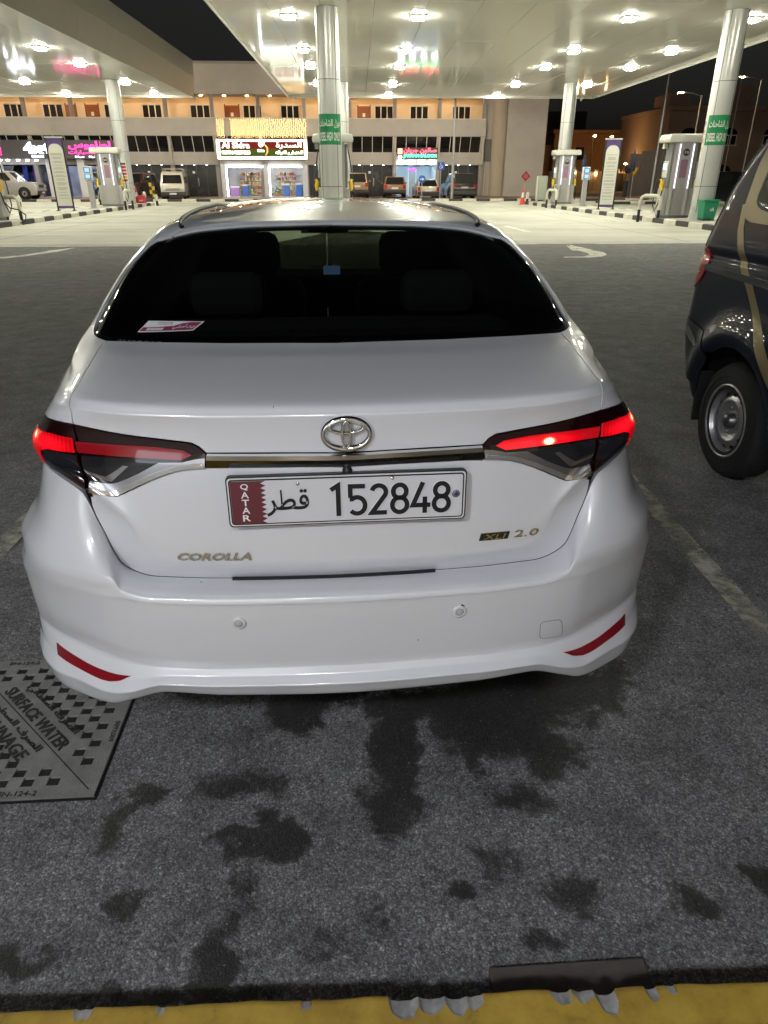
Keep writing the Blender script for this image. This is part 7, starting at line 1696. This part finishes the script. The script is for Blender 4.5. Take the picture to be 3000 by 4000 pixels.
# clear reflector in the bumper corner, mud flap
van_panel('bumper_lens', [[(4.09,.715),(4.05,.725),(3.96,.68),(3.90,.645),(3.93,.632),(4.02,.650),(4.08,.69)]], mat('clear_reflector', (.45,.45,.47), .10, .8, 1.), van, .010, 0, .02, .006)
MB().add([(VX0+.02,3.86,.50),(VX0+.26,3.86,.50),(VX0+.26,3.865,.20),(VX0+.03,3.865,.20),(VX0+.02,3.885,.50),(VX0+.26,3.885,.50),(VX0+.26,3.88,.20),(VX0+.03,3.88,.20)], [(0,1,2,3),(5,4,7,6),(0,3,7,4),(1,5,6,2),(3,2,6,7),(0,4,5,1)]).build('mud_flap', mat('flap_rubber', (.012,.012,.012), .8), van)
# steel wheels
STEELW = mat('steel_wheel', (.46,.46,.47), .38, .7, vary=.12, vscale=9.)
def steel_wheel(x, y, s):
    w = MB().lathe([(.17,-.09),(VWR-.05,-.10),(VWR-.018,-.085),(VWR,-.055),(VWR,.055),(VWR-.018,.085),(VWR-.05,.10),(.17,.09)], (0,0,0), 'x', 40).build('wheel', RUBBER, van); w.location = (x, y, VWR)
    for r_ in (.245,.275): MB().lathe([(r_-.004,s*.097),(r_,s*.101),(r_+.004,s*.097)], (0,0,0), 'x', 40).build('tyre_ring', RUBBER, w)
    MB().lathe([(.205,s*.088),(.198,s*.100),(.192,s*.098),(.182,s*.07),(.172,s*.045),(.145,s*.052),(.120,s*.070),(.105,s*.072),(.095,s*.052),(.065,s*.048),(.045,s*.052)], (0,0,0), 'x', 48).build('rim', STEELW, w)
    MB().lathe([(.045,s*.052),(.036,s*.085),(.028,s*.092),(0,s*.094)], (0,0,0), 'x', 20).build('hub_cap', mat('hub_grey', (.18,.18,.18), .35, .8), w)
    for k in range(12):
        a = 2*math.pi*k/12; c = Vector((s*.0625, math.cos(a)*.147, math.sin(a)*.147)); u = Vector((0, math.cos(a), math.sin(a))); v = Vector((0, -math.sin(a), math.cos(a)))
        MB().add([c+(u*math.cos(t)*.0105+v*math.sin(t)*.0175)+Vector((s*(-.006 if math.cos(t) > 0 else .006)*abs(math.cos(t)),0,0))+Vector((s*.002,0,0)) for t in [2*math.pi*i/10 for i in range(10)]], [tuple(range(10))]).build('rim_hole', mat('hole_black', (.004,.004,.004), .9), w)
    for k in range(5):
        a = 2*math.pi*k/5; MB().lathe([(.009,s*.048),(.009,s*.062),(0,s*.064)], (0, math.cos(a)*.072, math.sin(a)*.072), 'x', 6).build('wheel_nut', mat('nut_steel', (.22,.22,.22), .4, .8), w)
for y in (WY, WY-2.5): steel_wheel(VX0+.115, y, -1); steel_wheel(VX1-.115, y, 1)
# ---------------------------------------------------------------- things on the near ground
IRON = mat('cast_iron', (.20,.20,.195), .55, .15, vary=.25, vscale=14., bump=.35, bscale=160)
def manhole():
    t = thing('manhole_cover', 'square cast iron surface water cover half under the saloon bumper', 'manhole cover', (-1.31, 1.385, .006))
    S = .605; p = .0351; n = int(S/p)
    MB().box(-.006, S+.006, -.006, S+.006, -.02, -.0015).build('frame_gap', mat('gap_black', (.006,.006,.006), .9), t)
    q = MB(); fl = MB(); zt = .006; zb = -.0012
    def textzone(u, v):   # u along the seam, v across it
        return abs(v) < .094 and abs(u) < .205
    m0 = (S-n*p)/2
    for i in range(n):
        for j in range(n):
            x0 = m0+i*p; y0 = m0+j*p; xc = x0+p/2-S/2; yc = y0+p/2-S/2
            u = (xc-yc)/math.sqrt(2); v = (xc+yc)/math.sqrt(2)
            edge = i in (0, n-1) or j in (0, n-1)
            hole = (i+j) % 2 == 0 and not edge and not textzone(u, v) and (abs(v) > .006)
            x1, y1 = x0+p, y0+p
            if not hole: q.quad((x0,y0,zt),(x1,y0,zt),(x1,y1,zt),(x0,y1,zt)); continue
            e = .0016; b = .0012
            A = [(x0,y0,zt),(x1,y0,zt),(x1,y1,zt),(x0,y1,zt)]; B = [(x0+e,y0+e,zt),(x1-e,y0+e,zt),(x1-e,y1-e,zt),(x0+e,y1-e,zt)]; C_ = [(x0+e+b,y0+e+b,zb),(x1-e-b,y0+e+b,zb),(x1-e-b,y1-e-b,zb),(x0+e+b,y1-e-b,zb)]
            k = len(q.v); q.v += A+B+C_
            for a in range(4):
                c = (a+1) % 4; q.f += [(k+a, k+c, k+4+c, k+4+a), (k+4+a, k+4+c, k+8+c, k+8+a)]; q.sm += [False, False]
            fl.quad(*C_)
    for (a, b, c, d) in ((0,S,0,m0),(0,S,S-m0,S),(0,m0,m0,S-m0),(S-m0,S,m0,S-m0)): q.quad((a,c,zt),(b,c,zt),(b,d,zt),(a,d,zt))
    for (a, b) in (((0,0),(S,0)),((S,0),(S,S)),((S,S),(0,S)),((0,S),(0,0))): q.quad((a[0],a[1],zt),(b[0],b[1],zt),(b[0],b[1],-.0015),(a[0],a[1],-.0015))
    q.build('cover_plate', IRON, t)
    fl.build('recess_floor', mat('recess_shade', (.016,.016,.014), .9, vary=.3, vscale=30.), t)['kind'] = 'stuff'  # recess floors coloured dark to stand in for shade in the holes
    # seam between the two triangular halves
    c = S/2; MB().add([(S-.02-.0011,.02-.0011,zt+.0006),(S-.02+.0011,.02+.0011,zt+.0006),(.02+.0011,S-.02+.0011,zt+.0006),(.02-.0011,S-.02-.0011,zt+.0006)], [(0,1,2,3)]).build('cover_seam', MATS['gap_black'], t)
    def flat(txt, u, v, w, h, rot=-45., nm='raised_lettering', bold=.02, dep=.003):
        V, Fc = text_mesh(txt, w, h, dep, bold, 2)
        ca_, sa_ = math.cos(R(rot)), math.sin(R(rot)); cx, cy_ = c+u*math.cos(R(-45))-v*math.sin(R(-45)), c+u*math.sin(R(-45))+v*math.cos(R(-45))
        P = [(cx+p_[0]*ca_-p_[2]*sa_, cy_+p_[0]*sa_+p_[2]*ca_, zt-p_[1]) for p_ in V]
        me = bpy.data.meshes.new(nm); me.from_pydata(P, [], Fc); me.update(); mesh_obj(nm, me, mat('iron_letters', (.028,.028,.028), .45, .35), t)
    flat('SURFACE WATER', .01, .030, .385, .040)
    flat(arabic('الصرف السطحي'), .01, .078, .32, .034)
    flat('DRAINAGE', .0, -.070, .30, .040)
    flat(arabic('الصرف السطحي'), -.01, -.030, .33, .034)
    cr = c
    def edge_text(txt, x, y, w, h, rot):
        V, Fc = text_mesh(txt, w, h, .002, .0, 2); ca_, sa_ = math.cos(R(rot)), math.sin(R(rot))
        me = bpy.data.meshes.new('raised_lettering'); me.from_pydata([(x+p_[0]*ca_-p_[2]*sa_, y+p_[0]*sa_+p_[2]*ca_, zt-p_[1]) for p_ in V], [], Fc); me.update(); mesh_obj('raised_lettering', me, MATS['iron_letters'], t)
    edge_text('EN-124-2', .395, .016, .105, .017, 0); edge_text('EN-124-2', .19, S-.016, .10, .015, 0); edge_text('600X600', S-.014, .24, .085, .016, 90)
manhole()
t = thing('gutter_board', 'dull brown board lying in the gutter against the yellow kerb', 'board', (.46, .835, 0))
MB().bbox(-.185,.15,-.035,.035,.001,.016,.003).build('board_face', mat('old_board', (.075,.062,.055), .7, vary=.25, vscale=20.), t); MB().bbox(-.15,.20,-.047,-.036,.001,.024,.003).build('board_lip', mat('old_board_lip', (.11,.095,.085), .6), t)
t = tag(MB().add([(.012,1.40,.0045),(.020,1.404,.006),(.017,1.409,.0045),(.008,1.407,.005)], [(0,1,2,3)]).build('litter_scrap', mat('magenta_scrap', (.35,.03,.30), .6)), 'tiny magenta scrap of paper on the asphalt', 'litter')
# loose grit on the worn asphalt
q = MB(); rnd = random.Random(31)
for i in range(1500):
    x = rnd.uniform(-1.2,1.3); y = rnd.uniform(.86,2.2); s = rnd.uniform(.0012,.0032)*(1.5 if rnd.random() < .05 else 1); a = rnd.uniform(0,6.3)
    q.add([(x+s*math.cos(a+k*2.1)*rnd.uniform(.7,1.3), y+s*math.sin(a+k*2.1)*rnd.uniform(.7,1.3), .0005) for k in range(3)]+[(x,y,s*.9)], [(0,1,3),(1,2,3),(2,0,3)])
tag(q.build('grit', mat('grit_stone', (.15,.15,.155), .8)), 'loose grit scattered over the parking bay', 'grit', kind='stuff')

# ---------------------------------------------------------------- behind the photographer: shop wall and soffit whose lamps light the tail of the car
wl = thing('shop_wall', 'plain shop wall with deep soffit behind the pavement, out of the picture', 'wall', (0, -4.6, .12))
MB().box(-9,9,-.25,0,0,4.6).build('wall', mat('near_wall', (.42,.36,.28), .8, vary=.06, vscale=.8), wl)
MB().box(-9,9,.002,3.5,4.35,4.6).build('soffit', mat('near_soffit', (.50,.48,.45), .7), wl)
for x in (-4.4, -1.5, 1.6, 4.4): MB().box(x-1.0,x+1.0,.002,.03,.0,2.6).build('shop_window', glow('near_shop_window%g' % x, *{-4.4: ((.86,.93,1.0), 3.2), -1.5: ((.96,.97,1.0), 2.0), 1.6: ((1.0,.93,.85), .6), 4.4: ((1.0,.9,.8), .4)}[x]), wl); 
for x in (-3.0, .05, 3.0): MB().box(x-.3,x+.3,.002,.06,.0,2.9).build('window_pier', mat('near_wall', (.42,.36,.28), .8), wl)
def soffit_lamp(x, y, label, st):
    t = thing('soffit_light', label, 'ceiling light', (x, y, 4.47))
    MB().bbox(-.30,.30,-.30,.30,-.06,-.001,.01).build('housing', HOUS, t)
    MB().box(-.25,.25,-.25,.25,-.072,-.061).build('lens', glow('soffit_lens%g' % x, (.93,.95,1.0), st), t)
soffit_lamp(-2.7, -2.8, 'square soffit light behind the photographer, to the left', 280.)
soffit_lamp(-.35, -2.8, 'square soffit light right behind the photographer', 130.)
